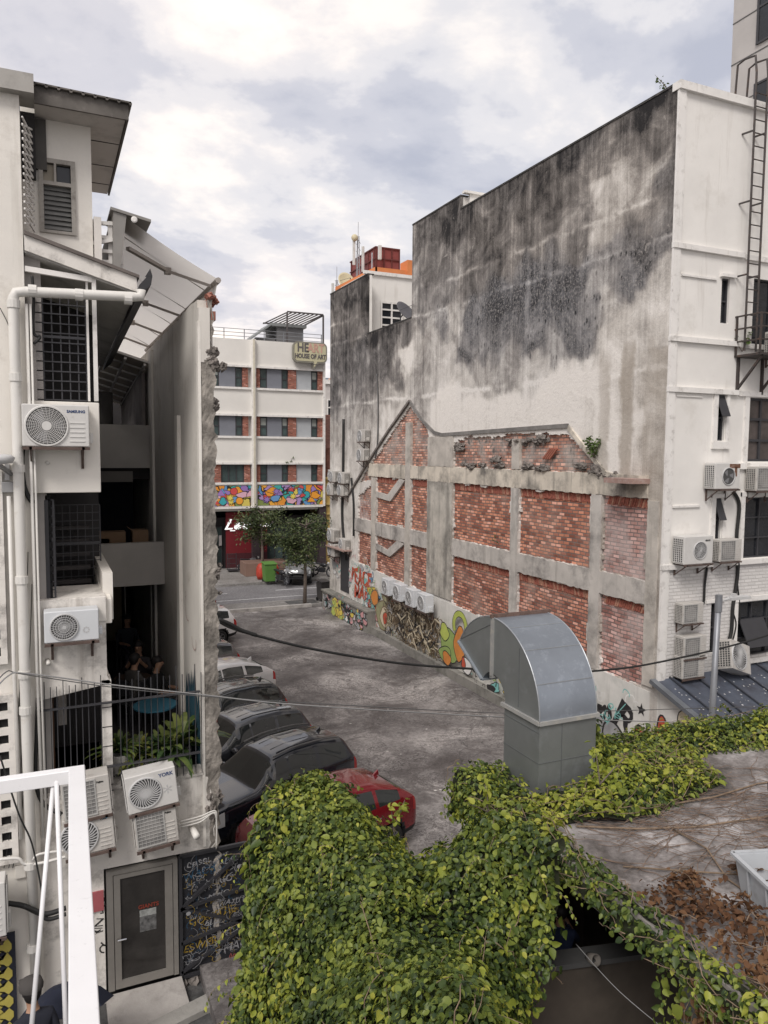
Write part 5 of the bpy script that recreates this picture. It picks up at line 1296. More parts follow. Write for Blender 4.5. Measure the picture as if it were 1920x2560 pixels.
def bin_(name, lab, x, y, z, rz, c, h=1.05, w=.58):
    t = local_thing(name, lab, 'bin'); mt = mat('bin_'+lab.split()[0], c, .5, var=.06)
    o = MB(); v = [(-w*.42, -w*.42, .08), (w*.42, -w*.42, .08), (w*.42, w*.42, .08), (-w*.42, w*.42, .08), (-w/2, -w/2, h*.88), (w/2, -w/2, h*.88), (w/2, w/2, h*.88), (-w/2, w/2, h*.88)]
    o.add(v, [(3, 2, 1, 0), (4, 5, 6, 7), (0, 1, 5, 4), (1, 2, 6, 5), (2, 3, 7, 6), (3, 0, 4, 7)]); o.build('body', mt, t, bevel=.02)
    MB().prism([(-w*.54, -w*.56, h*.885), (w*.54, -w*.56, h*.885), (w*.54, w*.56, h*.93), (-w*.54, w*.56, h*.93)], (0, 0, .06)).build('lid', mt, t, bevel=.015)
    for s_ in (-1, 1): MB().tube([(s_*w*.36, w*.4, .1), (s_*w*.46, w*.4, .1)], .1, 12).build('wheel', m_black, t)
    return place(t, (x, y, z), rz)
q = oZ(673, 1455, .12); bin_('wheelie_bin', 'green wheelie bin on the far pavement by the planter', q.x, q.y, .12, 0, (.10, .22, .05), 1.25, .75)
MBl = MB().box(q.x-.2, q.x+.2, q.y-.39, q.y-.385, .75, .9).build('bin_label', mat('bin_label', (.5, .6, .4)), None) if False else None
q = oY(806, 1490, 37.7); q.x += .1; bin_('wheelie_bin', 'dark grey wheelie bin at the wall corner on the near pavement', q.x-.1, 37.6, .10, .2, (.06, .055, .055), 1.15, .55)
for px, l in ((657, 'red rubbish sack left of the green bin'), (688, 'red rubbish sack right of the green bin')):
    q = oZ(px, 1450, .12); o = MB(); o.lathe([(0, 0), (.26, .02), (.34, .3), (.32, .7), (.2, .95), (.08, 1.0), (0, .98)], 14, 0, Matrix.Translation((q.x, q.y+.3, .12)))
    tag(o.build('rubbish_sack', mat('red_plastic', (.42, .05, .03), .5, var=.2), smooth=True), l, 'rubbish sack')
def motorbike(lab, loc, rz, c):
    t = local_thing('motorbike', lab, 'motorbike', 'motorbikes on the far pavement'); mk = mat('bike_dark', (.03, .03, .035), .4); mc = mat('bike_paint_'+str(int(c[0]*100)), c, .3)
    for x in (-.62, .62):
        w = MB(); M = Matrix.Translation((x, 0, .3)) @ Matrix.Rotation(R(90), 4, 'X')
        w.lathe([(.24, -.045), (.3, -.03), (.31, 0), (.3, .03), (.24, .045), (.24, -.045)], 20, 0, M); wh = w.build('wheel', mk, t)
        w = MB()
        for k in range(8): a = k*math.pi/4; w.bar((x, 0, .3), (x+.24*math.cos(a), 0, .3+.24*math.sin(a)), .015)
        w.build('spokes', mat('galvanised', (.4, .4, .4)), wh)
    MB().tube([(.62, 0, .3), (.45, 0, .75), (.38, 0, .95)], .03, 8).tube([(-.62, 0, .3), (-.1, 0, .35), (.2, 0, .42)], .035, 8).tube([(-.62, .1, .32), (-.3, .1, .6), (.35, 0, .75)], .03, 8).build('frame', mk, t)
    MB().tube([(-.2, .12, .3), (-.9, .14, .38)], .045, 8).build('exhaust', mat('galvanised', (.4, .4, .4)), t)
    MB().box(-.22, .18, -.13, .13, .25, .55).build('engine', mk, t, bevel=.03)
    o = MB(); o.lathe([(0, -.28), (.1, -.2), (.15, 0), (.11, .2), (0, .28)], 12, 0, Matrix.Translation((.1, 0, .72)) @ Matrix.Rotation(R(90), 4, 'Y')); o.build('tank', mc, t, True)
    MB().prism([(-.75, -.12, .78), (-.1, -.12, .72), (-.1, -.12, .80), (-.75, -.12, .86)], (0, .24, 0)).build('seat', mk, t, bevel=.02)
    MB().tube([(.3, -.33, 1.02), (.36, -.1, .98), (.36, .1, .98), (.3, .33, 1.02)], .016, 6).build('handlebar', mk, t)
    MB().lathe([(0, .08), (.07, .06), (.09, 0), (0, -.02)], 12, 0, Matrix.Translation((.48, 0, .86)) @ Matrix.Rotation(R(90), 4, 'Y')).build('headlight', mat('lamp_glass', (.5, .5, .5), .2), t)
    for y in (-.28, .28): MB().bar((.33, y, 1.02), (.28, y*1.1, 1.18), .012).box(.26, .29, y*1.1-.05, y*1.1+.05, 1.16, 1.23).build('mirror', mk, t)
    MB().prism([(.85, -.06, .5), (.4, -.06, .62), (.4, -.06, .65), (.85, -.06, .55)], (0, .12, 0)).build('mudguard', mc, t)
    return place(t, loc, rz)
q = oZ(706, 1462, .12); b0 = motorbike('black motorbike parked between the green bin and the grey hatchback', (q.x, q.y+.3, .12), R(-75), (.03, .03, .035))
q = oZ(806, 1440, .12); dup(b0, (q.x, q.y, .12), R(-60), 'black motorbike right of the grey hatchback', None)
q = oZ(625, 1425, .12); motorbike('dark scooter standing side-on behind the planter box', (q.x, 48.9, .12), R(10), (.14, .14, .15))
q = oZ(584, 1430, .12)
tr = thing('hand_trolley', (q.x, 49, .12), 'small black hand trolley by the maroon shutter', 'trolley')
MB().box(q.x-.35, q.x+.35, 48.7, 49.3, .22, .26).build('deck', m_frame_d, tr)
o = MB()
for z in (.6, .95, 1.25): o.bar((q.x-.3, 49.3, z), (q.x+.3, 49.3, z), .03)
for x in (-.3, .3): o.bar((q.x+x, 49.3, .2), (q.x+x, 49.3, 1.3), .035); o.bar((q.x+x, 48.75, .2), (q.x+x, 48.75, 1.0), .03)
o.build('frame', m_frame_d, tr)

# ================================================================ CARS
m_cgl = mat('car_glass', (.02, .024, .024), .05, var=.3, spec=.9)
m_clad = mat('car_cladding', (.02, .02, .022), .6)
m_tyre = mat('tyre', (.02, .02, .02), .8); m_rim = mat('alloy', (.32, .32, .33), .3, .8)
m_hl = mat('headlamp', (.65, .68, .7), .08, spec=.8); m_tl = mat('tail_lamp', (.35, .015, .015), .15, coat=.5)
m_chr = mat('chrome', (.6, .6, .6), .15, 1.)
def sm(a, k):
    for _ in range(k): a = np.concatenate([a[:1], (a[:-2]+2*a[1:-1]+a[2:])/4, a[-1:]])
    return a
ST = dict(
 suv=[(0, .48, .74, .74, .60), (.010, .34, .84, .90, .82), (.03, .28, .92, 1.01, .92), (.10, .26, .98, 1.08, .97), (.20, .25, 1.01, 1.12, 1), (.275, .25, 1.03, 1.15, 1), (.41, .25, 1.05, 1.60, 1), (.55, .25, 1.07, 1.68, 1), (.74, .25, 1.10, 1.66, 1), (.90, .26, 1.14, 1.56, .99), (.955, .30, 1.12, 1.20, .97), (.985, .36, 1.0, 1.04, .93), (1, .46, .74, .76, .80)],
 coupe=[(0, .50, .64, .64, .50), (.012, .36, .70, .73, .74), (.035, .30, .80, .85, .88), (.10, .26, .89, .95, .96), (.22, .25, .94, 1.01, 1), (.29, .25, .97, 1.05, 1), (.43, .25, 1.0, 1.48, 1), (.56, .25, 1.02, 1.55, 1), (.72, .25, 1.06, 1.50, 1), (.86, .26, 1.12, 1.34, .99), (.955, .30, 1.10, 1.14, .96), (.985, .36, .98, 1.0, .92), (1, .46, .72, .74, .78)],
 hatch=[(0, .48, .62, .62, .50), (.012, .36, .70, .74, .76), (.04, .28, .82, .88, .9), (.12, .25, .92, 1.0, .97), (.22, .25, .98, 1.08, 1), (.42, .25, 1.02, 1.48, 1), (.56, .25, 1.04, 1.54, 1), (.78, .25, 1.06, 1.50, 1), (.93, .26, 1.06, 1.38, .99), (.975, .30, 1.02, 1.1, .96), (.99, .36, .95, .98, .93), (1, .44, .72, .74, .80)])
def car(name, lab, kind, L_, W_, hs, paint, loc, rz=0, rails=False, fin=True, grp='cars parked along the party wall', pill=(.50, .69), sc=.82):
    t = local_thing(name, lab, 'car', grp)
    NX, NV = 110, 56
    st_ = np.array(ST[kind]); xf = np.linspace(0, 1, NX) ; xf = (xf+ .5*(1-np.cos(math.pi*xf)))/2
    zb, zbl, zt, yw = [sm(np.interp(xf, st_[:, 0], st_[:, k]), 3) for k in (1, 2, 3, 4)]
    zbl = zbl*hs; zt = zt*hs
    ctl_v = np.array([0, 1, 2, 3, 4, 4.25, 5, 5.45, 6, 7.])
    vv = np.linspace(0, 7, NV//2+1); vv = np.concatenate([-vv[::-1][:-1], vv]); nv = len(vv)
    V = np.zeros((NX, nv, 3))
    for i in range(NX):
        w = W_/2*yw[i]; cab = min(1, max(0, (zt[i]-zbl[i]-.08)/.42)); wr = w*(.90*(1-cab)+.70*cab)
        ys = np.array([0, .80*w, .97*w, 1.0*w, .985*w, .965*w, wr, wr*.86, wr*.5, 0]); zm = (zb[i]+zbl[i])/2
        zs_ = np.array([zb[i], zb[i], zb[i]+.10, zm+.05, zbl[i]-.01, zbl[i]+.03, zt[i]-.05*(.35+cab*.9), zt[i]-.018, zt[i], zt[i]+.015])
        a = np.abs(vv); yy = sm(np.interp(a, ctl_v, ys), 0)*np.sign(vv); z_ = np.interp(a, ctl_v, zs_)
        V[i, :, 0] = xf[i]*L_-L_/2; V[i, :, 1] = yy; V[i, :, 2] = z_
    for _ in range(2): V[:, 1:-1] = (V[:, :-2]+2*V[:, 1:-1]+V[:, 2:])/4
    # curved nose and tail in plan
    yn = np.abs(V[:, :, 1])/(W_/2); fr = np.clip(1-xf/.12, 0, 1)[:, None]; bk = np.clip((xf-.9)/.1, 0, 1)[:, None]
    V[:, :, 0] += yn**2*.20*fr - yn**2*.14*bk
    wx = (-L_*.305, L_*.285); wr_ = .34
    idx = np.arange(NX*nv).reshape(NX, nv)
    groups = {}
    c = (V[:-1, :-1]+V[1:, :-1]+V[:-1, 1:]+V[1:, 1:])/4
    for i in range(NX-1):
        x_ = (xf[i]+xf[i+1])/2; hc = (zt[i]-zbl[i])
        for j in range(nv-1):
            v_ = abs(vv[j]+vv[j+1])/2; p = c[i, j]
            if .6 < v_ < 4.2 and any((p[0]-a)**2+(p[2]-.33)**2 < (wr_+.055)**2 for a in wx): continue
            g_ = 'body'
            if v_ < 2.3 or (v_ < 2.9 and any((p[0]-a)**2+(p[2]-.33)**2 < (wr_+.12)**2 for a in wx)): g_ = 'cladding'
            slope_f = st_[5, 0]+.005 if kind != 'hatch' else st_[4, 0]+.005
            top_f = (st_[6, 0] if kind != 'hatch' else st_[5, 0])-.01
            if slope_f < x_ < top_f and v_ > 5.1: g_ = 'windscreen'
            r0 = {'suv': .905, 'coupe': .845, 'hatch': .935}[kind]; r1 = {'suv': .952, 'coupe': .945, 'hatch': .972}[kind]
            if r0 < x_ < r1 and v_ > 5.25: g_ = 'rear_window'
            if 4.3 < v_ < 4.92 and hc > .24 and slope_f+.02 < x_ < {'suv': .885, 'coupe': .84, 'hatch': .9}[kind] and all(abs(x_-q_) > .011 for q_ in pill): g_ = 'side_window'
            if .018 < x_ < .075 and 3.05 < v_ < 3.95 and yn[i, j] > .55: g_ = 'headlight'
            if .945 < x_ < .992 and 3.2 < v_ < 4.25 and yn[i, j] > .6: g_ = 'taillight'
            if x_ < .02 and 2.4 < v_ < 3.7 and yn[i, j] < .62: g_ = 'grille'
            key = (g_, 1 if vv[j] >= 0 else -1) if g_ in ('headlight', 'taillight', 'side_window') else (g_, 0)
            groups.setdefault(key, []).append((idx[i, j], idx[i+1, j], idx[i+1, j+1], idx[i, j+1]))
    mts = dict(body=paint, cladding=m_clad, windscreen=m_cgl, rear_window=m_cgl, side_window=m_cgl, headlight=m_hl, taillight=m_tl, grille=m_clad)
    VF = V.reshape(-1, 3)
    body = None
    for (g_, sd_), fs in sorted(groups.items()):
        F = np.array(fs); used = np.unique(F); mp = -np.ones(len(VF), int); mp[used] = np.arange(len(used))
        vs = VF[used].copy()
        ob_ = build_mesh(g_, vs, [tuple(int(q) for q in f) for f in mp[F]], mts[g_], t, smooth=True)
        if g_ == 'body': body = ob_
    for a in wx:
        for sd_ in (-1, 1):
            M = Matrix.Translation((a, sd_*(W_/2-.12), .33)) @ Matrix.Rotation(R(-90*sd_), 4, 'X')
            w = MB().lathe([(.215, -.09), (.32, -.1), (.335, -.06), (.335, .06), (.32, .10), (.215, .1), (.2, .06)], 28, 0, M).build('wheel', m_tyre, t, True)
            o = MB(); o.disc(.21, 20, 0, M, .03)
            o.build('hub', m_clad, w, fix=False)
            o = MB(); o.lathe([(.19, .085), (.215, .095), (.218, .06)], 24, 0, M); o.lathe([(0, .08), (.05, .08), (.06, .04)], 12, 0, M)
            for k in range(10): q_ = k*2*math.pi/10+(.12 if k % 2 else -.12); o.bar(M @ Vector((.04*math.cos(q_), .04*math.sin(q_), .07)), M @ Vector((.2*math.cos(q_), .2*math.sin(q_), .08)), .028, .02)
            o.build('rim', m_rim, w)
            o = MB(); M2 = Matrix.Translation((a, sd_*(W_/2-.42), .33)) @ Matrix.Rotation(R(-90*sd_), 4, 'X'); o.lathe([(.0, 0), (.39, 0), (.40, .40)], 24, 0, M2); o.build('wheel_well', m_black, t)
    for k in range(5):
        xs_ = np.linspace(.46, .84, 6); y_ = (k-2)*W_*.13; P_ = [(q_*L_-L_/2, y_, float(np.interp(q_, xf, zt))+.006-abs(k-2)*.004) for q_ in xs_]
        if kind == 'suv': MB().tube(P_, .011, 6).build('roof_rib', paint, body, True)
    for sd_ in (-1, 1):
        x = L_*(.345)-L_/2; z = 1.06*hs
        o = MB(); o.lathe([(0, -.1), (.065, -.08), (.085, 0), (.06, .08), (0, .1)], 12, 0, Matrix.Translation((x, sd_*(W_/2+.09), z)) @ Matrix.Rotation(R(90), 4, 'X')); o.bar((x+.02, sd_*(W_/2-.05), z-.05), (x, sd_*(W_/2+.03), z-.02), .05)
        o.build('mirror', paint, t, True)
        for q_ in (pill[0]-.015, pill[1]+.02 if kind != 'coupe' else pill[1]): MB().bar((q_*L_-L_/2-.1, sd_*(W_/2+.004), .9*hs), (q_*L_-L_/2+.06, sd_*(W_/2+.004), .91*hs), .02, .025).build('door_handle', m_chr, t)
        if rails:
            xs_ = np.linspace(.42, .86, 9); zz = np.interp(xs_, xf, zt); P_ = [(q_*L_-L_/2, sd_*W_*.335, z_+.02) for q_, z_ in zip(xs_, zz)]
            MB().tube(P_, .02, 6).build('roof_rail', mat('rail_grey', (.12, .12, .12), .4), t)
    if fin:
        zz = float(np.interp(.80, xf, zt)); x = .80*L_-L_/2; MB().prism([(x, -.02, zz-.01), (x+.2, -.02, zz-.02), (x+.19, -.008, zz+.085)], (0, .04, 0)).build('antenna_fin', paint, t)
    xw = .30*L_-L_/2; MB().bar((xw-.02, -.5, 1.13*hs), (xw+.12, .1, 1.21*hs), .015).build('wiper', m_clad, t); MB().bar((xw-.02, .1, 1.13*hs), (xw+.12, .6, 1.19*hs), .015).build('wiper', m_clad, t)
    MB().box(-L_/2-.012, -L_/2+.01, -.26, .26, .42, .54).build('number_plate', mat('plate_black', (.03, .03, .03), .5), t)
    MB().box(L_/2-.03, L_/2+.004, -.26, .26, .62, .74).build('number_plate', mat('plate_black', (.03, .03, .03), .5), t)
    MB().box(-L_/2+.03, -L_/2+.1, -.5, .5, .3, .36).build('bumper_strip', m_clad, t)
    return place(t, loc, rz, sc)
def paint_m(n, c, **k): return mat('paint_'+n, c, .16, k.get('metal', .3), var=.05, coat=1., spec=.5, scale=.8)
pk = paint_m('black', (.02, .024, .034)); pg_ = paint_m('graphite', (.06, .066, .078)); pn = paint_m('dark_green_grey', (.035, .04, .046)); pw = paint_m('white', (.66, .66, .66), metal=0); pr = paint_m('red', (.20, .012, .018)); ps = paint_m('dark_silver', (.14, .14, .145)); pwg = paint_m('grey', (.17, .175, .18))
car('parked_car', 'red crossover half hidden by the vines, nearest parked car', 'coupe', 4.45, 1.84, 1.0, pr, (4.92, 13.65, 0), R(13), sc=(.82, .88, .96))
car('parked_car', 'big glossy black SUV facing the party wall, second from the vines', 'suv', 4.62, 1.86, 1.08, pk, (4.32, 15.6, 0), R(19), rails=True, sc=(.86, .9, .93))
car('parked_car', 'dark crossover with hood and windscreen partly behind the wall, third from the vines', 'suv', 4.45, 1.84, 1.0, pg_, (4.2, 18.2, 0), R(17), sc=(.86, .88, .92), rails=False)
car('parked_car', 'black crossover fourth from the vines, door mirror showing', 'suv', 4.4, 1.82, .99, pn, (4.25, 20.5, 0), R(16), sc=(.86, .88, .92), rails=True)
car('parked_car', 'white coupe-backed SUV between the black crossover and the dark silver car', 'coupe', 4.5, 1.86, 1.06, pw, (4.6, 23.3, 0), R(15), sc=.88)
car('parked_car', 'dark silver car with black roof, mostly behind the party wall', 'suv', 4.4, 1.8, .95, ps, (4.35, 26.4, 0), R(12), rails=True)
car('parked_car', 'white SUV farthest away, nearest the street', 'suv', 4.5, 1.84, 1.0, pw, (5.2, 31.6, 0), R(6), sc=.9)
q = oZ(722, 1465, .12); car('parked_car', 'grey hatchback facing the lot across the street', 'hatch', 3.8, 1.66, 1.02, pwg, (q.x+1.35, q.y+2.1, .12), R(68), grp=None, sc=1)
# ================================================================ LEFT BUILDING
lbld = thing('left_shophouse', (0, 13, -.2), 'weathered white shophouse with open stairs, stacked ledges and a broken party wall', 'building')
m_lw = mat('left_white', (.76, .73, .675), .85, var=.06, scale=1.1, dirt=((.34, .30, .25), .2, 1.3), streak=((.36, .33, .28), .25, 2.5), bump=.12)
m_lwd = mat('left_white_stained', (.72, .69, .645), .88, var=.08, scale=1.6, dirt=((.10, .09, .08), .42, 2.4), streak=((.25, .22, .19), .4, 4), bump=.2)
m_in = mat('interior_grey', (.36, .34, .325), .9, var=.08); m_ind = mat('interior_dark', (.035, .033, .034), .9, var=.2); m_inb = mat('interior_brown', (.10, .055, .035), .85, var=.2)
m_party = mat('party_wall_plaster', (.68, .65, .60), .88, var=.10, scale=.9, dirt=((.26, .22, .16), .3, .9), streak=((.25, .22, .18), .35, 1.6), bump=.15)
xa_ = lambda px, y=YL: oY(px, 1200, y).x
def zY(py, px=200, Y=YL): return oY(px, py, Y).z
# near pier wall at the far left, its coping, vents
o = MB(); o.box(-3.2, -.20, YL-.05, 13.8, -.3, 12.62); o.build('pier_wall', m_lw, lbld)
MB().prism([(-3.2, YL-.2, 12.62), (-.02, YL-.2, 12.62), (-.02, YL-.2, 12.86), (-3.2, YL-.2, 12.86)], (0, .5, 0)).build('coping', mat('grey_coping', (.40, .385, .36), .9, dirt=((.15, .14, .13), .35, 2)), lbld)
vb = MB(); vx0, vx1 = -1.2, oY(18, 1600, YL-.1).x
for (z0, z1, w_) in ((zY(1650, 10, YL-.1), zY(1180, 10, YL-.1), 0), (zY(2150, 20, YL-.1), zY(1745, 20, YL-.1), .06)):
    o = MB(); o.box(vx0, vx1+w_-.001, YL-.075, YL-.051, z0, z1, 1)
    n = int((z1-z0)/.22)
    for k in range(n+1): z = z0+(z1-z0)*k/n; o.box(vx0, vx1+w_, YL-.13, YL-.076, z-.05, z+.05)
    for k in range(6): x = vx1+w_-.03-k*.2; o.box(x-.05, x+.03, YL-.128, YL-.077, z0, z1)
    o.build('vent_block_screen', [m_lwd, m_black], lbld)
# upper room with louvred window
Yu = 11.95
def ux(px, py=400): return oY(px, py, Yu).x
ux0, ux1 = -.02+.05, ux(228); zu0, zu1 = oY(100, 612, Yu).z, oY(100, 265, Yu).z
o = MB(); wx0, wx1, wz0, wz1 = ux(95), ux(187), oY(140, 585, Yu).z, oY(140, 400, Yu).z
for (a, b_, c, e) in [(-.2, wx0, zu0-.3, zu1), (wx1, ux1, zu0-.3, zu1), (wx0, wx1, zu0-.3, wz0), (wx0, wx1, wz1, zu1)]: o.box(a, b_, Yu, Yu+.15, c, e)
o.box(ux1-.15, ux1, Yu+.15, 15, zu0-.3, zu1); o.build('upper_room_wall', m_lw, lbld)
w = MB()
for (a, b_, c, e) in [(wx0, wx0+.06, wz0, wz1), (wx1-.06, wx1, wz0, wz1), (wx0+.06, wx1-.06, wz0, wz0+.04), (wx0+.06, wx1-.06, wz1-.06, wz1), (wx0+.06, wx1-.06, wz0+.66, wz0+.71), (wx0+.2, wx0+.23, wz0+.71, wz1-.06)]: w.box(a, b_, Yu-.04, Yu+.06, c, e)
MB().box(wx0, wx1, Yu+.12, Yu+.14, wz0, wz1).build('window_back', m_ind, lbld)  # added dark sheet, keeps the sky from showing through the louvres
w = w.build('window', mat('weathered_frame', (.36, .34, .31), .9, dirt=((.12, .1, .09), .35, 9)), lbld)
o = MB()
for k in range(9): z = wz0+.06+k*.067; o.prism([(wx0+.06, Yu+.0, z), (wx1-.06, Yu+.0, z), (wx1-.06, Yu+.03, z+.065), (wx0+.06, Yu+.03, z+.072)], (0, .006, 0))
o.build('louvre', mat('louvre_glass', (.13, .13, .125), .3, var=.2, scale=6), w)
MB().box(wx0+.24, wx1-.07, Yu+.03, Yu+.05, wz0+.72, wz1-.07).build('pane', m_dark, w)
MB().box(wx0+.06, wx0+.2, Yu+.02, Yu+.05, wz0+.72, wz1-.07).build('board', mat('board_brown', (.30, .27, .22), .9), w)
# lattice recess left of it
o = MB(); lx0, lx1 = oY(52, 500, 11.6).x, oY(76, 500, 11.6).x
for k in range(15): z = 11.0+k*.09; o.bar((-.17, 11.36, z), (-.06, 11.75, z+.1), .02); o.bar((-.06, 11.75, z), (-.17, 11.36, z+.1), .02)
o.build('lattice', m_trim, lbld)
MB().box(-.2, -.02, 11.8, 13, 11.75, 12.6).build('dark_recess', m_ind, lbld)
MB().box(-.2, .12, 11.9, 12.4, 11.9, 12.58, 0).build('hanging_beam', mat('old_dark_board', (.09, .085, .08), .9), lbld)
# upper roof canopy
rf = thing('roof_canopy', (.8, 12, 12.5), 'small corrugated roof canopy with pale panelled soffit over the upper room', 'roof')
m_fas = mat('black_fascia', (.12, .11, .10), .9, var=.25, dirt=((.3, .27, .25), .3, 3))
cx0, cx1 = -.02, oY(322, 300, YL).x; zf0 = 12.52
zL_, zR_ = oY(95, 258, YL).z, oY(322, 300, YL).z
o = MB(); o.prism([(cx0, YL, zL_-.0), (cx1, YL, zR_+.0), (cx1, YL, zR_+.2), (cx0, YL, zL_+.22)], (0, .04, 0)); o.prism([(cx1-.03, YL+.04, zR_), (cx1, YL+.04, zR_), (cx1, YL+.04, zR_+.2), (cx1-.03, YL+.04, zR_+.2)], (0, 3.4, 0)); o.build('fascia', m_fas, rf)
o = MB(); o.prism([(cx0, YL+.05, zL_+.02), (cx1-.04, YL+.05, zR_+.02), (cx1-.04, YL+.05, zR_+.05), (cx0, YL+.05, zL_+.05)], (0, 3.38, 0)); o.build('soffit', mat('soffit_board', (.56, .53, .50), .9, var=.06, scale=.8, dirt=((.2, .18, .17), .3, 1)), rf)
o = MB()
for k in (1.0, 2.0, 2.9): o.box(cx0+.5, cx1-.045, YL+k, YL+k+.015, zR_+.015, zR_+.022)
o.build('soffit_joint', m_black, rf)
o = MB()
for k in range(9):
    x = cx0+(cx1+.02-cx0)*k/8; z = zL_+.22+(zR_+.2-zL_-.22)*k/8; o.tube([(x, YL-.06, z+.0), (x, YL+3.4, z+.0)], .022, 6)
o.prism([(cx0, YL-.06, zL_+.225), (cx1+.03, YL-.06, zR_+.205), (cx1+.03, YL-.06, zR_+.225), (cx0, YL-.06, zL_+.245)], (0, 3.5, 0))
o.build('corrugated_sheet', m_fas, rf)
# lean-to canopy over the stairs
lc = thing('stair_canopy', (.6, 11.4, 10.4), 'sloping white-edged canopy with a dark gutter over the open stairs', 'roof')
A, B = oY(60, 582, YL-.1), oY(342, 690, YL-.1)
o = MB(); o.prism([(A.x, YL-.1, A.z-.22), (B.x, YL-.1, B.z-.22), (B.x+.0, YL-.1, B.z-.02), (A.x, YL-.1, A.z-.02)], (0, .04, 0)); o.build('fascia', m_lwd, lc)
drop = .055
def skew(pts, dy, dz): return [(x, y+dy, z+dz) for x, y, z in pts]
top = [(A.x, YL-.14, A.z-.02), (B.x+.03, YL-.14, B.z-.03), (B.x+.03, YL-.14, B.z+.01), (A.x, YL-.14, A.z+.03)]
o = MB(); o.add(top+skew(top, 7, -.35), [(0, 1, 2, 3), (7, 6, 5, 4), (0, 4, 5, 1), (1, 5, 6, 2), (2, 6, 7, 3), (3, 7, 4, 0)]); o.build('roof_sheet', mat('roof_sheet_brown', (.14, .12, .11), .8, var=.2), lc)
ce = [(A.x, YL-.05, A.z-.24), (B.x-.02, YL-.05, B.z-.24), (B.x-.02, YL-.05, B.z-.21), (A.x, YL-.05, A.z-.21)]
o = MB(); o.add(ce+skew(ce, 6.8, -.34), [(0, 1, 2, 3), (7, 6, 5, 4), (0, 4, 5, 1), (1, 5, 6, 2), (2, 6, 7, 3), (3, 7, 4, 0)]); o.build('ceiling', mat('ceiling_grey', (.42, .41, .39), .9, dirt=((.15, .14, .13), .3, 2)), lc)
o = MB(); gs = [(B.x-.01, YL-.2, B.z-.3), (B.x+.18, YL-.2, B.z-.12), (B.x+.2, YL-.2, B.z-.0), (B.x+.12, YL-.2, B.z-.02), (B.x+.02, YL-.2, B.z-.14)]
gg = gs+skew(gs, 7.1, -.36); o.add(gg, [(0, 1, 2, 3, 4), (9, 8, 7, 6, 5)]+[(k, (k+1) % 5, 5+(k+1) % 5, 5+k) for k in range(5)]); o.prism([(B.x+.1, YL-.2, B.z-.02), (B.x+.2, YL-.2, B.z+.0), (B.x+.17, YL-.2, B.z+.10)], (0, .03, 0)); o.build('gutter', mat('gutter_dark', (.035, .035, .038), .6), lc)
o = MB(); q1, q2 = oY(62, 672, YL), oY(230, 700, YL); o.bar(q1, q2, .07); q3 = oY(234, 690, YL); q4 = oY(236, 1003, YL); o.bar((q3.x, YL, q3.z), (q3.x, YL, q4.z), .055, .055); o.bar((q3.x-.09, YL+.05, q3.z), (q3.x-.09, YL+.05, q4.z), .03); o.build('post', m_trim, lc)

# stair bay: stacked ledges (boxes) with dark openings between
bx1 = .72
def ledge(py0, py1, px0, px1, name, mt, y0=YL-.02, y1=YL+1.1):
    z1, z0 = zY(py0, (px0+px1)/2), zY(py1, (px0+px1)/2); x0, x1 = oY(px0, (py0+py1)/2, YL).x, oY(px1, (py0+py1)/2, YL).x
    o = MB(); o.box(x0, x1, y0, y1, z0, z1); return o.build(name, mt, lbld, bevel=.012)
ledge(1004, 1232, 58, 250, 'ledge', m_lw)
ledge(1496, 1560, 80, 266, 'ledge', m_lwd)
o = MB(); zt_, zm_, zb__ = zY(1560, 170), zY(1700, 170), zY(1735, 250)
o.prism([(-.19, YL+.0, zt_), (.735, YL+.0, zt_), (.735, YL+.0, zm_), (.79, YL+.0, zY(1708, 270)), (-.17, YL+.0, zb__)], (0, 1.0, 0)); o.build('ledge', m_lwd, lbld)
# bay interior shell
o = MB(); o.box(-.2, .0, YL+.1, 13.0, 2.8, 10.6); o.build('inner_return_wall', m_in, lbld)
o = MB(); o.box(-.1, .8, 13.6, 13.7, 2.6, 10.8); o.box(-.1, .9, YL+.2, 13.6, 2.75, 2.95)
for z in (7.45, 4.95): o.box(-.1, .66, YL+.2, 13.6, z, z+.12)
o.build('inner_back_wall', m_ind, lbld)  # near-black colour puts the dimness of the bay into its walls and floors
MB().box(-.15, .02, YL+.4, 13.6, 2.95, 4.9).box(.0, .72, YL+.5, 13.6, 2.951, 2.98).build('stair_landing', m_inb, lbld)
# faint shelves / stair treads in the dark
o = MB()
for k in range(9): o.box(.05, .62, 12.2+k*.14, 12.32+k*.14, 5.1+k*.2, 5.16+k*.2)
o.build('stair_tread', mat('tread', (.05, .045, .045), .8), lbld)
# grilles
def grille(px0, px1, py0, py1, nx, nz_, lab, y=YL+.12, th=.016):
    x0, x1 = oY(px0, 850, y).x, oY(px1, 850, y).x; z1, z0 = zY(py0, (px0+px1)/2, y), zY(py1, (px0+px1)/2, y)
    t = thing('security_grille', ((x0+x1)/2, y, z0), lab, 'grille'); o = MB()
    for k in range(nx+1): x = x0+(x1-x0)*k/nx; o.bar((x, y, z0), (x, y, z1), th*(1.7 if k in (0, nx) else 1))
    for k in range(nz_+1): z = z0+(z1-z0)*k/nz_; o.bar((x0, y-.012, z), (x1, y-.012, z), th)
    o.build('bars', m_frame_d, t)
    o = MB(); o.bar((x0-.02, y, z0), (x0-.02, y, z1), .05); o.bar((x0, y, z0+(z1-z0)*.60), (x1, y, z0+(z1-z0)*.60), .035); o.build('frame', m_frame_d, t); return t
grille(86, 216, 738, 1000, 6, 11, 'black square-mesh grille above the big round-fan air conditioner')
grille(108, 122, 1250, 1495, 1, 12, 'narrow black grille door folded open in the middle opening')
grille(125, 240, 1262, 1500, 6, 12, 'dim black grille deep in the middle opening', YL+1.6, .01)
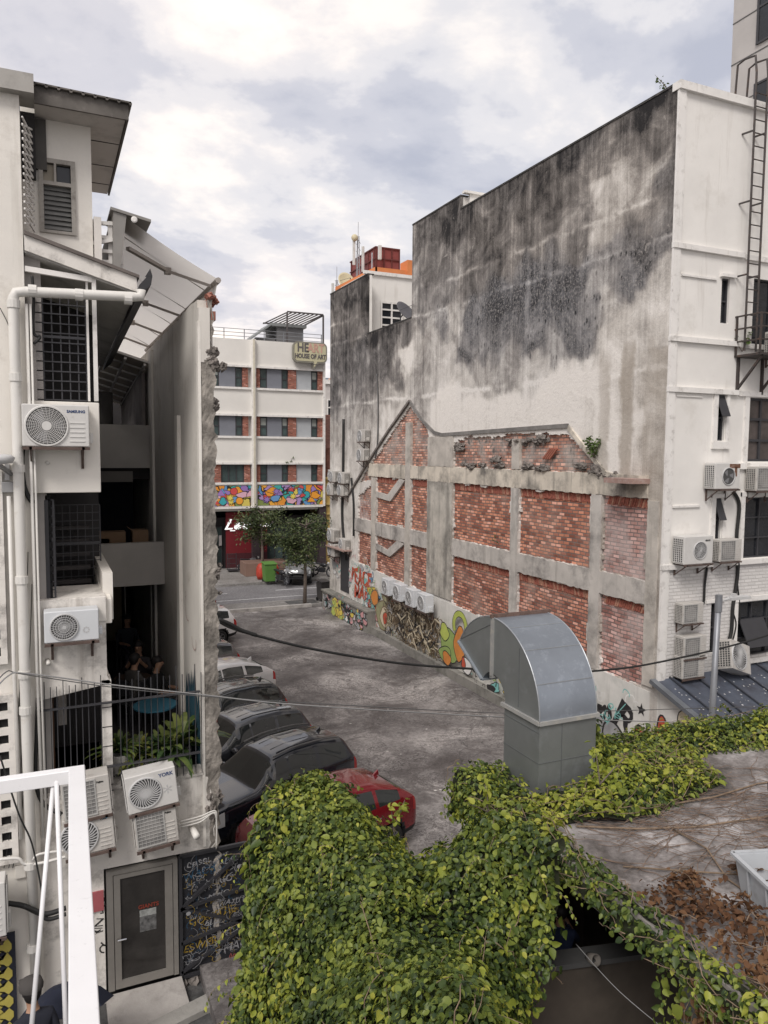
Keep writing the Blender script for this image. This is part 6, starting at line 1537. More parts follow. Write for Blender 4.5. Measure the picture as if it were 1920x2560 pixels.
MB().box(-.02, .05, YL+.1, YL+.14, zY(1500, 100), zY(1240, 100)).build('door_stile', m_black, lbld)
x_ = oY(92, 1350, YL).x; MB().box(x_-.13, x_-.0, YL+.02, YL+.5, zY(1500, 90), zY(1236, 90)).build('door_jamb', m_in, lbld); x_ = oY(75, 850, YL).x; MB().box(x_-.03, x_+.07, YL+.02, YL+.45, zY(1003, 75), zY(740, 75)).build('door_jamb', m_in, lbld)
# lower floor: dark room, column between, beam wall with air conditioners
o = MB(); z0 = zY(1963, 270); z1 = zY(1720, 270); xq0, xq1 = oY(257, 1850, YL).x, oY(281, 1850, YL).x
o.box(xq0, xq1, YL, YL+.3, z0-.1, z1+.12); o.build('tiled_column', m_lwd, lbld)
o = MB()
for k in range(5): z = z0+(z1-z0)*k/5; o.box(xq0-.002, xq1+.002, YL-.004, YL, z, z+.012)
o.build('tile_joint', m_ind, lbld)
MB().box(.08, .2, YL+.9, YL+.94, 3.8, 4.75).build('hanging_panel', m_in, lbld)
o = MB(); o.lathe([(0, 0), (.17, .0), (.15, .08), (0, .1)], 16, 0, Matrix.Translation((.5, 12.4, 4.45))); tag(o.build('ceiling_fan_lamp', mat('dim_lamp', (.4, .38, .34))), 'round pale lamp hanging in the lower dark room', 'lamp')
zl1, zl0 = 3.05, 1.86
o = MB(); o.box(-.2, 2.1, YL, YL+.25, zl0, zl1); o.box(-.2, .63, YL, YL+.25, -.3, zl0); o.build('lower_wall', m_lwd, lbld)
o = MB(); o.box(-.2, 2.1, YL-.02, YL+.3, zl1, zl1+.05); o.build('sill', m_lwd, lbld)
# floor slabs of the open bay, cross parapets deep inside
m_slabg = mat('parapet_grey', (.44, .42, .395), .9, var=.07)
def cross(py0, py1, Y, px=330, th=.15, name='cross_parapet', x0=.72, mt=None):
    z1, z0 = oY(px, py0, Y).z, oY(px, py1, Y).z
    MB().box(x0, 2.1, Y, Y+th, z0, z1).build(name, mt or m_slabg, lbld); return z0, z1
za1 = cross(1062, 1170, 17.3); za2 = cross(1358, 1465, 15.3, 330)
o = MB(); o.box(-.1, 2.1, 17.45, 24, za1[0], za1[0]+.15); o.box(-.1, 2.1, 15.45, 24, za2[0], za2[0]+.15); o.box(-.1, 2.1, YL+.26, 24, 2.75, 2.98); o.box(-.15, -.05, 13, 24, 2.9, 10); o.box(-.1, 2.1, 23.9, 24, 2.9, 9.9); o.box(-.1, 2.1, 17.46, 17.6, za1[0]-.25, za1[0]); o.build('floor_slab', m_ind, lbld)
MB().box(.6, 2.09, 20.8, 20.9, 5.0, 8.6).build('dark_blue_door', mat('night_blue', (.012, .016, .03), .6), lbld)
MB().box(.9, 1.7, 17.0, 17.02, oY(300, 1205, 17.0).z, oY(300, 1178, 17).z).build('glass_louvre', mat('dim_pale', (.16, .15, .14), .8), lbld)
MB().box(.72, 1.75, 20.9, 21.0, 2.98, 5.0).build('cafe_wall', mat('cafe_cream', (.30, .25, .17), .9), lbld)
MB().box(oY(385, 1600, 17.5).x-.02, 2.09, 17.5, 17.8, 2.98, za2[0]).build('pier', m_lw, lbld)
MB().box(.72, .86, YL+.3, 15.3, zY(1560, 268), za2[1]).prism([(.70, YL+.05, zY(1500, 262)), (.70, 15.3, za2[1]), (.70, 15.3, za2[0]), (.70, YL+.05, zY(1560, 262))], (.12, 0, 0)).build('side_parapet', m_lw, lbld)
# boxes on the second parapet
cb = mat('cardboard', (.20, .13, .08), .9, var=.1)
for i, (x, w_, h_, l) in enumerate([(1.15, .5, .32, 'open cardboard box in the middle of the dark ledge'), (1.68, .3, .34, 'small cardboard box at the right end of the dark ledge'), (.95, .3, .2, 'low cardboard box at the left end of the dark ledge')]):
    t = thing('cardboard_box', (x, 15.8, za2[0]+.15), l, 'box'); z = za2[1]-.12; MB().box(x-w_/2, x+w_/2, 15.55, 15.9, za2[0]+.15, z+h_).build('carton', cb, t); MB().bar((x-w_/2, 15.5, z+h_), (x-w_/2-.1, 15.5, z+h_+.08), .25, .01).build('flap', cb, t)
# party wall with broken end
XP0, XP1 = 2.11, 2.33
ztp = 10.2
o = MB()
def party(y0, y1, zt0, zt1):
    n = max(2, int((y1-y0)/.25)); v = []; f = []
    for k in range(n+1):
        y = y0+(y1-y0)*k/n; z = zt0+(zt1-zt0)*k/n+(rnd.uniform(-.03, .03) if y0 < 13 else 0); v += [(XP0, y, -.3), (XP0, y, z), (XP1, y, z), (XP1, y, -.3)]
    for k in range(n): b_ = 4*k; f += [(b_, b_+4, b_+5, b_+1), (b_+1, b_+5, b_+6, b_+2), (b_+2, b_+6, b_+7, b_+3)]
    f += [(0, 1, 2, 3), (4*n+3, 4*n+2, 4*n+1, 4*n)]; return v, f
v, f = party(YL+.15, 17.0, ztp+.05, ztp); o.add(v, f); v, f = party(17.0, 36.5, ztp-.02, ztp-.02); o.add(v, f)
pwl = o.build('party_wall', m_party, lbld)
o = MB(); o.box(XP0-.06, XP0-.001, 13.2, 13.5, 2.98, 8.6); o.box(XP0-.05, XP0-.001, 16.6, 17.0, 2.98, 10.1); o.build('pilaster', m_lw, lbld)
# torn end: irregular concrete strip
def torn(y, z0, z1, x0, x1, name, mt, jit=.035, seed=2, depth=.5, st=.07):
    rg = random.Random(seed); n = int((z1-z0)/st); o = MB(); rows = []
    NXx = 7
    for k in range(n+1):
        z = z0+(z1-z0)*k/n; l = x0+rg.uniform(-.012, .012); r_ = x1+noise.noise(Vector((z*1.1, 0, seed)))*.035+noise.noise(Vector((z*2.3, 3, seed)))*.03+rg.choice((0, 0, .02, -.02, .035))+rg.uniform(-jit, jit)*.25
        rows.append([(l+(r_-l)*j/(NXx-1), y+noise.noise(Vector((j*.6, z*3, seed)))*.016+rg.uniform(-.006, .006)-.03*(j/(NXx-1)), z) for j in range(NXx)]+[(r_, y+depth, z)])
    v = [p for r_ in rows for p in r_]; m_ = NXx+1
    for k in range(n):
        for j in range(m_-1): o.add([], [])
    f = [(k*m_+j, k*m_+j+1, (k+1)*m_+j+1, (k+1)*m_+j) for k in range(n) for j in range(m_-1)]
    f.append(tuple(n*m_+j for j in range(m_)))
    o.v = v; o.f = f; o.m = [0]*len(f)
    return o.build(name, mt, lbld, smooth=False, fix=False)
m_torn = mat('torn_cement', (.30, .275, .245), .95, var=.45, scale=6, dirt=((.075, .068, .06), .62, 2.0), bump=.8, bscale=30)
torn(YL+.0, -.1, zY(900, 520), XP0+.015, XP1-.01, 'torn_end', m_torn)
torn(YL+.02, zY(900, 520), ztp+.02, XP0+.13, XP1-.04, 'torn_end', m_torn, seed=5)
MB().box(XP0-.012, XP0+.15, YL-.01, YL+.3, zY(905, 500), ztp-.1).build('end_render', m_party, lbld)
MB().box(XP0-.03, XP0+.012, YL-.015, YL+.12, 1.9, ztp-.3).build('corner_bead', m_lw, lbld)
xr_ = XP1
rubble('broken_lump', [(xr_+.02, YL+.05, zY(905, 540), .09, .06, .10), (xr_+.10, YL+.05, zY(915, 550), .06, .05, .05), (xr_-.03, YL+.03, zY(875, 520), .06, .04, .10), (xr_, YL+.03, zY(1010, 530), .03, .03, .05), (xr_+.02, YL+.05, zY(1450, 545), .05, .05, .26), (xr_-.06, YL+.02, zY(1985, 535), .10, .06, .14), (xr_-.12, YL-.0, zY(2030, 520), .08, .04, .10)], m_edge, lbld, 9, .06)
rubble('broken_brick', [(XP0+.2, YL+.1, ztp+.0, .08, .08, .1)], mat('old_red_brick', (.28, .12, .09), .9, var=.3), lbld, 3, .07)
MB().box(XP1-.05, XP1+.02, YL-.0, YL+.2, zY(800, 530), zY(795, 530)+.1).build('brick_end', mat('old_red_brick', (.28, .12, .09)), lbld)
MB().tube([(XP1+.03, YL+.3, zY(1510, 545)), (XP1+.03, YL+.3, zY(1965, 545))], .018, 6).build('red_conduit', mat('red_conduit', (.25, .05, .04), .6), lbld)
# lower broken corner
o = MB(); o.prism([(2.09, YL-.01, 3.02), (2.16, YL-.01, 3.0), (2.22, YL-.01, 2.7), (2.30, YL-.01, 2.45), (2.30, YL-.01, 1.84), (2.09, YL-.01, 1.86)], (0, .5, 0)); o.build('corner_stub', m_lwd, lbld)
o = MB(); o.prism([(2.05, YL+.0, -.3), (2.40, YL+.0, -.3), (2.40, YL+.0, .2), (2.05, YL, .2)], (0, .4, 0)); o.build('corner_foot', m_edge, lbld)
# rear roofs in the gap
o = MB(); o.prism([(.9, 17.2, 10.25), (2.1, 17.2, 9.9), (2.1, 17.2, 9.93), (.9, 17.2, 10.28)], (0, 6, -.6)); o.build('skylight_sheet', mat('translucent_sheet', (.55, .50, .42), .5, var=.15, scale=3), lbld)
o = MB()
for k in range(8): o.bar((.9, 17.1+k*.8, 10.24-k*.08), (2.1, 17.1+k*.8, 9.88-k*.08), .04)
for x in (1.2, 1.6, 2.0): o.bar((x, 17.1, 10.16-(x-.9)*.29), (x, 23, 9.57-(x-.9)*.29), .05)
o.build('purlin', m_trim, lbld)
o = MB()
for k in range(14): y = 17.6+k*.36; o.box(1.98, 2.05, y, y+.30, 8.3-.25*(k % 3), 9.7)
o.build('hanging_board', mat('grey_boards', (.22, .20, .19), .9, var=.2), lbld)
MB().tube([(1.2, 18.2, za1[1]-.6), (1.2, 18.2, 9.3)], .22, 14).build('old_duct', mat('old_duct', (.10, .095, .09), .8), lbld, True)
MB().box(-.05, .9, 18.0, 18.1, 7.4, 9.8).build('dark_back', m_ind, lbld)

# ---- awning
aw = thing('retractable_awning', (1.9, 12.5, 9.8), 'grey fabric awning with folding arms tilted over the party wall', 'awning')
YA = 12.0
a0, a1 = oY(318, 545, YA), oY(545, 698, YA)
nA = 14; dp = 9.2
def apt(u, w_): # u across, w depth
    return Vector((a0.x+(a1.x-a0.x)*u, YA+dp*w_, a0.z+(a1.z-a0.z)*u-.03*math.sin(u*math.pi)))
o = MB(); g_ = [apt(i/10, j/nA) for j in range(nA+1) for i in range(11)]; o.add(g_, [(j*11+i, j*11+i+1, (j+1)*11+i+1, (j+1)*11+i) for j in range(nA) for i in range(10)])
m_awn = mat('awning_fabric', (.62, .60, .575), .8, var=.06, scale=2, streak=((.3, .28, .26), .15, 2))
nt_ = m_awn.node_tree; tr_ = nt_.nodes.new('ShaderNodeBsdfTranslucent'); tr_.inputs[0].default_value = (.92, .89, .85, 1); ms_ = nt_.nodes.new('ShaderNodeMixShader'); ms_.inputs[0].default_value = .55
nt_.links.new(nt_.nodes['Principled BSDF'].outputs[0], ms_.inputs[1]); nt_.links.new(tr_.outputs[0], ms_.inputs[2]); nt_.links.new(ms_.outputs[0], nt_.nodes['Material Output'].inputs[0])
fb = o.build('canopy_fabric', m_awn, aw, True)
o = MB(); e0, e1 = apt(1, 0), apt(1, 1)
for j in range(28):
    y0_, y1_ = YA+dp*j/28, YA+dp*(j+1)/28; w0, w1 = .04*math.sin(j*2.1), .04*math.sin((j+1)*2.1); o.quad((e0.x, y0_, e0.z), (e0.x, y1_, e0.z), (e0.x-.08+w1, y1_, e0.z-.42+.03*math.sin(j*3.3+3.3)), (e0.x-.08+w0, y0_, e0.z-.42+.03*math.sin(j*3.3)))
vl = o.build('valance', m_awn, aw, True)
m_arm = mat('arm_grey', (.33, .30, .275), .6)
MB().tube([e0+Vector((0, -.03, -.02)), e1], .045, 8).build('front_bar', m_arm, aw)
for j, w_ in enumerate((.03, .35, .62, .88)):
    p0 = apt(.02, w_+.0)+Vector((0, 0, -.35)); p1 = apt(.52, w_+.06)+Vector((0, 0, -.10)); p2 = apt(.97, w_+.0)+Vector((0, 0, -.08))
    MB().bar(p0, p1, .075, .05).bar(p1, p2, .06, .045).box(p1.x-.05, p1.x+.05, p1.y-.05, p1.y+.05, p1.z-.05, p1.z+.05).build('folding_arm', m_arm, aw)
o = MB()
for j in range(5): o.bar(apt(0, .1+j*.2)+Vector((0, 0, -.018)), apt(1, .1+j*.2)+Vector((0, 0, -.018)), .02, .012)
o.build('seam', m_arm, aw)
ac_ = apt(0, 0)
MB().prism([(ac_.x-.22, YA-.12, ac_.z-.75), (ac_.x-.12, YA-.12, ac_.z-.78), (ac_.x-.02, YA-.12, ac_.z+.0), (ac_.x-.20, YA-.12, ac_.z+.06)], (0, dp, 0)).prism([(ac_.x-.24, YA-.15, ac_.z+.05), (ac_.x+.32, YA-.15, ac_.z-.06), (ac_.x+.32, YA-.15, ac_.z-.02), (ac_.x-.24, YA-.15, ac_.z+.09)], (0, .9, 0)).build('cassette', mat('cassette_dark', (.24, .23, .215), .6), aw)
o = MB(); o.lathe([(.0, 0), (.04, 0), (.045, .02), (.03, .03), (0, .03)], 16, 0, frame(FRONT, (ac_.x+.08, YA-.16, ac_.z-.06))); o.build('end_cap', m_trim, aw)
MB().box(.72, .82, 11.9, 12.0, 10.6, 11.35).box(1.0, 1.06, 11.95, 12.05, 10.7, 11.3).build('wall_mount', m_lwd, aw)
o = MB()
for z in (10.75, 10.9, 11.1, 11.3): o.bar((.66, 12.05, z), (1.12, 12.05, z+.02), .05)
for x in (.7, .95, 1.1): o.bar((x, 12.08, 10.4), (x, 12.08, 11.35), .06)
o.bar((.66, 12.0, 10.98), (1.14, 12.0, 11.12), .05)
o.build('bracket_frame', m_trim, aw)

# ---- pipes
dpipe = thing('drain_pipe', (-.3, 11.2, 0), 'thick white drainpipe running down the left pier and across under the canopy', 'pipe')
m_pvc = mat('white_pvc', (.68, .665, .63), .45, var=.04, dirt=((.4, .36, .3), .2, 5))
yp = YL-.2
pts = [oY(352, 725, yp), oY(352, 742, yp), oY(330, 742, yp), oY(60, 729, yp), oY(40, 731, yp), oY(33, 745, yp)]
pts = [Vector((p.x, yp, p.z)) for p in pts]; xq = pts[-1].x
MB().tube(pts+[Vector((xq, yp, 7.0)), Vector((xq+.005, yp, 4.0)), Vector((xq+.03, yp, .2))], .068, 12).build('pipe', m_pvc, dpipe, True)
for z in (9.85, 8.9, 7.7, 6.2, 4.9, 4.4, 2.2, 1.0): MB().tube([(xq, yp, z), (xq, yp, z+.1)], .082, 12).build('coupling', m_pvc, dpipe)
for x in (pts[3].x+.05, .42, 1.05): MB().tube([(x, yp, oY(200, 737, yp).z), (x+.1, yp, oY(200, 737, yp).z)], .08, 12).build('coupling', m_pvc, dpipe)
for i, (px, r_, l) in enumerate([(66, .022, 'thin white conduit just right of the thick drainpipe'), (76, .016, 'thinner white conduit second from the drainpipe'), (22, .03, 'grey conduit left of the drainpipe below the flood light')]):
    p0 = oY(px, 760 if i < 2 else 1240, yp+.06); p1 = oY(px+14, 2100, yp+.06); tag(MB().tube([p0, (p0.x, p0.y, 5), (p0.x+.02, p0.y, p1.z)], r_, 6).build('conduit', m_pvc, smooth=True), l, 'pipe')
def ly_(px, py, d=.1): return tuple(oY(px, py, YL-d))
cable('cable_bundle', [ly_(58, 1110), ly_(55, 1160), ly_(62, 1220), ly_(78, 1252), ly_(86, 1250)], .035, 'black cable curling under the big round-fan air conditioner')
cable('cable', [ly_(80, 690), ly_(84, 740), ly_(84, 830), ly_(100, 842), ly_(84, 860)], .022, 'black cable looping by the upper grille')
cable('cable_bundle', [ly_(95, 1745), ly_(92, 1820), ly_(90, 1950), ly_(110, 2010), ly_(165, 2040)], .03, 'thick black cable bundle curving behind the white railing frame')
cable('cable_bundle', [ly_(18, 2258, .3), ly_(60, 2265, .3), ly_(110, 2285, .3), ly_(165, 2270, .3)], .035, 'black insulated pipes running from the cut-off unit at the far left')
cable('cable_bundle', [ly_(60, 2265, .33), ly_(95, 2278, .33), ly_(120, 2298, .33), ly_(165, 2285, .33)], .028, 'second black insulated pipe sagging below the first')
for k, (px, l) in enumerate([(50, 'thin wire hanging down the left pier, leftmost'), (62, 'thin wire hanging down the left pier, middle one'), (72, 'thin wire hanging down the left pier, rightmost')]):
    cable('wire', [ly_(px+8, 1300+80*k), ly_(px, 1700), ly_(px-15, 2000), ly_(px-40, 2170)], .006, l, cat='wire')
cable('white_pipe', [ly_(0, 2148, .25), ly_(45, 2146, .25), ly_(62, 2160, .25), ly_(100, 2158, .25), ly_(170, 2140, .25)], .022, 'white pipe running across low on the left pier', m_pvc, 'pipe')
cable('white_pipe', [ly_(80, 2150, .25), ly_(100, 2135, .25), ly_(170, 2125, .25)], .018, 'short white pipe joining the low cross pipe', m_pvc, 'pipe')
for k in range(3): cable('white_pipe', [ly_(450, 2068-k*7, .12+.02*k), ly_(500, 2055-k*7, .12), ly_(538, 2035-k*4, .12), ly_(541, 2062-k*4+ (60 if k == 0 else 0), .1)], .012, ['lowest', 'middle', 'topmost'][k]+' of three thin white pipes at the broken wall corner', m_pvc, 'pipe')
tag(MB().tube([ly_(478, 2065, -.05), ly_(492, 2092, .35)], .05, 12).build('pipe_stub', m_pvc, smooth=True), 'short white pipe stub poking from the lower wall', 'pipe')
tag(MB().tube([ly_(118, 1650, .0), ly_(122, 1660, .12)], .03, 10).build('pipe_stub', m_pvc, smooth=True), 'small drain spout under the white fan unit', 'pipe')
tag(MB().tube([ly_(116, 1155, .0), ly_(120, 1158, .06)], .022, 10).build('pipe_stub', m_pvc, smooth=True), 'tiny drain spout under the big round-fan unit', 'pipe')
fl_ = thing('flood_light', ly_(15, 1160, .3), 'grey flood light on a bracket at the far left edge', 'lamp')
p = Vector(ly_(2, 1150, .4)); MB().lathe([(0, -.06), (.14, -.04), (.17, .03), (.12, .07), (0, .08)], 18, 0, Matrix.Translation(p)).build('lamp_head', mat('lamp_grey', (.5, .5, .5)), fl_, True)
MB().bar(ly_(0, 1165, .3), ly_(30, 1185, .1), .05).bar(ly_(18, 1160, .08), ly_(18, 1200, .08), .06).build('bracket', mat('lamp_bracket', (.3, .3, .3), .6), fl_)
q = Vector(ly_(4, 1205, .12)); MB().box(q.x, q.x+.16, q.y-.05, q.y+.06, q.z-.14, q.z).build('ballast_box', mat('lamp_bracket', (.3, .3, .3)), fl_, bevel=.01)
q = Vector(ly_(51, 2170, .06)); tag(MB().box(q.x-.07, q.x+.07, q.y-.03, q.y+.06, q.z-.14, q.z+.05).build('junction_box', m_lw, bevel=.01), 'small white junction box low on the pier', 'junction box')

# ---- left building air conditioners
def lpos(px, py, dy=.02): p = oY(px, py, YL-.36); return (p.x, YL-dy, p.z)
wU = oY(225, 1060, YL-.36).x-oY(56, 1060, YL-.36).x; hU = oY(130, 1010, YL-.36).z-oY(130, 1116, YL-.36).z
ac_big = ac_unit('air_conditioner', 'big round-fan air conditioner lettered SAMSUNG below the upper grille', w=wU, h=hU, d=.34, style='rings', logo=('SAMSUNG', .05, m_ink), side=None, fx=wU*.36, fr=hU*.455, group=G1); place(ac_big, lpos(56, 1116))
w2 = oY(249, 1550, YL-.32).x-oY(111, 1550, YL-.32).x; h2 = oY(180, 1530, YL-.32).z-oY(180, 1608, YL-.32).z
a = ac_unit('air_conditioner', 'white air conditioner with spoked fan on the stained middle ledge', w=w2, h=h2, d=.3, style='spokes', mt=m_acb, side=None, ribs=False, group=G1, fx=w2*.36, fr=h2*.40); place(a, lpos(111, 1612))
Ms = frame(FRONT, (w2*.76, -.303, h2*.35)); o = MB()
for k in range(8): o.lathe([(0, .001), (.012, .001)], 6, 0, Ms @ Matrix.Translation((.035*math.cos(k*.785), .035*math.sin(k*.785), 0)))
o.build('snowflake_emblem', m_gril, a, fix=False)
w3 = oY(450, 1960, YL-.36).x-oY(322, 1960, YL-.36).x; h3 = oY(380, 1935, YL-.36).z-oY(380, 2022, YL-.36).z
a = ac_unit('air_conditioner', 'swirl-grille air conditioner lettered YORK below the planted balcony', w=w3, h=h3*1.08, d=.34, style='swirl', mt=m_acw, side='L', ribs=False, logo=('YORK', .075, m_ink), group=G1, fx=w3*.37, fr=h3*.42); place(a, lpos(322, 2040)); a.rotation_euler = (0, R(-6), 0)
text('*', .3, frame(FRONT, (w3*.8, -.343, h3*.36)), 'snowflake_emblem', m_gril, a)
w4 = oY(450, 2080, YL-.36).x-oY(342, 2080, YL-.36).x
a = ac_unit('air_conditioner', 'square-grille air conditioner below the YORK unit above the door', w=w4, h=.56, d=.34, style='panel', mt=m_acg, side='L', logo=('Fujitsu', .035, m_ink2), group=G1); place(a, lpos(342, 2130)); a.rotation_euler = (0, R(-5), 0)
a = ac_unit('air_conditioner', 'upper grey air conditioner partly behind the white railing post', w=w4*1.05, h=.58, d=.34, style='panel', mt=m_acg, side='R', logo=('Fujitsu', .035, m_ink2), group=G1); place(a, lpos(160, 2060)); a.rotation_euler = (0, R(-4), 0)
a = ac_unit('air_conditioner', 'lower grey air conditioner marked R32 partly behind the white railing post', w=w4*1.1, h=.56, d=.34, style='swirl', mt=m_acg, side='R', logo=('R32', .05, m_ink2), group=G1); place(a, lpos(164, 2150)); a.rotation_euler = (0, R(-4), 0)
MB().prism([(w4*.86, -.343, .46), (w4*.97, -.343, .46), (w4*.97, -.343, .52)], (0, .002, 0)).build('logo', m_cy, a)
a = ac_unit('air_conditioner', 'air conditioner cut off by the left picture edge near the bottom', w=.8, h=.75, d=.34, style='panel', mt=m_acw, side='R', group=G1); p = oY(18, 2330, YL-.5); place(a, (p.x-.8, YL-.25, p.z))

# ---- balcony: railing, plants, table, people
rb = thing('balcony_railing', (.9, YL, 3.1), 'black bar railing with a thick handrail across the lower balcony', 'railing')
o = MB(); n = 26
for k in range(n):
    px = 110+k*15.7; q0 = oY(px, 1720-(px-110)*.10 if k % 3 else 1705-(px-110)*.12, YL-.05); q1 = oY(px, 1965, YL-.05)
    if 262 < px < 283: continue
    o.bar((q0.x, YL-.05, 3.1), (q0.x, YL-.05, q0.z), .012)
o.build('bars', m_frame_d, rb)
o = MB(); o.bar(oY(100, 1778, YL-.06), oY(440, 1735, YL-.06), .055, .02); o.bar(oY(440, 1735, YL-.06), oY(500, 1728, YL-.06), .055, .02); o.bar(oY(250, 1920, YL-.06), oY(500, 1880, YL-.06), .06, .02); o.build('handrail', m_frame_d, rb)
def blades(name, loc, lab, n, ln, wd, mt, up=.6, pot=True, seed=1):
    rg = random.Random(seed); t = thing(name, loc, lab, 'potted plant', 'balcony plants'); o = MB(); b_ = Vector(loc)+Vector((0, 0, .28 if pot else 0))
    for k in range(n):
        a = rg.uniform(0, 6.28); L_ = ln*rg.uniform(.6, 1.1); el = rg.uniform(up, 1.4); d = Vector((math.cos(a)*math.cos(el), math.sin(a)*math.cos(el), math.sin(el))); sd_ = Vector((-math.sin(a), math.cos(a), 0)); P_ = []
        for j in range(7):
            s_ = j/6; p = b_+d*L_*s_+Vector((0, 0, -.45*L_*s_**2.4)); ww = wd*(math.sin(math.pi*min(1, s_*.9+.08))**.7)*(1 if s_ < 1 else .1); P_.append((p-sd_*ww/2, p+sd_*ww/2))
        o.add([q for pr_ in P_ for q in pr_], [(2*j, 2*j+1, 2*j+3, 2*j+2) for j in range(6)])
    o.build('foliage', mt, t, fix=False)
    if pot: MB().lathe([(0, 0), (.11, 0), (.15, .28), (.13, .28), (.12, .24), (0, .24)], 16, 0, Matrix.Translation(loc)).build('pot', mat('grey_pot', (.4, .39, .37), .8), t)
    return t
m_pl = leaf_mat('balcony_leaf', (.03, .06, .02), (.07, .11, .03), (.20, .22, .06), 3); m_ply = leaf_mat('balcony_leaf_yellow', (.06, .08, .02), (.16, .17, .04), (.3, .28, .08), 3)
for i, (px, py, n, ln, wd, mt, l) in enumerate([(300, 1880, 34, .45, .05, m_pl, 'leafy potted plant at the left of the balcony'), (345, 1905, 40, .5, .06, m_ply, 'yellow-green croton in the middle of the balcony'), (305, 1940, 34, .4, .07, m_ply, 'low yellow-green plant by the white column'), (360, 1935, 40, .42, .045, m_pl, 'spiky plant hanging over the balcony edge'),
     (400, 1915, 40, .5, .05, m_pl, 'bushy dark plant in the middle right of the balcony'), (455, 1900, 30, .75, .09, m_pl, 'large bird-nest fern at the right end of the balcony'), (420, 1880, 26, .6, .08, m_pl, 'broad-leaved fern left of the large one')]):
    q = oY(px, py, YL+.35+.1*(i % 3)); blades('potted_plant', (q.x, YL+.30+.12*(i % 3), max(3.02, q.z-.28)), l, int(n*1.3), ln*1.25, wd*1.3, mt, .3, True, i)
tb_ = thing('cafe_table', (1.45, 12.9, 2.98), 'round blue cafe table behind the balcony plants', 'table')
q = oY(388, 1772, 12.9); m_blu = mat('teal_blue', (.035, .13, .19), .5)
MB().lathe([(0, 0), (.36, 0), (.36, .025), (0, .025)], 28, 0, Matrix.Translation((q.x, 12.9, 3.72))).build('table_top', m_blu, tb_); MB().tube([(q.x, 12.9, 2.98), (q.x, 12.9, 3.72)], .03, 8).build('leg', m_frame_d, tb_)
# blue painted feather shapes on the party wall inner face
P = Paint(frame(Matrix(((0, 0, -1), (-1, 0, 0), (0, 1, 0))).to_4x4(), (XP0-.004, 0, 0)))
bl = [mat('mural_teal_dark', (.02, .07, .10), .8), m_ink2, mat('faded_pink', (.45, .33, .3), .8)]
for k in range(9): y = 12.9-k*.16; hgt = 3.95+.62*math.sin((k+1)/9*math.pi)+rnd.uniform(-.2, .2); P.fill([wp(y+.12, 3.0), wp(y+.1, hgt-.4), wp(y, hgt), wp(y-.1, hgt-.5), wp(y-.12, 3.0)], 0); P.ribbon([wp(y+.1, hgt-.5), wp(y, hgt), wp(y-.1, hgt-.5)], .015, 1)
P.ribbon(curl(*wp(12.6, 5.2), .25), .02, 2); P.ribbon(curl(*wp(12.3, 5.0), .2), .02, 2)
P.build('painted_feathers', bl, lbld)

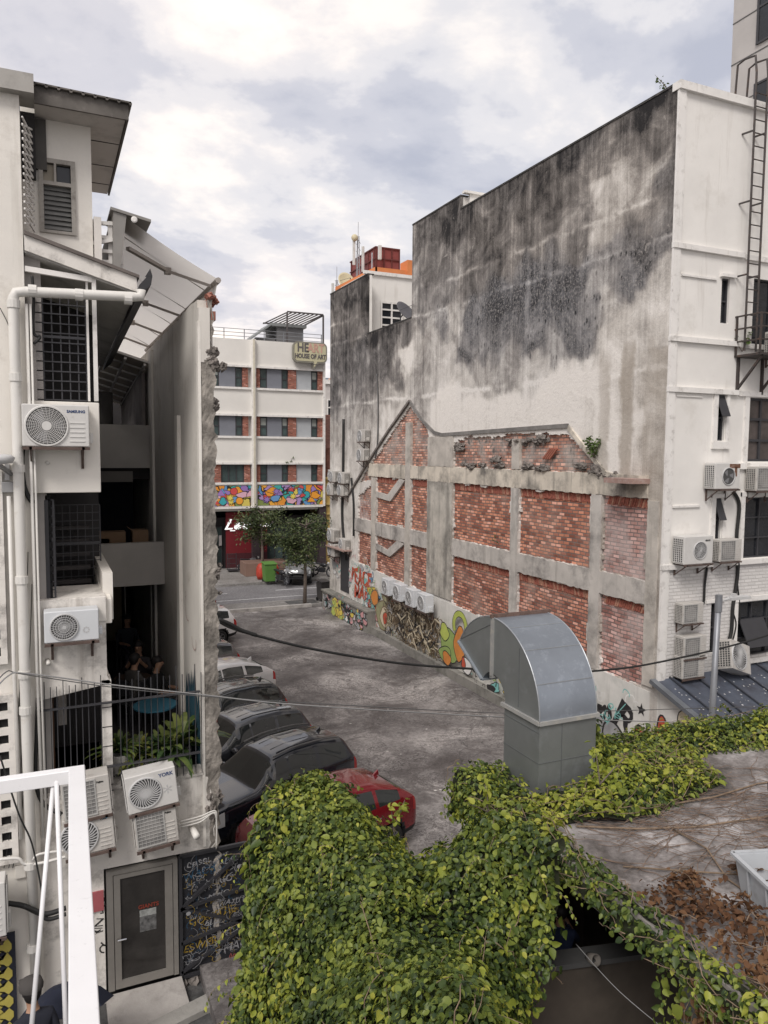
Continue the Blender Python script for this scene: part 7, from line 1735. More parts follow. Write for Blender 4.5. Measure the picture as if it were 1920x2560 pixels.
# ---- people
m_skin = mat('skin', (.36, .21, .14), .6, var=.04); m_hair = mat('dark_hair', (.012, .010, .010), .6)
def person(lab, loc, rz, pose='sit', top=(.05, .05, .06), leg=(.03, .03, .04), group=None, sc=1., cap=False, arms='table'):
    t = local_thing('person', lab, 'person', group)
    J = {}; E = []
    hipz = .47 if pose == 'sit' else .93
    def j(n, x, y, z, r_, r2=None): J[n] = (Vector((x, y, z)), r_, r2 or r_)
    j('pelvis', 0, 0, hipz+.04, .15, .12); j('waist', 0, -.01, hipz+.2, .125, .10); j('chest', 0, -.04, hipz+.40, .155, .115); j('collar', 0, -.04, hipz+.52, .10, .075); j('neck', 0, -.05, hipz+.60, .052); j('head0', 0, -.075, hipz+.67, .070); j('head1', 0, -.085, hipz+.74, .088, .095); j('head2', 0, -.075, hipz+.81, .078, .085)
    E += [('pelvis', 'waist'), ('waist', 'chest'), ('chest', 'collar'), ('collar', 'neck'), ('neck', 'head0'), ('head0', 'head1'), ('head1', 'head2')]
    for s_, n in ((-1, 'l'), (1, 'r')):
        j('sh'+n, s_*.17, -.03, hipz+.48, .062)
        if arms == 'table': j('el'+n, s_*.24, -.12, hipz+.24, .045); j('wr'+n, s_*.13, -.36, hipz+.26, .030); hd_ = Vector((-s_*.25, -1, .0)).normalized()
        elif arms == 'up': j('el'+n, s_*.25, -.15, hipz+.30, .045); j('wr'+n, s_*.10, -.28, hipz+.50, .030); hd_ = Vector((-s_*.2, -.5, .8)).normalized()
        else: j('el'+n, s_*.23, .02, hipz+.20, .045); j('wr'+n, s_*.24, -.06, hipz-.04, .030); hd_ = Vector((0, -.1, -1)).normalized()
        w = J['wr'+n][0]; pl_ = w+hd_*.08; J['pa'+n] = (pl_, .034, .018); E += [('chest', 'sh'+n), ('sh'+n, 'el'+n), ('el'+n, 'wr'+n), ('wr'+n, 'pa'+n)]
        sd_ = hd_.cross(Vector((0, 0, 1))) if abs(hd_.z) < .8 else Vector((0, 1, 0)); sd_.normalize(); dn = Vector((0, 0, -1)) if abs(hd_.z) < .8 else Vector((-s_, 0, 0))
        for q in range(4):
            b0_ = pl_+sd_*(q-1.5)*.019; L_ = (.062, .075, .07, .055)[q]
            J[f'f{q}a{n}'] = (b0_+hd_*.03, .0095, .0095); J[f'f{q}b{n}'] = (b0_+hd_*(.03+L_*.55)+dn*.01, .0085, .0085); J[f'f{q}c{n}'] = (b0_+hd_*(.03+L_*.85)+dn*.03, .0075, .0075)
            E += [('pa'+n, f'f{q}a{n}'), (f'f{q}a{n}', f'f{q}b{n}'), (f'f{q}b{n}', f'f{q}c{n}')]
        J['ta'+n] = (w+hd_*.04-sd_*s_*.035, .011, .011); J['tb'+n] = (w+hd_*.085-sd_*s_*.05+dn*.008, .009, .009); E += [('wr'+n, 'ta'+n), ('ta'+n, 'tb'+n)]
        j('hp'+n, s_*.09, 0, hipz, .09)
        if pose == 'sit': j('kn'+n, s_*.11, -.42, hipz+.01, .062); j('an'+n, s_*.11, -.42, .09, .042)
        else: j('kn'+n, s_*.10, -.02, .50, .062); j('an'+n, s_*.10, .02, .09, .042)
        a_ = J['an'+n][0]; J['to'+n] = (a_+Vector((0, -.17, -.045)), .038, .03); J['he'+n] = (a_+Vector((0, .04, -.045)), .038, .038)
        E += [('pelvis', 'hp'+n), ('hp'+n, 'kn'+n), ('kn'+n, 'an'+n), ('an'+n, 'to'+n), ('an'+n, 'he'+n)]
    J['nose'] = (J['head1'][0]+Vector((0, -.105, -.005)), .012, .012); E.append(('head1', 'nose'))
    names = list(J); me = bpy.data.meshes.new('b'); me.from_pydata([J[n][0] for n in names], [(names.index(a), names.index(b_)) for a, b_ in E], [])
    ob = bpy.data.objects.new('b', me); C.objects.link(ob); md = ob.modifiers.new('s', 'SKIN'); md.use_smooth_shade = True
    for i, n in enumerate(names): me.skin_vertices[0].data[i].radius = (J[n][1], J[n][2])
    me.skin_vertices[0].data[0].use_root = True
    ob.modifiers.new('ss', 'SUBSURF').levels = 1
    dg = bpy.context.evaluated_depsgraph_get(); dg.update(); m2 = bpy.data.meshes.new_from_object(ob.evaluated_get(dg)); bpy.data.objects.remove(ob)
    m2.name = 'body'; m2.materials.clear()
    kt, kl = mat('cloth_%d_%d' % (int(top[0]*1000), int(top[2]*1000)), top, .9), mat('cloth_%d_%d' % (int(leg[0]*1000), int(leg[2]*1000)), leg, .9)
    for mm in (kt, kl, m_skin, m_frame_d): m2.materials.append(mm)
    for p in m2.polygons:
        c = p.center; wl = min((c-J['wrl'][0]).length, (c-J['wrr'][0]).length)
        p.material_index = 2 if (c.z > hipz+.57 or wl < .17 and (c-J['chest'][0]).length > .24) else (0 if c.z > hipz+.09 else (3 if c.z < .085 else 1)); p.use_smooth = True
    bo = bpy.data.objects.new('body', m2); C.objects.link(bo); bo.parent = t; OFF[bo.name] = Vector((0, 0, 0))
    hc = J['head1'][0]; o = MB(); 
    bm = bmesh.new(); bmesh.ops.create_uvsphere(bm, u_segments=20, v_segments=14, radius=1)
    vs = []
    for v_ in bm.verts:
        q = v_.co.copy(); z_ = q.z; vs.append((hc.x+q.x*.098, hc.y+.022+q.y*.108, hc.z+.035+(q.z*.095 if q.z > 0 else q.z*(.14 if q.y > 0 else .02))))
    o.add(vs, [tuple(v_.index for v_ in f.verts) for f in bm.faces]); bm.free()
    o.build('hair', m_hair, t, True)
    o = MB()
    for s_ in (-1, 1): o.lathe([(0, .004), (.011, .002), (.012, -.004)], 10, 0, frame(FRONT, (s_*.032, hc.y-.089, hc.z+.008)))
    o.lathe([(0, .003), (.02, 0)], 10, 0, frame(FRONT, (0, hc.y-.085, hc.z-.05)) @ Matrix.Scale(.35, 4, (0, 1, 0))); o.build('face_features', mat('lip_eye', (.09, .04, .035), .5), t)
    if cap:
        M = Matrix.Translation((hc.x, hc.y+.01, hc.z+.05)); MB().lathe([(.118, 0), (.122, .03), (.105, .08), (.06, .11), (0, .12)], 24, 0, M).prism([(hc.x-.085, hc.y-.10, hc.z+.055), (hc.x+.085, hc.y-.10, hc.z+.055), (hc.x+.06, hc.y-.19, hc.z+.045), (hc.x-.06, hc.y-.19, hc.z+.045)], (0, 0, .012)).build('cap', mat('grey_cap', (.06, .055, .052), .9), t, True)
    return place(t, loc, rz, sc)
def chair(loc, rz, lab):
    t = local_thing('cafe_chair', lab, 'chair', 'cafe chairs'); MB().box(-.2, .2, -.2, .2, .43, .46).build('seat', m_frame_d, t); MB().box(-.2, .2, .18, .2, .6, .88).build('backrest', m_frame_d, t)
    for x in (-.18, .18):
        for y in (-.18, .18): MB().bar((x, y, 0), (x, y, .88 if y > 0 else .44), .03).build('leg', m_frame_d, t)
    return place(t, loc, rz)
FL = 2.98
def at(px, py, Y): p = oY(px, py, Y); return p.x, Y
pe = [((385, 1670), 13.9, R(55), 'long-haired person in black seated nearest the party wall', 'table', (.02, .02, .022)),
      ((348, 1620), 15.2, R(-20), 'person in a dark top leaning over the cafe table, second row', 'up', (.05, .045, .05)),
      ((330, 1690), 14.2, R(120), 'person seated with back to the lane at the cafe table', 'table', (.07, .065, .06)),
      ((316, 1540), 17.8, R(10), 'person in a dark shirt seated deepest in the cafe', 'table', (.03, .035, .045))]
for (px, Y, rz, l, ar, col) in pe:
    x, y = at(px[0], px[1], Y); hz_ = oY(px[0], px[1], Y).z
    person(l, (x, y, FL), rz, 'sit', col, (.03, .03, .04), 'people seated in the dark cafe', 1., False, ar)
    chair((x, y, FL), rz, l.replace('person', 'chair under the person')[:70])
t2 = thing('cafe_table', (1.35, 14.6, FL), 'small dark cafe table with glasses between the seated people', 'table')
MB().lathe([(0, 0), (.34, 0), (.34, .03), (0, .03)], 20, 0, Matrix.Translation((1.4, 14.75, FL+.7))).build('table_top', mat('dark_wood', (.06, .04, .03), .5), t2); MB().tube([(1.4, 14.75, FL), (1.4, 14.75, FL+.7)], .03, 8).build('leg', m_frame_d, t2)
for k, (x, y) in enumerate([(1.3, 14.6), (1.5, 14.7), (1.42, 14.9)]): tag(MB().lathe([(0, 0), (.03, 0), (.035, .12), (.03, .12), (.026, .01), (0, .01)], 12, 0, Matrix.Translation((x, y, FL+.732))).build('drinking_glass', mat('glass_pale', (.4, .4, .4), .1), smooth=True), 'drinking glass '+['nearest the lane', 'at the right', 'farthest back'][k]+' on the dark cafe table', 'glass', 'glasses on the cafe table')

# ---- door, step, gate, graffiti
dr = thing('glass_door', (1.15, YL-.02, 0), 'grey aluminium framed glass door with a poster, above the step', 'door')
dx0, dx1, dz0, dz1 = .66, 1.66, -.03, 1.82
m_alu = mat('grey_aluminium', (.26, .245, .225), .45, .35, var=.08, scale=6)
o = MB(); o.box(dx0, dx0+.09, YL-.05, YL+.05, dz0, dz1); o.box(dx1-.05, dx1+.02, YL-.05, YL+.05, dz0, dz1); o.box(dx0+.09, dx1-.05, YL-.05, YL+.05, dz1-.06, dz1); o.build('door_frame', m_alu, dr)
o = MB(); o.box(dx0+.10, dx0+.19, YL-.06, YL+.02, dz0+.02, dz1-.07); o.box(dx1-.17, dx1-.06, YL-.06, YL+.02, dz0+.02, dz1-.07); o.box(dx0+.19, dx1-.17, YL-.06, YL+.02, dz0+.02, dz0+.14); o.box(dx0+.19, dx1-.17, YL-.06, YL+.02, dz1-.13, dz1-.07); lf = o.build('door_leaf', m_alu, dr)
MB().box(dx0+.19, dx1-.17, YL-.03, YL-.02, dz0+.14, dz1-.13).build('pane', mat('door_glass', (.035, .032, .03), .12, var=.4, scale=2, spec=.6), lf)
MB().tube([(dx0+.14, YL-.06, .78), (dx0+.14, YL-.11, .78), (dx0+.26, YL-.11, .78)], .012, 6).build('handle', m_chr, lf)
MB().box(1.12, 1.36, YL-.036, YL-.031, .78, 1.12).build('poster', mat('poster_dark', (.12, .12, .12), .5, var=.6, scale=14), dr)
MB().box(1.12, 1.36, YL-.040, YL-.0365, 1.02, 1.12).build('poster_band', mat('poster_pale', (.30, .31, .30), .5, var=.4, scale=18), dr)
text('GIANTS', .085, frame(FRONT, (1.25, YL-.036, 1.17)), 'poster_lettering', mat('poster_red', (.20, .035, .02)), dr, .001, .003)
MB().box(.6, 1.74, YL+.1, YL+.14, -.3, 1.86).build('backing', m_ind, dr)
st_ = MB(); st_.prism([(.62, YL-.06, -.06), (1.72, YL-.06, -.06), (1.76, YL-.85, -.16), (.62, YL-.85, -.2)], (0, 0, -.2)); struct(st_.build('door_step', mat('step_concrete', (.36, .34, .32), .9, var=.15, scale=3, dirt=((.2, .18, .17), .3, 5), bump=.3), bevel=.01))
struct(MB().prism([(.4, 10.4, -.215), (2.9, 11.15, -.215), (3.1, 11.35, -.215), (3.2, 11.0, -.215), (2.6, 10.75, -.215), (.4, 10.15, -.215)], (0, 0, .09)).build('kerb', mat('alley_kerb', (.30, .29, .27), .9, var=.2, dirt=((.1, .1, .09), .3, 4), bump=.4)))
gt = thing('steel_gate', (2.2, YL-.05, 0), 'black steel gate panel covered with chalky graffiti beside the glass door', 'gate')
m_gate = mat('gate_black', (.02, .021, .026), .5, var=.3, scale=5)
gx0, gx1, gz0, gz1 = 1.72, 2.74, -.1, 1.84
MB().box(gx0, gx1, YL-.02, YL-.0, gz0+.05, gz1-.03).build('sheet', m_gate, gt)
o = MB(); fr_ = mat('gate_frame', (.03, .03, .034), .5)
for (a, b_) in [((gx0, gz0), (gx1, gz0)), ((gx0, gz1), (gx1, gz1)), ((gx0, gz0), (gx0, gz1)), ((gx1, gz0), (gx1, gz1)), ((gx0, 1.0), (gx1, 1.12)), ((gx0, .45), (gx1, .62)), ((gx0, 1.0), (gx1, 1.75)), ((gx0, 1.0), (gx1, .55)), ((gx0, -.02), (gx1, .5))]: o.bar((a[0], YL-.045, a[1]), (b_[0], YL-.045, b_[1]), .05)
o.build('frame', fr_, gt)
P = Paint(frame(FRONT, (0, YL-.021, 0))); gp = [mat('chalk_pale', (.27, .27, .28), .8), mat('chalk_yellow', (.28, .19, .03), .8), mat('chalk_blue', (.02, .07, .13), .8), mat('chalk_red', (.35, .1, .08), .8)]
for (s_, x, z, sz, c, sh_) in [('CRSSL', 2.0, 1.66, .17, 0, .1), ('WACK', 2.02, 1.5, .20, 2, .1), ('opor', 2.36, 1.72, .12, 0, 0), ('AENSY', 2.5, 1.6, .15, 0, .3), ('YUREO', 2.32, 1.3, .15, 0, .2), ('2HS', 1.88, 1.34, .1, 0, 0), ('MWO', 2.3, 1.08, .15, 0, .2), ('arenor', 2.3, .98, .09, 0, .3), ('WAYUT', 2.5, .92, .14, 0, .3), ('GOVEDIE', 2.2, .76, .21, 1, .1), ('sil', 1.9, .82, .16, 0, .3), ('BLCO', 2.24, .66, .15, 0, .3), ('ESWERT', 2.06, .34, .20, 1, .2), ('OUNT', 1.85, .1, .1, 0, 0), ('HAGI', 2.58, .18, .22, 0, .3), ('AIO', 2.52, .56, .12, 0, 0), ('de', 2.5, .02, .15, 3, .2)]:
    P.letters(s_, x, z, sz*.85, c, 0, sh_, None, rnd.uniform(-.02, .15))
for k in range(240): P.ribbon(curl(rnd.uniform(gx0+.08, gx1-.1), rnd.uniform(gz0+.15, gz1-.15), rnd.uniform(.03, .09)), rnd.uniform(.003, .008), rnd.choice([0, 0, 0, 1, 2]))
for (x, z) in [(1.83, .92), (2.62, 1.5), (2.72, 1.15)]: P.fill(blob(x, z, .035, .035, 12, .05), 0)
P.build('graffiti', gp, gt)
P = Paint(frame(FRONT, (0, YL-.001, 0)))
for z in (1.45, 1.2, .95, .75): P.ribbon(curl(.57, z, .12), .02, 0)
P.letters('YIN', .55, 1.0, .16, 0, 0, 0, None, 1.4); P.build('graffiti', [m_ink2], lbld)
rubble('broken_foot', [(2.0, YL-.05, -.25, .4, .1, .08), (2.7, YL-.1, -.22, .25, .15, .08), (2.9, YL-.2, -.25, .2, .2, .05)], m_edge, lbld, 12, .11)
MB().box(.22, .62, YL-.03, YL-.001, 1.25, 1.55).build('pink_board', mat('dusty_pink', (.36, .10, .11), .8), lbld)
# yellow flame graffiti on a dark board at the far left bottom
fp = thing('painted_board', (-.6, YL-.15, -.2), 'dark board painted with yellow flame shapes at the bottom left', 'board')
p0, p1 = oY(0, 2340, YL-.16), oY(44, 2550, YL-.16); MB().box(-1.5, p1.x, YL-.16, YL-.12, -.3, p0.z).build('board', mat('board_navy', (.02, .022, .035), .7), fp)
P = Paint(frame(FRONT, (0, YL-.161, 0))); ym = [mat('flame_yellow', (.42, .36, .08), .8), m_ink2]
for k in range(7):
    z = p0.z-.12-k*.2; pts = []
    for q in range(9): x = p1.x-.04-q*.06; pts.append((x, z+(.07 if q % 2 else -.02)+rnd.uniform(-.02, .02)))
    for q in range(9): x = p1.x-.52+q*.06; pts.append((x, z-.10-(.06 if q % 2 else 0)))
    P.fill(pts, 0); P.ribbon(pts, .012, 1, True)
P.build('graffiti', ym, fp)
# person with cap and the umbrella
q = oZ(85, 2490, 1.62); person('person in a dark cap seen from above in the lane, dark jacket', (q.x, q.y, -.25), R(200), 'stand', (.018, .02, .03), (.02, .02, .03), None, 1.12, True, 'down')
um = thing('umbrella', (q.x+.3, q.y+.5, -.2), 'open navy umbrella leaning beside the person in the cap', 'umbrella')
M = Matrix.Translation((q.x+.35, q.y+.75, .85)) @ Matrix.Rotation(R(-25), 4, 'X')
MB().lathe([(0, .28), (.2, .25), (.42, .13), (.58, -.02)], 8, 0, M).build('canopy', mat('navy_cloth', (.014, .018, .035), .8), um, fix=False); MB().tube([M @ Vector((0, 0, .3)), M @ Vector((0, 0, -.6))], .012, 6).build('shaft', m_frame_d, um)
# ================================================================ SHED WITH CONCRETE ROOF
m_roof = ground_mat('roof_screed', [(.10, .088, .082), (.225, .205, .198), (.43, .41, .405)], .9, False, .9)
sh = thing('concrete_shed', (7, 6, 0), 'dark shed with a flat stained concrete roof in the foreground', 'building')
ZR = 3.6
o = MB(); o.box(5.02, 12.5, 2.2, 8.62, ZR-.16, ZR); o.build('roof', m_roof, sh)
o = MB(); o.prism([(5.0, 8.5, ZR-.22), (5.0, 2.2, ZR-.22), (5.0, 2.2, ZR+.06), (5.0, 8.5, ZR+.06)], (.14, 0, 0)); o.build('roof_kerb', mat('roof_edge', (.28, .26, .24), .9, dirt=((.1, .09, .08), .4, 3)), sh)
m_shw = mat('shed_wall', (.085, .07, .06), .95, var=.3, scale=2)
o = MB(); o.box(5.3, 12.4, 8.4, 8.6, -.2, ZR-.17); o.box(12.2, 12.4, 2.3, 8.4, -.2, ZR-.17); o.box(7.0, 7.15, 2.3, 8.4, -.2, ZR-.17); o.build('wall', m_shw, sh)
o = MB(); qa = oZ(1395, 2428, 2.3); qb = oZ(1680, 2380, 2.3)
o.prism([(qa.x-.5, qa.y+.15, -.2), (qb.x+.4, qb.y-.12, -.2), (qb.x+.4, qb.y-.12, 2.3), (qa.x-.5, qa.y+.15, 2.3)], (.05, .18, 0)); o.build('low_wall', mat('shed_low_wall', (.055, .045, .036), .95, var=.35, scale=1.5), sh)
o = MB(); o.prism([(qa.x-.52, qa.y+.12, 2.3), (qb.x+.42, qb.y-.15, 2.3), (qb.x+.42, qb.y-.15, 2.36), (qa.x-.52, qa.y+.12, 2.36)], (.07, .24, 0)); o.build('ledge', mat('shed_ledge', (.06, .06, .06), .8), sh)
qc = oZ(1735, 2460, 2.7); MB().box(qc.x, qc.x+.35, qc.y-.2, qc.y+.15, -.2, ZR-.17).build('pillar', mat('shed_pillar', (.22, .22, .21), .9, dirt=((.1, .1, .1), .3, 3)), sh)
MB().box(5.4, 7.0, 2.3, 8.4, -.2, -.1).build('floor', m_shw, sh)
MB().box(5.3, 5.45, 7.8, 8.5, -.2, ZR-.17).build('pillar', m_shw, sh)
# person and things in the dark shed
qd = oZ(1425, 2380, 2.45); person('person in dark blue barely seen inside the shed', (qd.x+.45, qd.y+.75, .75), R(150), 'stand', (.02, .03, .07), (.02, .02, .03), None, .95, False, 'up')
tag(MB().lathe([(0, 0), (.05, 0), (.065, .14), (.055, .14), (.045, .01), (0, .01)], 16, 0, Matrix.Translation((qd.x+.22, qd.y-.05, 2.36)) @ Matrix.Rotation(R(70), 4, 'X')).build('paper_cup', mat('cup_beige', (.16, .145, .13), .8), smooth=True), 'beige cup lying on the shed ledge', 'cup')

# ================================================================ EXHAUST DUCT
du = thing('exhaust_duct', (6.2, 8.2, ZR), 'big grey sheet-metal exhaust duct rising from the vines and bending over', 'duct')
m_duct = mat('grey_galvanised', (.20, .212, .21), .45, .4, var=.14, scale=1.3, dirt=((.30, .32, .33), .26, 2.2), streak=((.10, .11, .11), .22, 3), bump=.22, bscale=3)
m_ductb = mat('worn_galvanised', (.27, .30, .34), .38, .55, var=.10, scale=1.5, dirt=((.42, .46, .52), .30, 7), streak=((.16, .17, .19), .25, 3), bump=.22, bscale=3)
DX0, DX1, DY0, DY1, DZ = 5.69, 6.60, 7.79, 8.60, 4.57
MB().box(DX0, DX1, DY0, DY1, ZR-.5, DZ-.03).build('riser', m_duct, du)
cyy, R1_, R0_ = DY0+1.13, 1.13, .33
def arc(a0, a1, n): return [math.pi-(a0+(a1-a0)*k/n) for k in range(n+1)]
def elbow(a0, a1, n, x0, x1, side_name, back_name, open_end=False, shrink=0):
    A = arc(R(a0), R(a1), n); r1, r0 = R1_-shrink, R0_+shrink
    for x, flip in ((x0, 0), (x1, 1)):
        s_ = MB(); v = [(x, cyy+r1*math.cos(a), DZ+r1*math.sin(a)) for a in A]+[(x, cyy+r0*math.cos(a), DZ+r0*math.sin(a)) for a in A]; m_ = n+1
        s_.add(v, [(k, k+1, m_+k+1, m_+k) for k in range(n)]); s_.build(side_name, m_duct, du, fix=False)
    o = MB()
    for r_ in (r1, r0):
        v = [(x, cyy+r_*math.cos(a), DZ+r_*math.sin(a)) for x in (x0, x1) for a in A]; m_ = n+1
        o.add(v, [(k, k+1, m_+k+1, m_+k) for k in range(n)])
    o.build(back_name, m_ductb, du, True, fix=False)
elbow(0, 89, 20, DX0, DX1, 'elbow_side', 'elbow_back')
elbow(91, 150, 14, DX0+.02, DX1-.02, 'hood_side', 'hood_back', shrink=.01)
# seams and flanges
m_flg = mat('flange_pale', (.34, .34, .33), .6, .2, dirt=((.55, .50, .40), .35, 9)); m_rust = mat('rusty_flange', (.13, .085, .07), .85, var=.3, scale=14)
o = MB(); z = DZ
for (a, b_) in [((DX0-.02, DY0-.02), (DX1+.03, DY0-.02)), ((DX0-.02, DY0-.02), (DX0-.02, DY1+.05)), ((DX1+.02, DY0), (DX1+.02, DY1+.02)), ((DX0, DY1+.02), (DX1, DY1+.02))]: o.bar((a[0], a[1], z-.015), (b_[0], b_[1], z-.015), .035, .05)
o.build('flange', m_flg, du)
o = MB(); yv = cyy
for z_ in (DZ+R1_+.02,): o.box(DX0-.05, DX1+.05, yv-.02, yv+.02, z_-.02, z_+.03)
o.build('top_flange', m_rust, du)
o = MB(); o.box(DX0-.035, DX0+.0, yv-.025, yv+.025, DZ+R0_-.04, DZ+R1_+.0); o.box(DX1, DX1+.035, yv-.025, yv+.025, DZ+R0_-.04, DZ+R1_); o.box(DX0-.035, DX1+.035, yv-.024, yv+.024, DZ+R0_-.06, DZ+R0_-.03); o.build('vertical_flange', m_flg, du)
o = MB()
for a in (24, 48, 70): t_ = math.pi-R(a); o.bar((DX0, cyy+(R1_+.001)*math.cos(t_), DZ+(R1_+.001)*math.sin(t_)), (DX1, cyy+(R1_+.001)*math.cos(t_), DZ+(R1_+.001)*math.sin(t_)), .012, .012)
A = arc(0, R(89), 20); o.tube([(DX0, cyy+R1_*math.cos(a), DZ+R1_*math.sin(a)) for a in A], .010, 6).tube([(DX1, cyy+R1_*math.cos(a), DZ+R1_*math.sin(a)) for a in A], .010, 6)
A = arc(R(91), R(150), 12); o.tube([(DX0+.02, cyy+R1_*math.cos(a), DZ+R1_*math.sin(a)) for a in A], .009, 6)
o.build('seam', mat('seam_grey', (.33, .35, .37), .4, .4), du)
o = MB()
for z_ in (4.18, 4.4-.02): pass
o.bar((DX0, DY0-.002, 4.02), (DX1, DY0-.002, 4.02), .008, .006); o.bar((DX0-.002, DY0, 4.02), (DX0-.002, DY1, 4.02), .008, .006); o.bar((DX0-.002, DY0, 4.42), (DX0-.002, DY1, 4.42), .008, .006); o.bar(((DX0+DX1)/2-.1, DY0-.002, 3.6), ((DX0+DX1)/2-.1, DY0-.002, 4.5), .006, .006)
o.bar((DX0-.003, cyy-.65, DZ+.05), (DX0-.003, cyy-.65, DZ+.85), .006, .006)
o.bar((DX0+.016, cyy+.02, DZ+R1_-.08), (DX0+.016, cyy+.92, DZ+.62), .007, .006)
o.build('sheet_joint', mat('joint_grey', (.15, .16, .165), .5, .4), du)
ea = math.pi-R(150)
o = MB()
e0_, e1_ = (cyy+R1_*math.cos(ea), DZ+R1_*math.sin(ea)), (cyy+R0_*math.cos(ea), DZ+R0_*math.sin(ea))
for x in (DX0+.0, DX1): o.bar((x, e0_[0], e0_[1]), (x, e1_[0], e1_[1]), .04, .03)
for e in (e0_, e1_): o.bar((DX0, e[0], e[1]), (DX1, e[0], e[1]), .04, .03)
o.build('outlet_flange', mat('outlet_pale', (.36, .40, .44), .4, .5), du)

# ================================================================ VINES
def upsample(G, k):
    G = np.array(G, float)
    def cr(A, k):
        n = len(A); out = []
        for i in range(n-1):
            p0, p1, p2, p3 = A[max(i-1, 0)], A[i], A[i+1], A[min(i+2, n-1)]
            for j in range(k):
                t = j/k; out.append(.5*((2*p1)+(p2-p0)*t+(2*p0-5*p1+4*p2-p3)*t*t+(-p0+3*p1-3*p2+p3)*t**3))
        out.append(A[-1]); return np.array(out)
    G = cr(G, k); return np.swapaxes(cr(np.swapaxes(G, 0, 1), k), 0, 1)
def vine(name, lab, patches, dens, size, stems=30, amp=.10, young=.12, leafm=None, ym=None, depth=.10, body=True, thick=None, face=None, tend=5):
    """patches: grids of control points; leaves hang over a lumpy dark sheet that blocks the view through"""
    c0 = np.array(patches[0], float).reshape(-1, 3).mean(0); t = thing(name, tuple(c0), lab, 'vine')
    PO, NO, SZ, MI, TI = [], [], [], [], []
    bm_ = MB(); sm_ = MB()
    for pi, G in enumerate(patches):
        U = upsample(G, 8); a, b_ = U.shape[:2]
        dv = np.gradient(U, axis=0); dw = np.gradient(U, axis=1); N = np.cross(dw, dv); N /= np.linalg.norm(N, axis=2)[:, :, None]+1e-9
        ref = np.array([0, -.6, .8]) if face is None else np.array(face); 
        if (N*ref).sum(2).mean() < 0: N = -N
        D = np.array([[noise.noise(Vector(U[i, j])*1.1)+.75*noise.noise(Vector(U[i, j])*3.2) for j in range(b_)] for i in range(a)])
        U = U+N*(D*amp)[:, :, None]
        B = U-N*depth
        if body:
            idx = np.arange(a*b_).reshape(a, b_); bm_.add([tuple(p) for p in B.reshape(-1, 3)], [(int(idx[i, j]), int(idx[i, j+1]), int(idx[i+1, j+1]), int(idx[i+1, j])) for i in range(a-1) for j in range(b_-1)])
        ar = np.linalg.norm(np.cross(U[1:, :-1]-U[:-1, :-1], U[:-1, 1:]-U[:-1, :-1]), axis=2); n = int(ar.sum()*dens); pr = (ar/ar.sum()).ravel()
        pick = nrs.choice(len(pr), n, p=pr); ii, jj = pick//(b_-1), pick % (b_-1); u_, w_ = nrs.rand(n, 1), nrs.rand(n, 1)
        P_ = U[ii, jj]*(1-u_)*(1-w_)+U[ii+1, jj]*u_*(1-w_)+U[ii, jj+1]*(1-u_)*w_+U[ii+1, jj+1]*u_*w_; Nn = N[ii, jj]
        off = nrs.uniform(-depth*.8, .05, n)+(nrs.rand(n) < .06)*nrs.uniform(0, .10, n); P_ = P_+Nn*off[:, None]
        nn = Nn*1.0+nrs.normal(size=(n, 3))*.58+np.array([0, -.1, .35]); nn /= np.linalg.norm(nn, axis=1)[:, None]
        tp = nrs.normal(size=(n, 3))*.75+np.array([0, 0, -1.0])
        cl = np.array([noise.noise(Vector(p)*.9+Vector((5, 0, 0)))+.6*noise.noise(Vector(p)*2.7) for p in P_])
        yg = (nrs.rand(n) < young*(1+3.2*np.clip(cl, -.3, .6))) & (off > -.02)
        if ym is None: yg[:] = False
        PO.append(P_); NO.append(nn); TI.append(tp); SZ.append(size*np.clip(nrs.lognormal(-.05, .34, n), .35, 1.9)*(1+.15*yg)); MI.append(yg.astype(int))
        for k in range(stems):
            i, j = nrs.randint(0, a), nrs.randint(0, b_); q = []
            di, dj = nrs.choice([-1, 1])*nrs.uniform(.3, 1), nrs.choice([-1, 1])*nrs.uniform(.3, 1); fi, fj = float(i), float(j)
            for s_ in range(9):
                a_, c_ = int(min(max(fi, 0), a-1)), int(min(max(fj, 0), b_-1)); q.append(tuple(U[a_, c_]+N[a_, c_]*nrs.uniform(.0, .07))); fi += di*1.6+nrs.normal()*.5; fj += dj*1.6+nrs.normal()*.5
            sm_.tube(q, [.0045]*5+[.0035, .003, .0025, .002], 5)
        if tend:
            for k in range(int(ar.sum()*tend)):
                q0 = nrs.randint(0, n); p = P_[q0]+Nn[q0]*.02; d = Nn[q0]*nrs.uniform(.3, 1)+nrs.normal(size=3)*.6+np.array([0, 0, .3]); d /= np.linalg.norm(d); L_ = nrs.randint(5, 13); q = []
                for s_ in range(L_):
                    q.append(tuple(p)); d = d+np.array([0, 0, -.20])+nrs.normal(size=3)*.16; d /= np.linalg.norm(d); p = p+d*size*.62
                    sd = nrs.normal(size=3); PO.append(p[None]); m1 = Nn[q0]+sd*.5+np.array([0, 0, .5]); NO.append((m1/np.linalg.norm(m1))[None]); TI.append((d*.4+sd*.6+np.array([0, 0, -.7]))[None]); SZ.append(np.array([size*nrs.uniform(.6, 1.15)*(1-.4*s_/L_)])); MI.append(np.array([1 if ym is not None and nrs.rand() < .62 else 0]))
                sm_.tube(q, .0028, 4)
    if body: bm_.build('tangle', mat('vine_shade', (.022, .026, .012), .95, var=.4, scale=9), t, fix=False)  # dark sheet under the leaves; the vine's inner shade is put into its colour
    if sm_.v: sm_.build('stem', m_stem, t)
    leaf_mesh('foliage', np.concatenate(PO), np.concatenate(NO), np.concatenate(TI), np.concatenate(SZ), [leafm or m_leaf, ym or m_leaf_y], t, np.concatenate(MI))
    return t
def DG(rows): return [[tuple(oD(*c)) for c in r_] for r_ in rows]
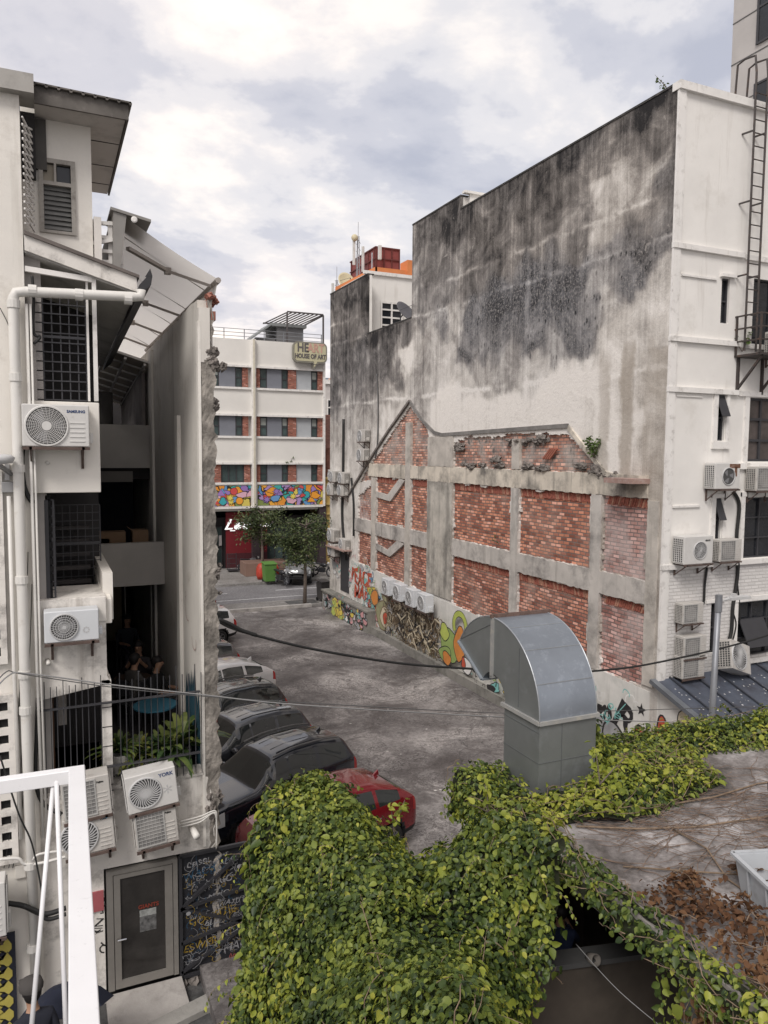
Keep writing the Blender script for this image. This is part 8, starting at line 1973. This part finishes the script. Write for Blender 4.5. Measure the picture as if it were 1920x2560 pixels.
front = DG([
 [(700,1990,10.6),(770,1965,10.5),(850,1972,10.3),(915,2035,10.0),(985,2118,9.5),(1060,2140,9.1),(1140,2105,9.0),(1200,2040,8.9),(1262,2030,8.7),(1345,2055,8.3)],
 [(690,1985,9.9),(770,1955,9.9),(850,1960,9.8),(915,2035,9.6),(985,2122,9.2),(1060,2150,8.7),(1145,2100,8.6),(1205,2025,8.5),(1265,2025,8.25),(1350,2055,7.9)],
 [(655,2095,9.4),(760,2080,9.0),(850,2090,8.8),(925,2120,8.6),(1000,2175,8.4),(1065,2210,8.25),(1150,2160,8.1),(1215,2110,8.0),(1285,2100,7.8),(1375,2120,7.5)],
 [(634,2250,9.0),(750,2250,8.4),(850,2250,8.1),(930,2260,7.9),(1000,2280,7.7),(1075,2310,7.7),(1150,2290,7.8),(1225,2260,7.8),(1300,2240,7.75),(1385,2210,7.6)],
 [(622,2420,8.7),(745,2420,8.0),(850,2420,7.5),(930,2415,7.0),(1010,2400,6.7),(1090,2400,6.5),(1170,2420,6.6),(1240,2420,7.0),(1310,2420,7.3),(1372,2400,7.4)],
 [(612,2570,8.5),(730,2570,7.6),(840,2570,6.9),(930,2560,6.3),(1010,2550,5.9),(1110,2540,5.6),(1200,2550,5.7),(1262,2560,6.2),(1300,2560,6.9),(1330,2560,7.3)],
 [(600,2760,8.3),(720,2760,7.4),(830,2760,6.7),(930,2760,6.1),(1010,2760,5.8),(1110,2760,5.5),(1200,2760,5.6),(1250,2760,6.1),(1270,2760,6.8),(1290,2760,7.2)]])
G0 = np.array(front)
# the mass has a left flank and a back so that it stands as a solid hump from the side
lf_ = [[tuple(G0[i, 0]), tuple(G0[i, 0]+np.array([.05, .45, -.1])), tuple(G0[i, 0]+np.array([.35, 1.1, -.5-.05*i]))] for i in range(1, 7)]
bk_ = [[tuple(G0[0, j]), tuple(G0[0, j]+np.array([.0, .25, -.5])), tuple(G0[0, j]+np.array([.0, .35, -1.6])), tuple(G0[0, j]+np.array([0, .4, -3.2]))] for j in range(10)]
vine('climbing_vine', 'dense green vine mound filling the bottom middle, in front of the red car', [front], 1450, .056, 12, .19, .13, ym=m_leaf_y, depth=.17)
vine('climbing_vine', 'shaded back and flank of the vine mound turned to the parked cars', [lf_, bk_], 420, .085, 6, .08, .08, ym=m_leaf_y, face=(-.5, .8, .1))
def Zr(px, py, z=ZR): return tuple(oZ(px, py, z))
edge = [[Zr(1215,1975,ZR+.15),Zr(1300,2010,ZR+.2),Zr(1420,2040,ZR+.22),Zr(1530,2085,ZR+.2)],
        [(4.98,8.6,ZR+.06),(4.98,7.9,ZR+.10),(5.15,7.0,ZR+.16),(5.3,6.5,ZR+.14)]]
# roof-edge strip hanging over the kerb (from the duct to the lower right)
ys_ = [8.7, 8.0, 7.2, 6.5, 5.9, 5.4, 4.95, 4.5, 4.1, 3.6]
hang = [[(5.0+w_, y, ZR+.10) for w_, y in zip([.7, .6, .42, .28, .18, .14, .13, .13, .13, .13], ys_)],
        [(5.05, y, ZR+.17) for y in ys_],
        [(4.90, y, ZR-.0) for y in ys_],
        [(4.86, y, ZR-d) for d, y in zip([.5, .35, .16, .14, .12, .14, .14, .14, .2, .25], ys_)]]
vine('climbing_vine', 'vine trailing along the left edge of the concrete roof and over its kerb', [hang], 820, .053, 40, .06, .28, ym=m_leaf_y, face=(-.6, -.3, .7), depth=.07)
# loose curtains hanging below the edge
cur = [[(4.86-.02*k, 7.6-k*.28, ZR-.25) for k in range(6)], [(4.84, 7.6-k*.28, ZR-.7) for k in range(6)], [(4.88, 7.6-k*.28, ZR-1.25) for k in range(6)]]
vine('climbing_vine', 'curtain of dark vine strands hanging in front of the shed opening', [cur], 70, .08, 26, .08, .05, body=False, ym=m_leaf_y, face=(-1, -.3, .1))
cur2 = [[(4.92-.02*k, 4.9-k*.25, ZR-.2) for k in range(5)], [(4.9, 4.85-k*.25, ZR-.8) for k in range(5)], [(4.95, 4.8-k*.25, ZR-1.6) for k in range(5)]]
vine('climbing_vine', 'leafy strands hanging at the pale shed pillar, bottom right', [cur2], 260, .065, 16, .12, .1, body=False, ym=m_leaf_y, face=(-1, -.3, .1))
# patch on the roof between the duct and the hedge
pat = [[(5.6, 7.72, ZR+.10), (6.2, 7.65, ZR+.18), (6.75, 7.62, ZR+.34), (7.5, 7.9, ZR+.28), (8.4, 8.0, ZR+.2)],
       [(5.35, 7.45, ZR+.10), (6.0, 7.3, ZR+.14), (6.6, 7.2, ZR+.26), (7.4, 7.35, ZR+.2), (8.4, 7.6, ZR+.12)],
       [(5.2, 7.1, ZR+.04), (5.75, 6.95, ZR+.06), (6.3, 6.75, ZR+.07), (7.1, 6.85, ZR+.07), (8.2, 7.1, ZR+.05)]]
vine('climbing_vine', 'bright vine patch spreading on the roof in front of the duct', [pat], 900, .054, 34, .10, .35, ym=m_leaf_y, depth=.06, face=(0, -.3, 1))
hed = [[(6.65, 8.9, ZR+.95), (6.95, 9.1, ZR+.62), (7.6, 9.15, ZR-.02), (8.3, 9.1, ZR-.02), (9.2, 8.8, ZR+.08), (10.1, 8.5, ZR+.18), (11.2, 8.3, ZR+.3), (12.4, 8.1, ZR+.35)],
       [(6.65, 8.45, ZR+1.0), (7.0, 8.7, ZR+.66), (7.7, 8.75, ZR+.08), (8.4, 8.7, ZR+.10), (9.3, 8.4, ZR+.2), (10.2, 8.1, ZR+.3), (11.2, 7.9, ZR+.4), (12.4, 7.6, ZR+.45)],
       [(6.68, 8.1, ZR+.7), (7.1, 8.3, ZR+.45), (7.8, 8.4, ZR+.1), (8.5, 8.3, ZR+.1), (9.4, 8.05, ZR+.16), (10.2, 7.8, ZR+.22), (11.2, 7.55, ZR+.28), (12.4, 7.3, ZR+.3)],
       [(6.7, 7.8, ZR+.08), (7.2, 7.95, ZR+.06), (7.9, 7.95, ZR+.05), (8.6, 7.9, ZR+.05), (9.4, 7.75, ZR+.05), (10.2, 7.6, ZR+.04), (11.2, 7.35, ZR+.04), (12.4, 7.1, ZR+.04)]]
vine('climbing_vine', 'vine hedge along the far edge of the roof below the lean-to', [hed], 1150, .054, 20, .12, .2, ym=m_leaf_y, depth=.10)
bkh = [[(6.65+k*.8, 9.1-k*.1, ZR+.0) for k in range(8)], [(6.65+k*.8, 9.4-k*.1, ZR-.5) for k in range(8)], [(6.65+k*.8, 9.5, ZR-2.5) for k in range(8)]]
vine('climbing_vine', 'back of the roof hedge falling to the lane', [bkh], 150, .095, 0, .14, .1, ym=m_leaf_y, face=(0, 1, .1), body=False)
# dry stems lying on the roof
o = MB()
def clear(x, y): return 5.3 < x < 10.5 and 3.3 < y < 7.6
for k in range(520):
    x, y = rnd.uniform(5.3, 9.6), rnd.uniform(4.0, 7.5)
    if abs(y-(6.6-.12*(x-6))) > .8 and rnd.random() < .72: continue
    a = rnd.choice([R(-12), R(165), R(-35), R(20)])+rnd.uniform(-.6, .6); q = []; r_ = rnd.uniform(.002, .005)
    for s_ in range(8): q.append((x, y, ZR+.012+abs(rnd.gauss(0, .025)))); x += math.cos(a)*.13; y += math.sin(a)*.13; a += rnd.uniform(-.35, .35)
    if not all(clear(p[0], p[1]) for p in q): continue
    o.tube(q, r_, 5)
ds = o.build('dry_vine_stems', mat('dry_stem', (.17, .12, .09), .9, var=.4, scale=9)); ds['kind'] = 'stuff'; ds['label'] = 'tangle of dry brown vine stems lying over the concrete roof'
o = MB()
for (pts, r_) in [([(5.6, 6.9), (6.2, 6.55), (6.9, 6.35), (7.8, 6.2), (8.8, 6.0)], .011), ([(6.6, 6.4), (6.6, 5.9), (6.35, 5.4), (6.3, 4.9), (6.0, 4.6)], .010), ([(5.5, 6.0), (6.2, 5.55), (6.9, 5.2), (7.4, 5.1)], .009), ([(6.9, 6.9), (7.7, 6.8), (8.6, 6.9), (9.8, 6.7)], .011)]:
    o.tube([(x, y, ZR+.03+.015*math.sin(i*2)) for i, (x, y) in enumerate(pts)], r_, 6)
tag(o.build('thick_vine_stem', m_stem, smooth=True), 'thick woody vine stems snaking across the concrete roof', 'vine')
# dead leaves at the lower right
dd1 = [[(5.25, 4.95, ZR+.12), (5.6, 5.1, ZR+.10), (6.0, 5.3, ZR+.08)], [(5.15, 4.4, ZR+.18), (5.6, 4.45, ZR+.22), (6.0, 4.6, ZR+.16)], [(5.1, 3.9, ZR+.16), (5.6, 3.85, ZR+.28), (6.2, 3.9, ZR+.22)], [(5.1, 3.2, ZR+.12), (5.6, 3.1, ZR+.2), (6.3, 3.1, ZR+.2)]]
dd1 = [[(x+.0, y, z) for x, y, z in r_] for r_ in [[(5.2, 5.5, ZR+.06), (5.75, 5.6, ZR+.05), (6.2, 5.7, ZR+.03)]]+dd1]
vine('dead_vine', 'brown dead vine leaves heaped at the lower right roof corner', [dd1], 700, .055, 9, .07, .0, leafm=m_leaf_d, ym=None, depth=.06, body=False)
dd2 = [[(4.95, 4.6, ZR-.0), (4.95, 4.2, ZR), (4.95, 3.8, ZR), (4.95, 3.3, ZR)], [(4.86, 4.6, ZR-.7), (4.86, 4.2, ZR-.8), (4.86, 3.8, ZR-.8), (4.86, 3.3, ZR-.8)]]
vine('dead_vine', 'strip of brown dead leaves hanging below the roof corner', [dd2], 220, .10, 20, .1, .12, leafm=m_leaf_d, ym=m_leaf, depth=.06, body=False, face=(-1, -.2, 0))
dd3 = [[(6.4, 5.4, ZR+.05), (6.9, 5.5, ZR+.05), (7.4, 5.6, ZR+.05)], [(6.2, 5.0, ZR+.08), (6.5, 5.0, ZR+.1), (7.2, 5.2, ZR+.08)]]
vine('dead_vine', 'brown dead leaves round the far corner of the white tub', [dd3], 120, .09, 12, .06, 0, leafm=m_leaf_d, ym=None, depth=.05, body=False)
# odd sprigs sticking up from the mound
for (px, py, D, l) in [(985, 2010, 9.3, 'yellow sprig sticking up in front of the red car wheel'), (1220, 1960, 8.6, 'leafy sprig at the left foot of the duct'), (1600, 2000, 8.6, 'young sprig beside the right foot of the duct') if False else (1500, 1890, 8.3, 'young sprig climbing the right side of the duct')]:
    b_ = oD(px, py+70, D); weed('vine_sprig', tuple(b_), .42, 36, .085, l, (.05, 0, 1), 'vine', m_leaf_y, .3, 3)

# ---- tub
tu = thing('plastic_tub', (6.3, 4.6, ZR), 'grey-white plastic tub among dead leaves at the right edge', 'tub')
m_tub = mat('tub_plastic', (.42, .44, .46), .5, var=.06, dirt=((.2, .18, .17), .2, 6))
TM = Matrix.Translation((6.42, 4.63, ZR+.02)) @ Matrix.Rotation(R(-18), 4, 'Z')
wo_, lo_, hh = .34, .55, .36
def ring(w_, l_, z): return [(-w_, -l_, z), (w_, -l_, z), (w_, l_, z), (-w_, l_, z)]
v = ring(wo_*.86, lo_*.88, 0)+ring(wo_, lo_, hh)+ring(wo_-.02, lo_-.02, hh)+ring(wo_*.84, lo_*.86, .02)
f = [(3, 2, 1, 0), (12, 13, 14, 15)]
for k in range(4): n_ = (k+1) % 4; f += [(k, n_, 4+n_, 4+k), (4+k, 4+n_, 8+n_, 8+k), (8+k, 8+n_, 12+n_, 12+k)]
MB().add(v, f, 0, TM).build('body', m_tub, tu)
o = MB()
for a, b_ in zip(ring(wo_+.015, lo_+.015, hh), ring(wo_+.015, lo_+.015, hh)[1:]+ring(wo_+.015, lo_+.015, hh)[:1]): o.bar(TM @ Vector(a), TM @ Vector(b_), .045, .03); 
for k in (-1, 0, 1): o.bar(TM @ Vector((-wo_*.87-.01, k*.3, .02)), TM @ Vector((-wo_-.01, k*.3, hh)), .02, .03)
o.build('rim', m_tub, tu)
# black pipes & valves at the right edge of the roof
bp = thing('black_pipe_coil', (8.2, 6.3, ZR), 'black hose and pipe fittings at the right edge of the roof', 'pipe')
a = []
for k in range(20): t_ = k*.33; a.append((8.35+.34*math.cos(t_), 6.25+.12*math.sin(t_), ZR+.26+.2*math.sin(t_)))
MB().tube(a, .014, 6).build('hose', m_cab, bp, True)
MB().tube([(8.0, 5.9, ZR+.08), (8.9, 5.75, ZR+.1), (9.9, 5.9, ZR+.1)], .05, 8).tube([(7.6, 5.35, ZR+.06), (8.6, 5.3, ZR+.08), (9.6, 5.3, ZR+.08)], .06, 8).box(8.3, 8.5, 6.2, 6.35, ZR+.0, ZR+.3).build('pipe', m_cab, bp, True)

# ================================================================ WIRES
def P3(px, py, Y): return tuple(oY(px, py, Y))
cable('thick_cable', [P3(546, 1553, YL), P3(600, 1577, 11.5), P3(760, 1618, 11.7), P3(940, 1650, 11.9), P3(1060, 1664, 12.0), P3(1180, 1672, 12.1), P3(1330, 1682, 12.2), P3(1480, 1678, 12.3), P3(1650, 1655, 12.4), P3(1920, 1588, 12.5), P3(2250, 1470, 12.7)], .022, 'thick black cable sagging across the lot from the party wall', cat='cable', n=8)
cable('thick_cable', [P3(546, 1548, YL), P3(575, 1560, 11.45), P3(600, 1574, 11.5), P3(640, 1588, 11.55)], .034, 'short doubled end of the black cable at the party wall bracket')
cable('wire', [P3(-30, 1735, 10.9), P3(15, 1680, 11.0), P3(60, 1686, 11.05), P3(280, 1718, 11.1), P3(500, 1740, 11.2), P3(760, 1757, 11.3), P3(1262, 1783, 11.5), P3(1500, 1778, 11.6), P3(1920, 1766, 11.9), P3(2200, 1762, 12)], .008, 'upper thin grey wire strung right across the lot', mat('grey_wire', (.10, .10, .10), .5), 'wire')
cable('wire', [P3(-30, 1745, 10.7), P3(20, 1690, 10.9), P3(70, 1684, 10.95), P3(280, 1712, 11.0), P3(500, 1736, 11.1), P3(760, 1763, 11.2), P3(1262, 1793, 11.4), P3(1500, 1800, 11.6), P3(1920, 1812, 11.9), P3(2200, 1818, 12)], .010, 'lower thin pale wire strung right across the lot', mat('pale_wire', (.26, .26, .26), .5), 'wire')
cable('wire', [P3(0, 1890, 9), P3(45, 2030, 9), P3(80, 2110, 9), P3(105, 2230, 9)], .010, 'black wire slanting down at the left behind the railing frame', cat='wire')
cable('wire', [P3(0, 770, YL-.1), P3(20, 810, YL-.1), P3(30, 850, YL-.1)], .006, 'short thin wire on the top of the left pier', cat='wire')
cable('wire', [tuple(oZ(1440, 2360, 2.9)), tuple(oZ(1550, 2480, 2.9)), tuple(oZ(1720, 2620, 2.9))], .004, 'fine pale wire slanting across the dark shed opening', mat('pale_wire', (.26, .26, .26)), 'wire')
cable('wire', [P3(908, 930, 0) if False else tuple(oX(942, 935, XW-.04)), tuple(oX(945, 1000, XW-.04)), tuple(oX(944, 1100, XW-.04)), tuple(oX(938, 1145, XW-.04))], .03, 'grey conduit rising from the pair of wall units', mat('grey_wire', (.10, .10, .10)), 'pipe')
cable('cable_bundle', [tuple(oX(859, 1048, XW-.05)), tuple(oX(858, 1180, XW-.05)), tuple(oX(856, 1300, XW-.05)), tuple(oX(866, 1400, XW-.05))], .07, 'black cable bundle down the far end of the stained wall')
cable('cable_bundle', [tuple(oX(878, 1195, XW-.05)), tuple(oX(884, 1260, XW-.05)), tuple(oX(884, 1340, XW-.05))], .05, 'thinner black cable right of the bundle on the far wall end')
tag(MB().box(XW-.5, XW-.02, 33.2, 35.6, 3.3, 3.36).build('board_awning', m_slab), 'small brown board awning above the graffiti at the far wall end', 'awning')
MBw = MB().box(XW-.03, XW+.01, 33.6, 34.7, 1.2, 3.1).build('boarded_window', m_frame_d, shop)
# ================================================================ WHITE RAILING FRAME, close to the viewer
fr0 = thing('railing_frame', (0.1, 4, 5), 'white steel railing frame close up at the bottom left', 'railing')
m_rail = mat('glossy_white_steel', (.78, .78, .79), .4, var=.03, dirt=((.3, .3, .3), .06, 30))
Ltop = oD(0, 1962, 4.6); Ctop = oD(192, 1936, 4.6); Bot = oD(213, 2650, 2.25)
MB().bar(Ltop-Vector((.6, 0, 0)), Ctop+Vector((.045, 0, 0)), .07, .085).build('top_rail', m_rail, fr0, bevel=.006)
MB().bar(Ctop, Bot, .092, .09).build('side_rail', m_rail, fr0, bevel=.006)
for a, b_ in (((134, 1950, 4.58), (76, 2600, 4.1)), ((141, 1950, 4.56), (166, 2600, 4.05))): MB().tube([oD(*a), oD(*b_)], .0135, 10).build('baluster', m_rail, fr0, True)
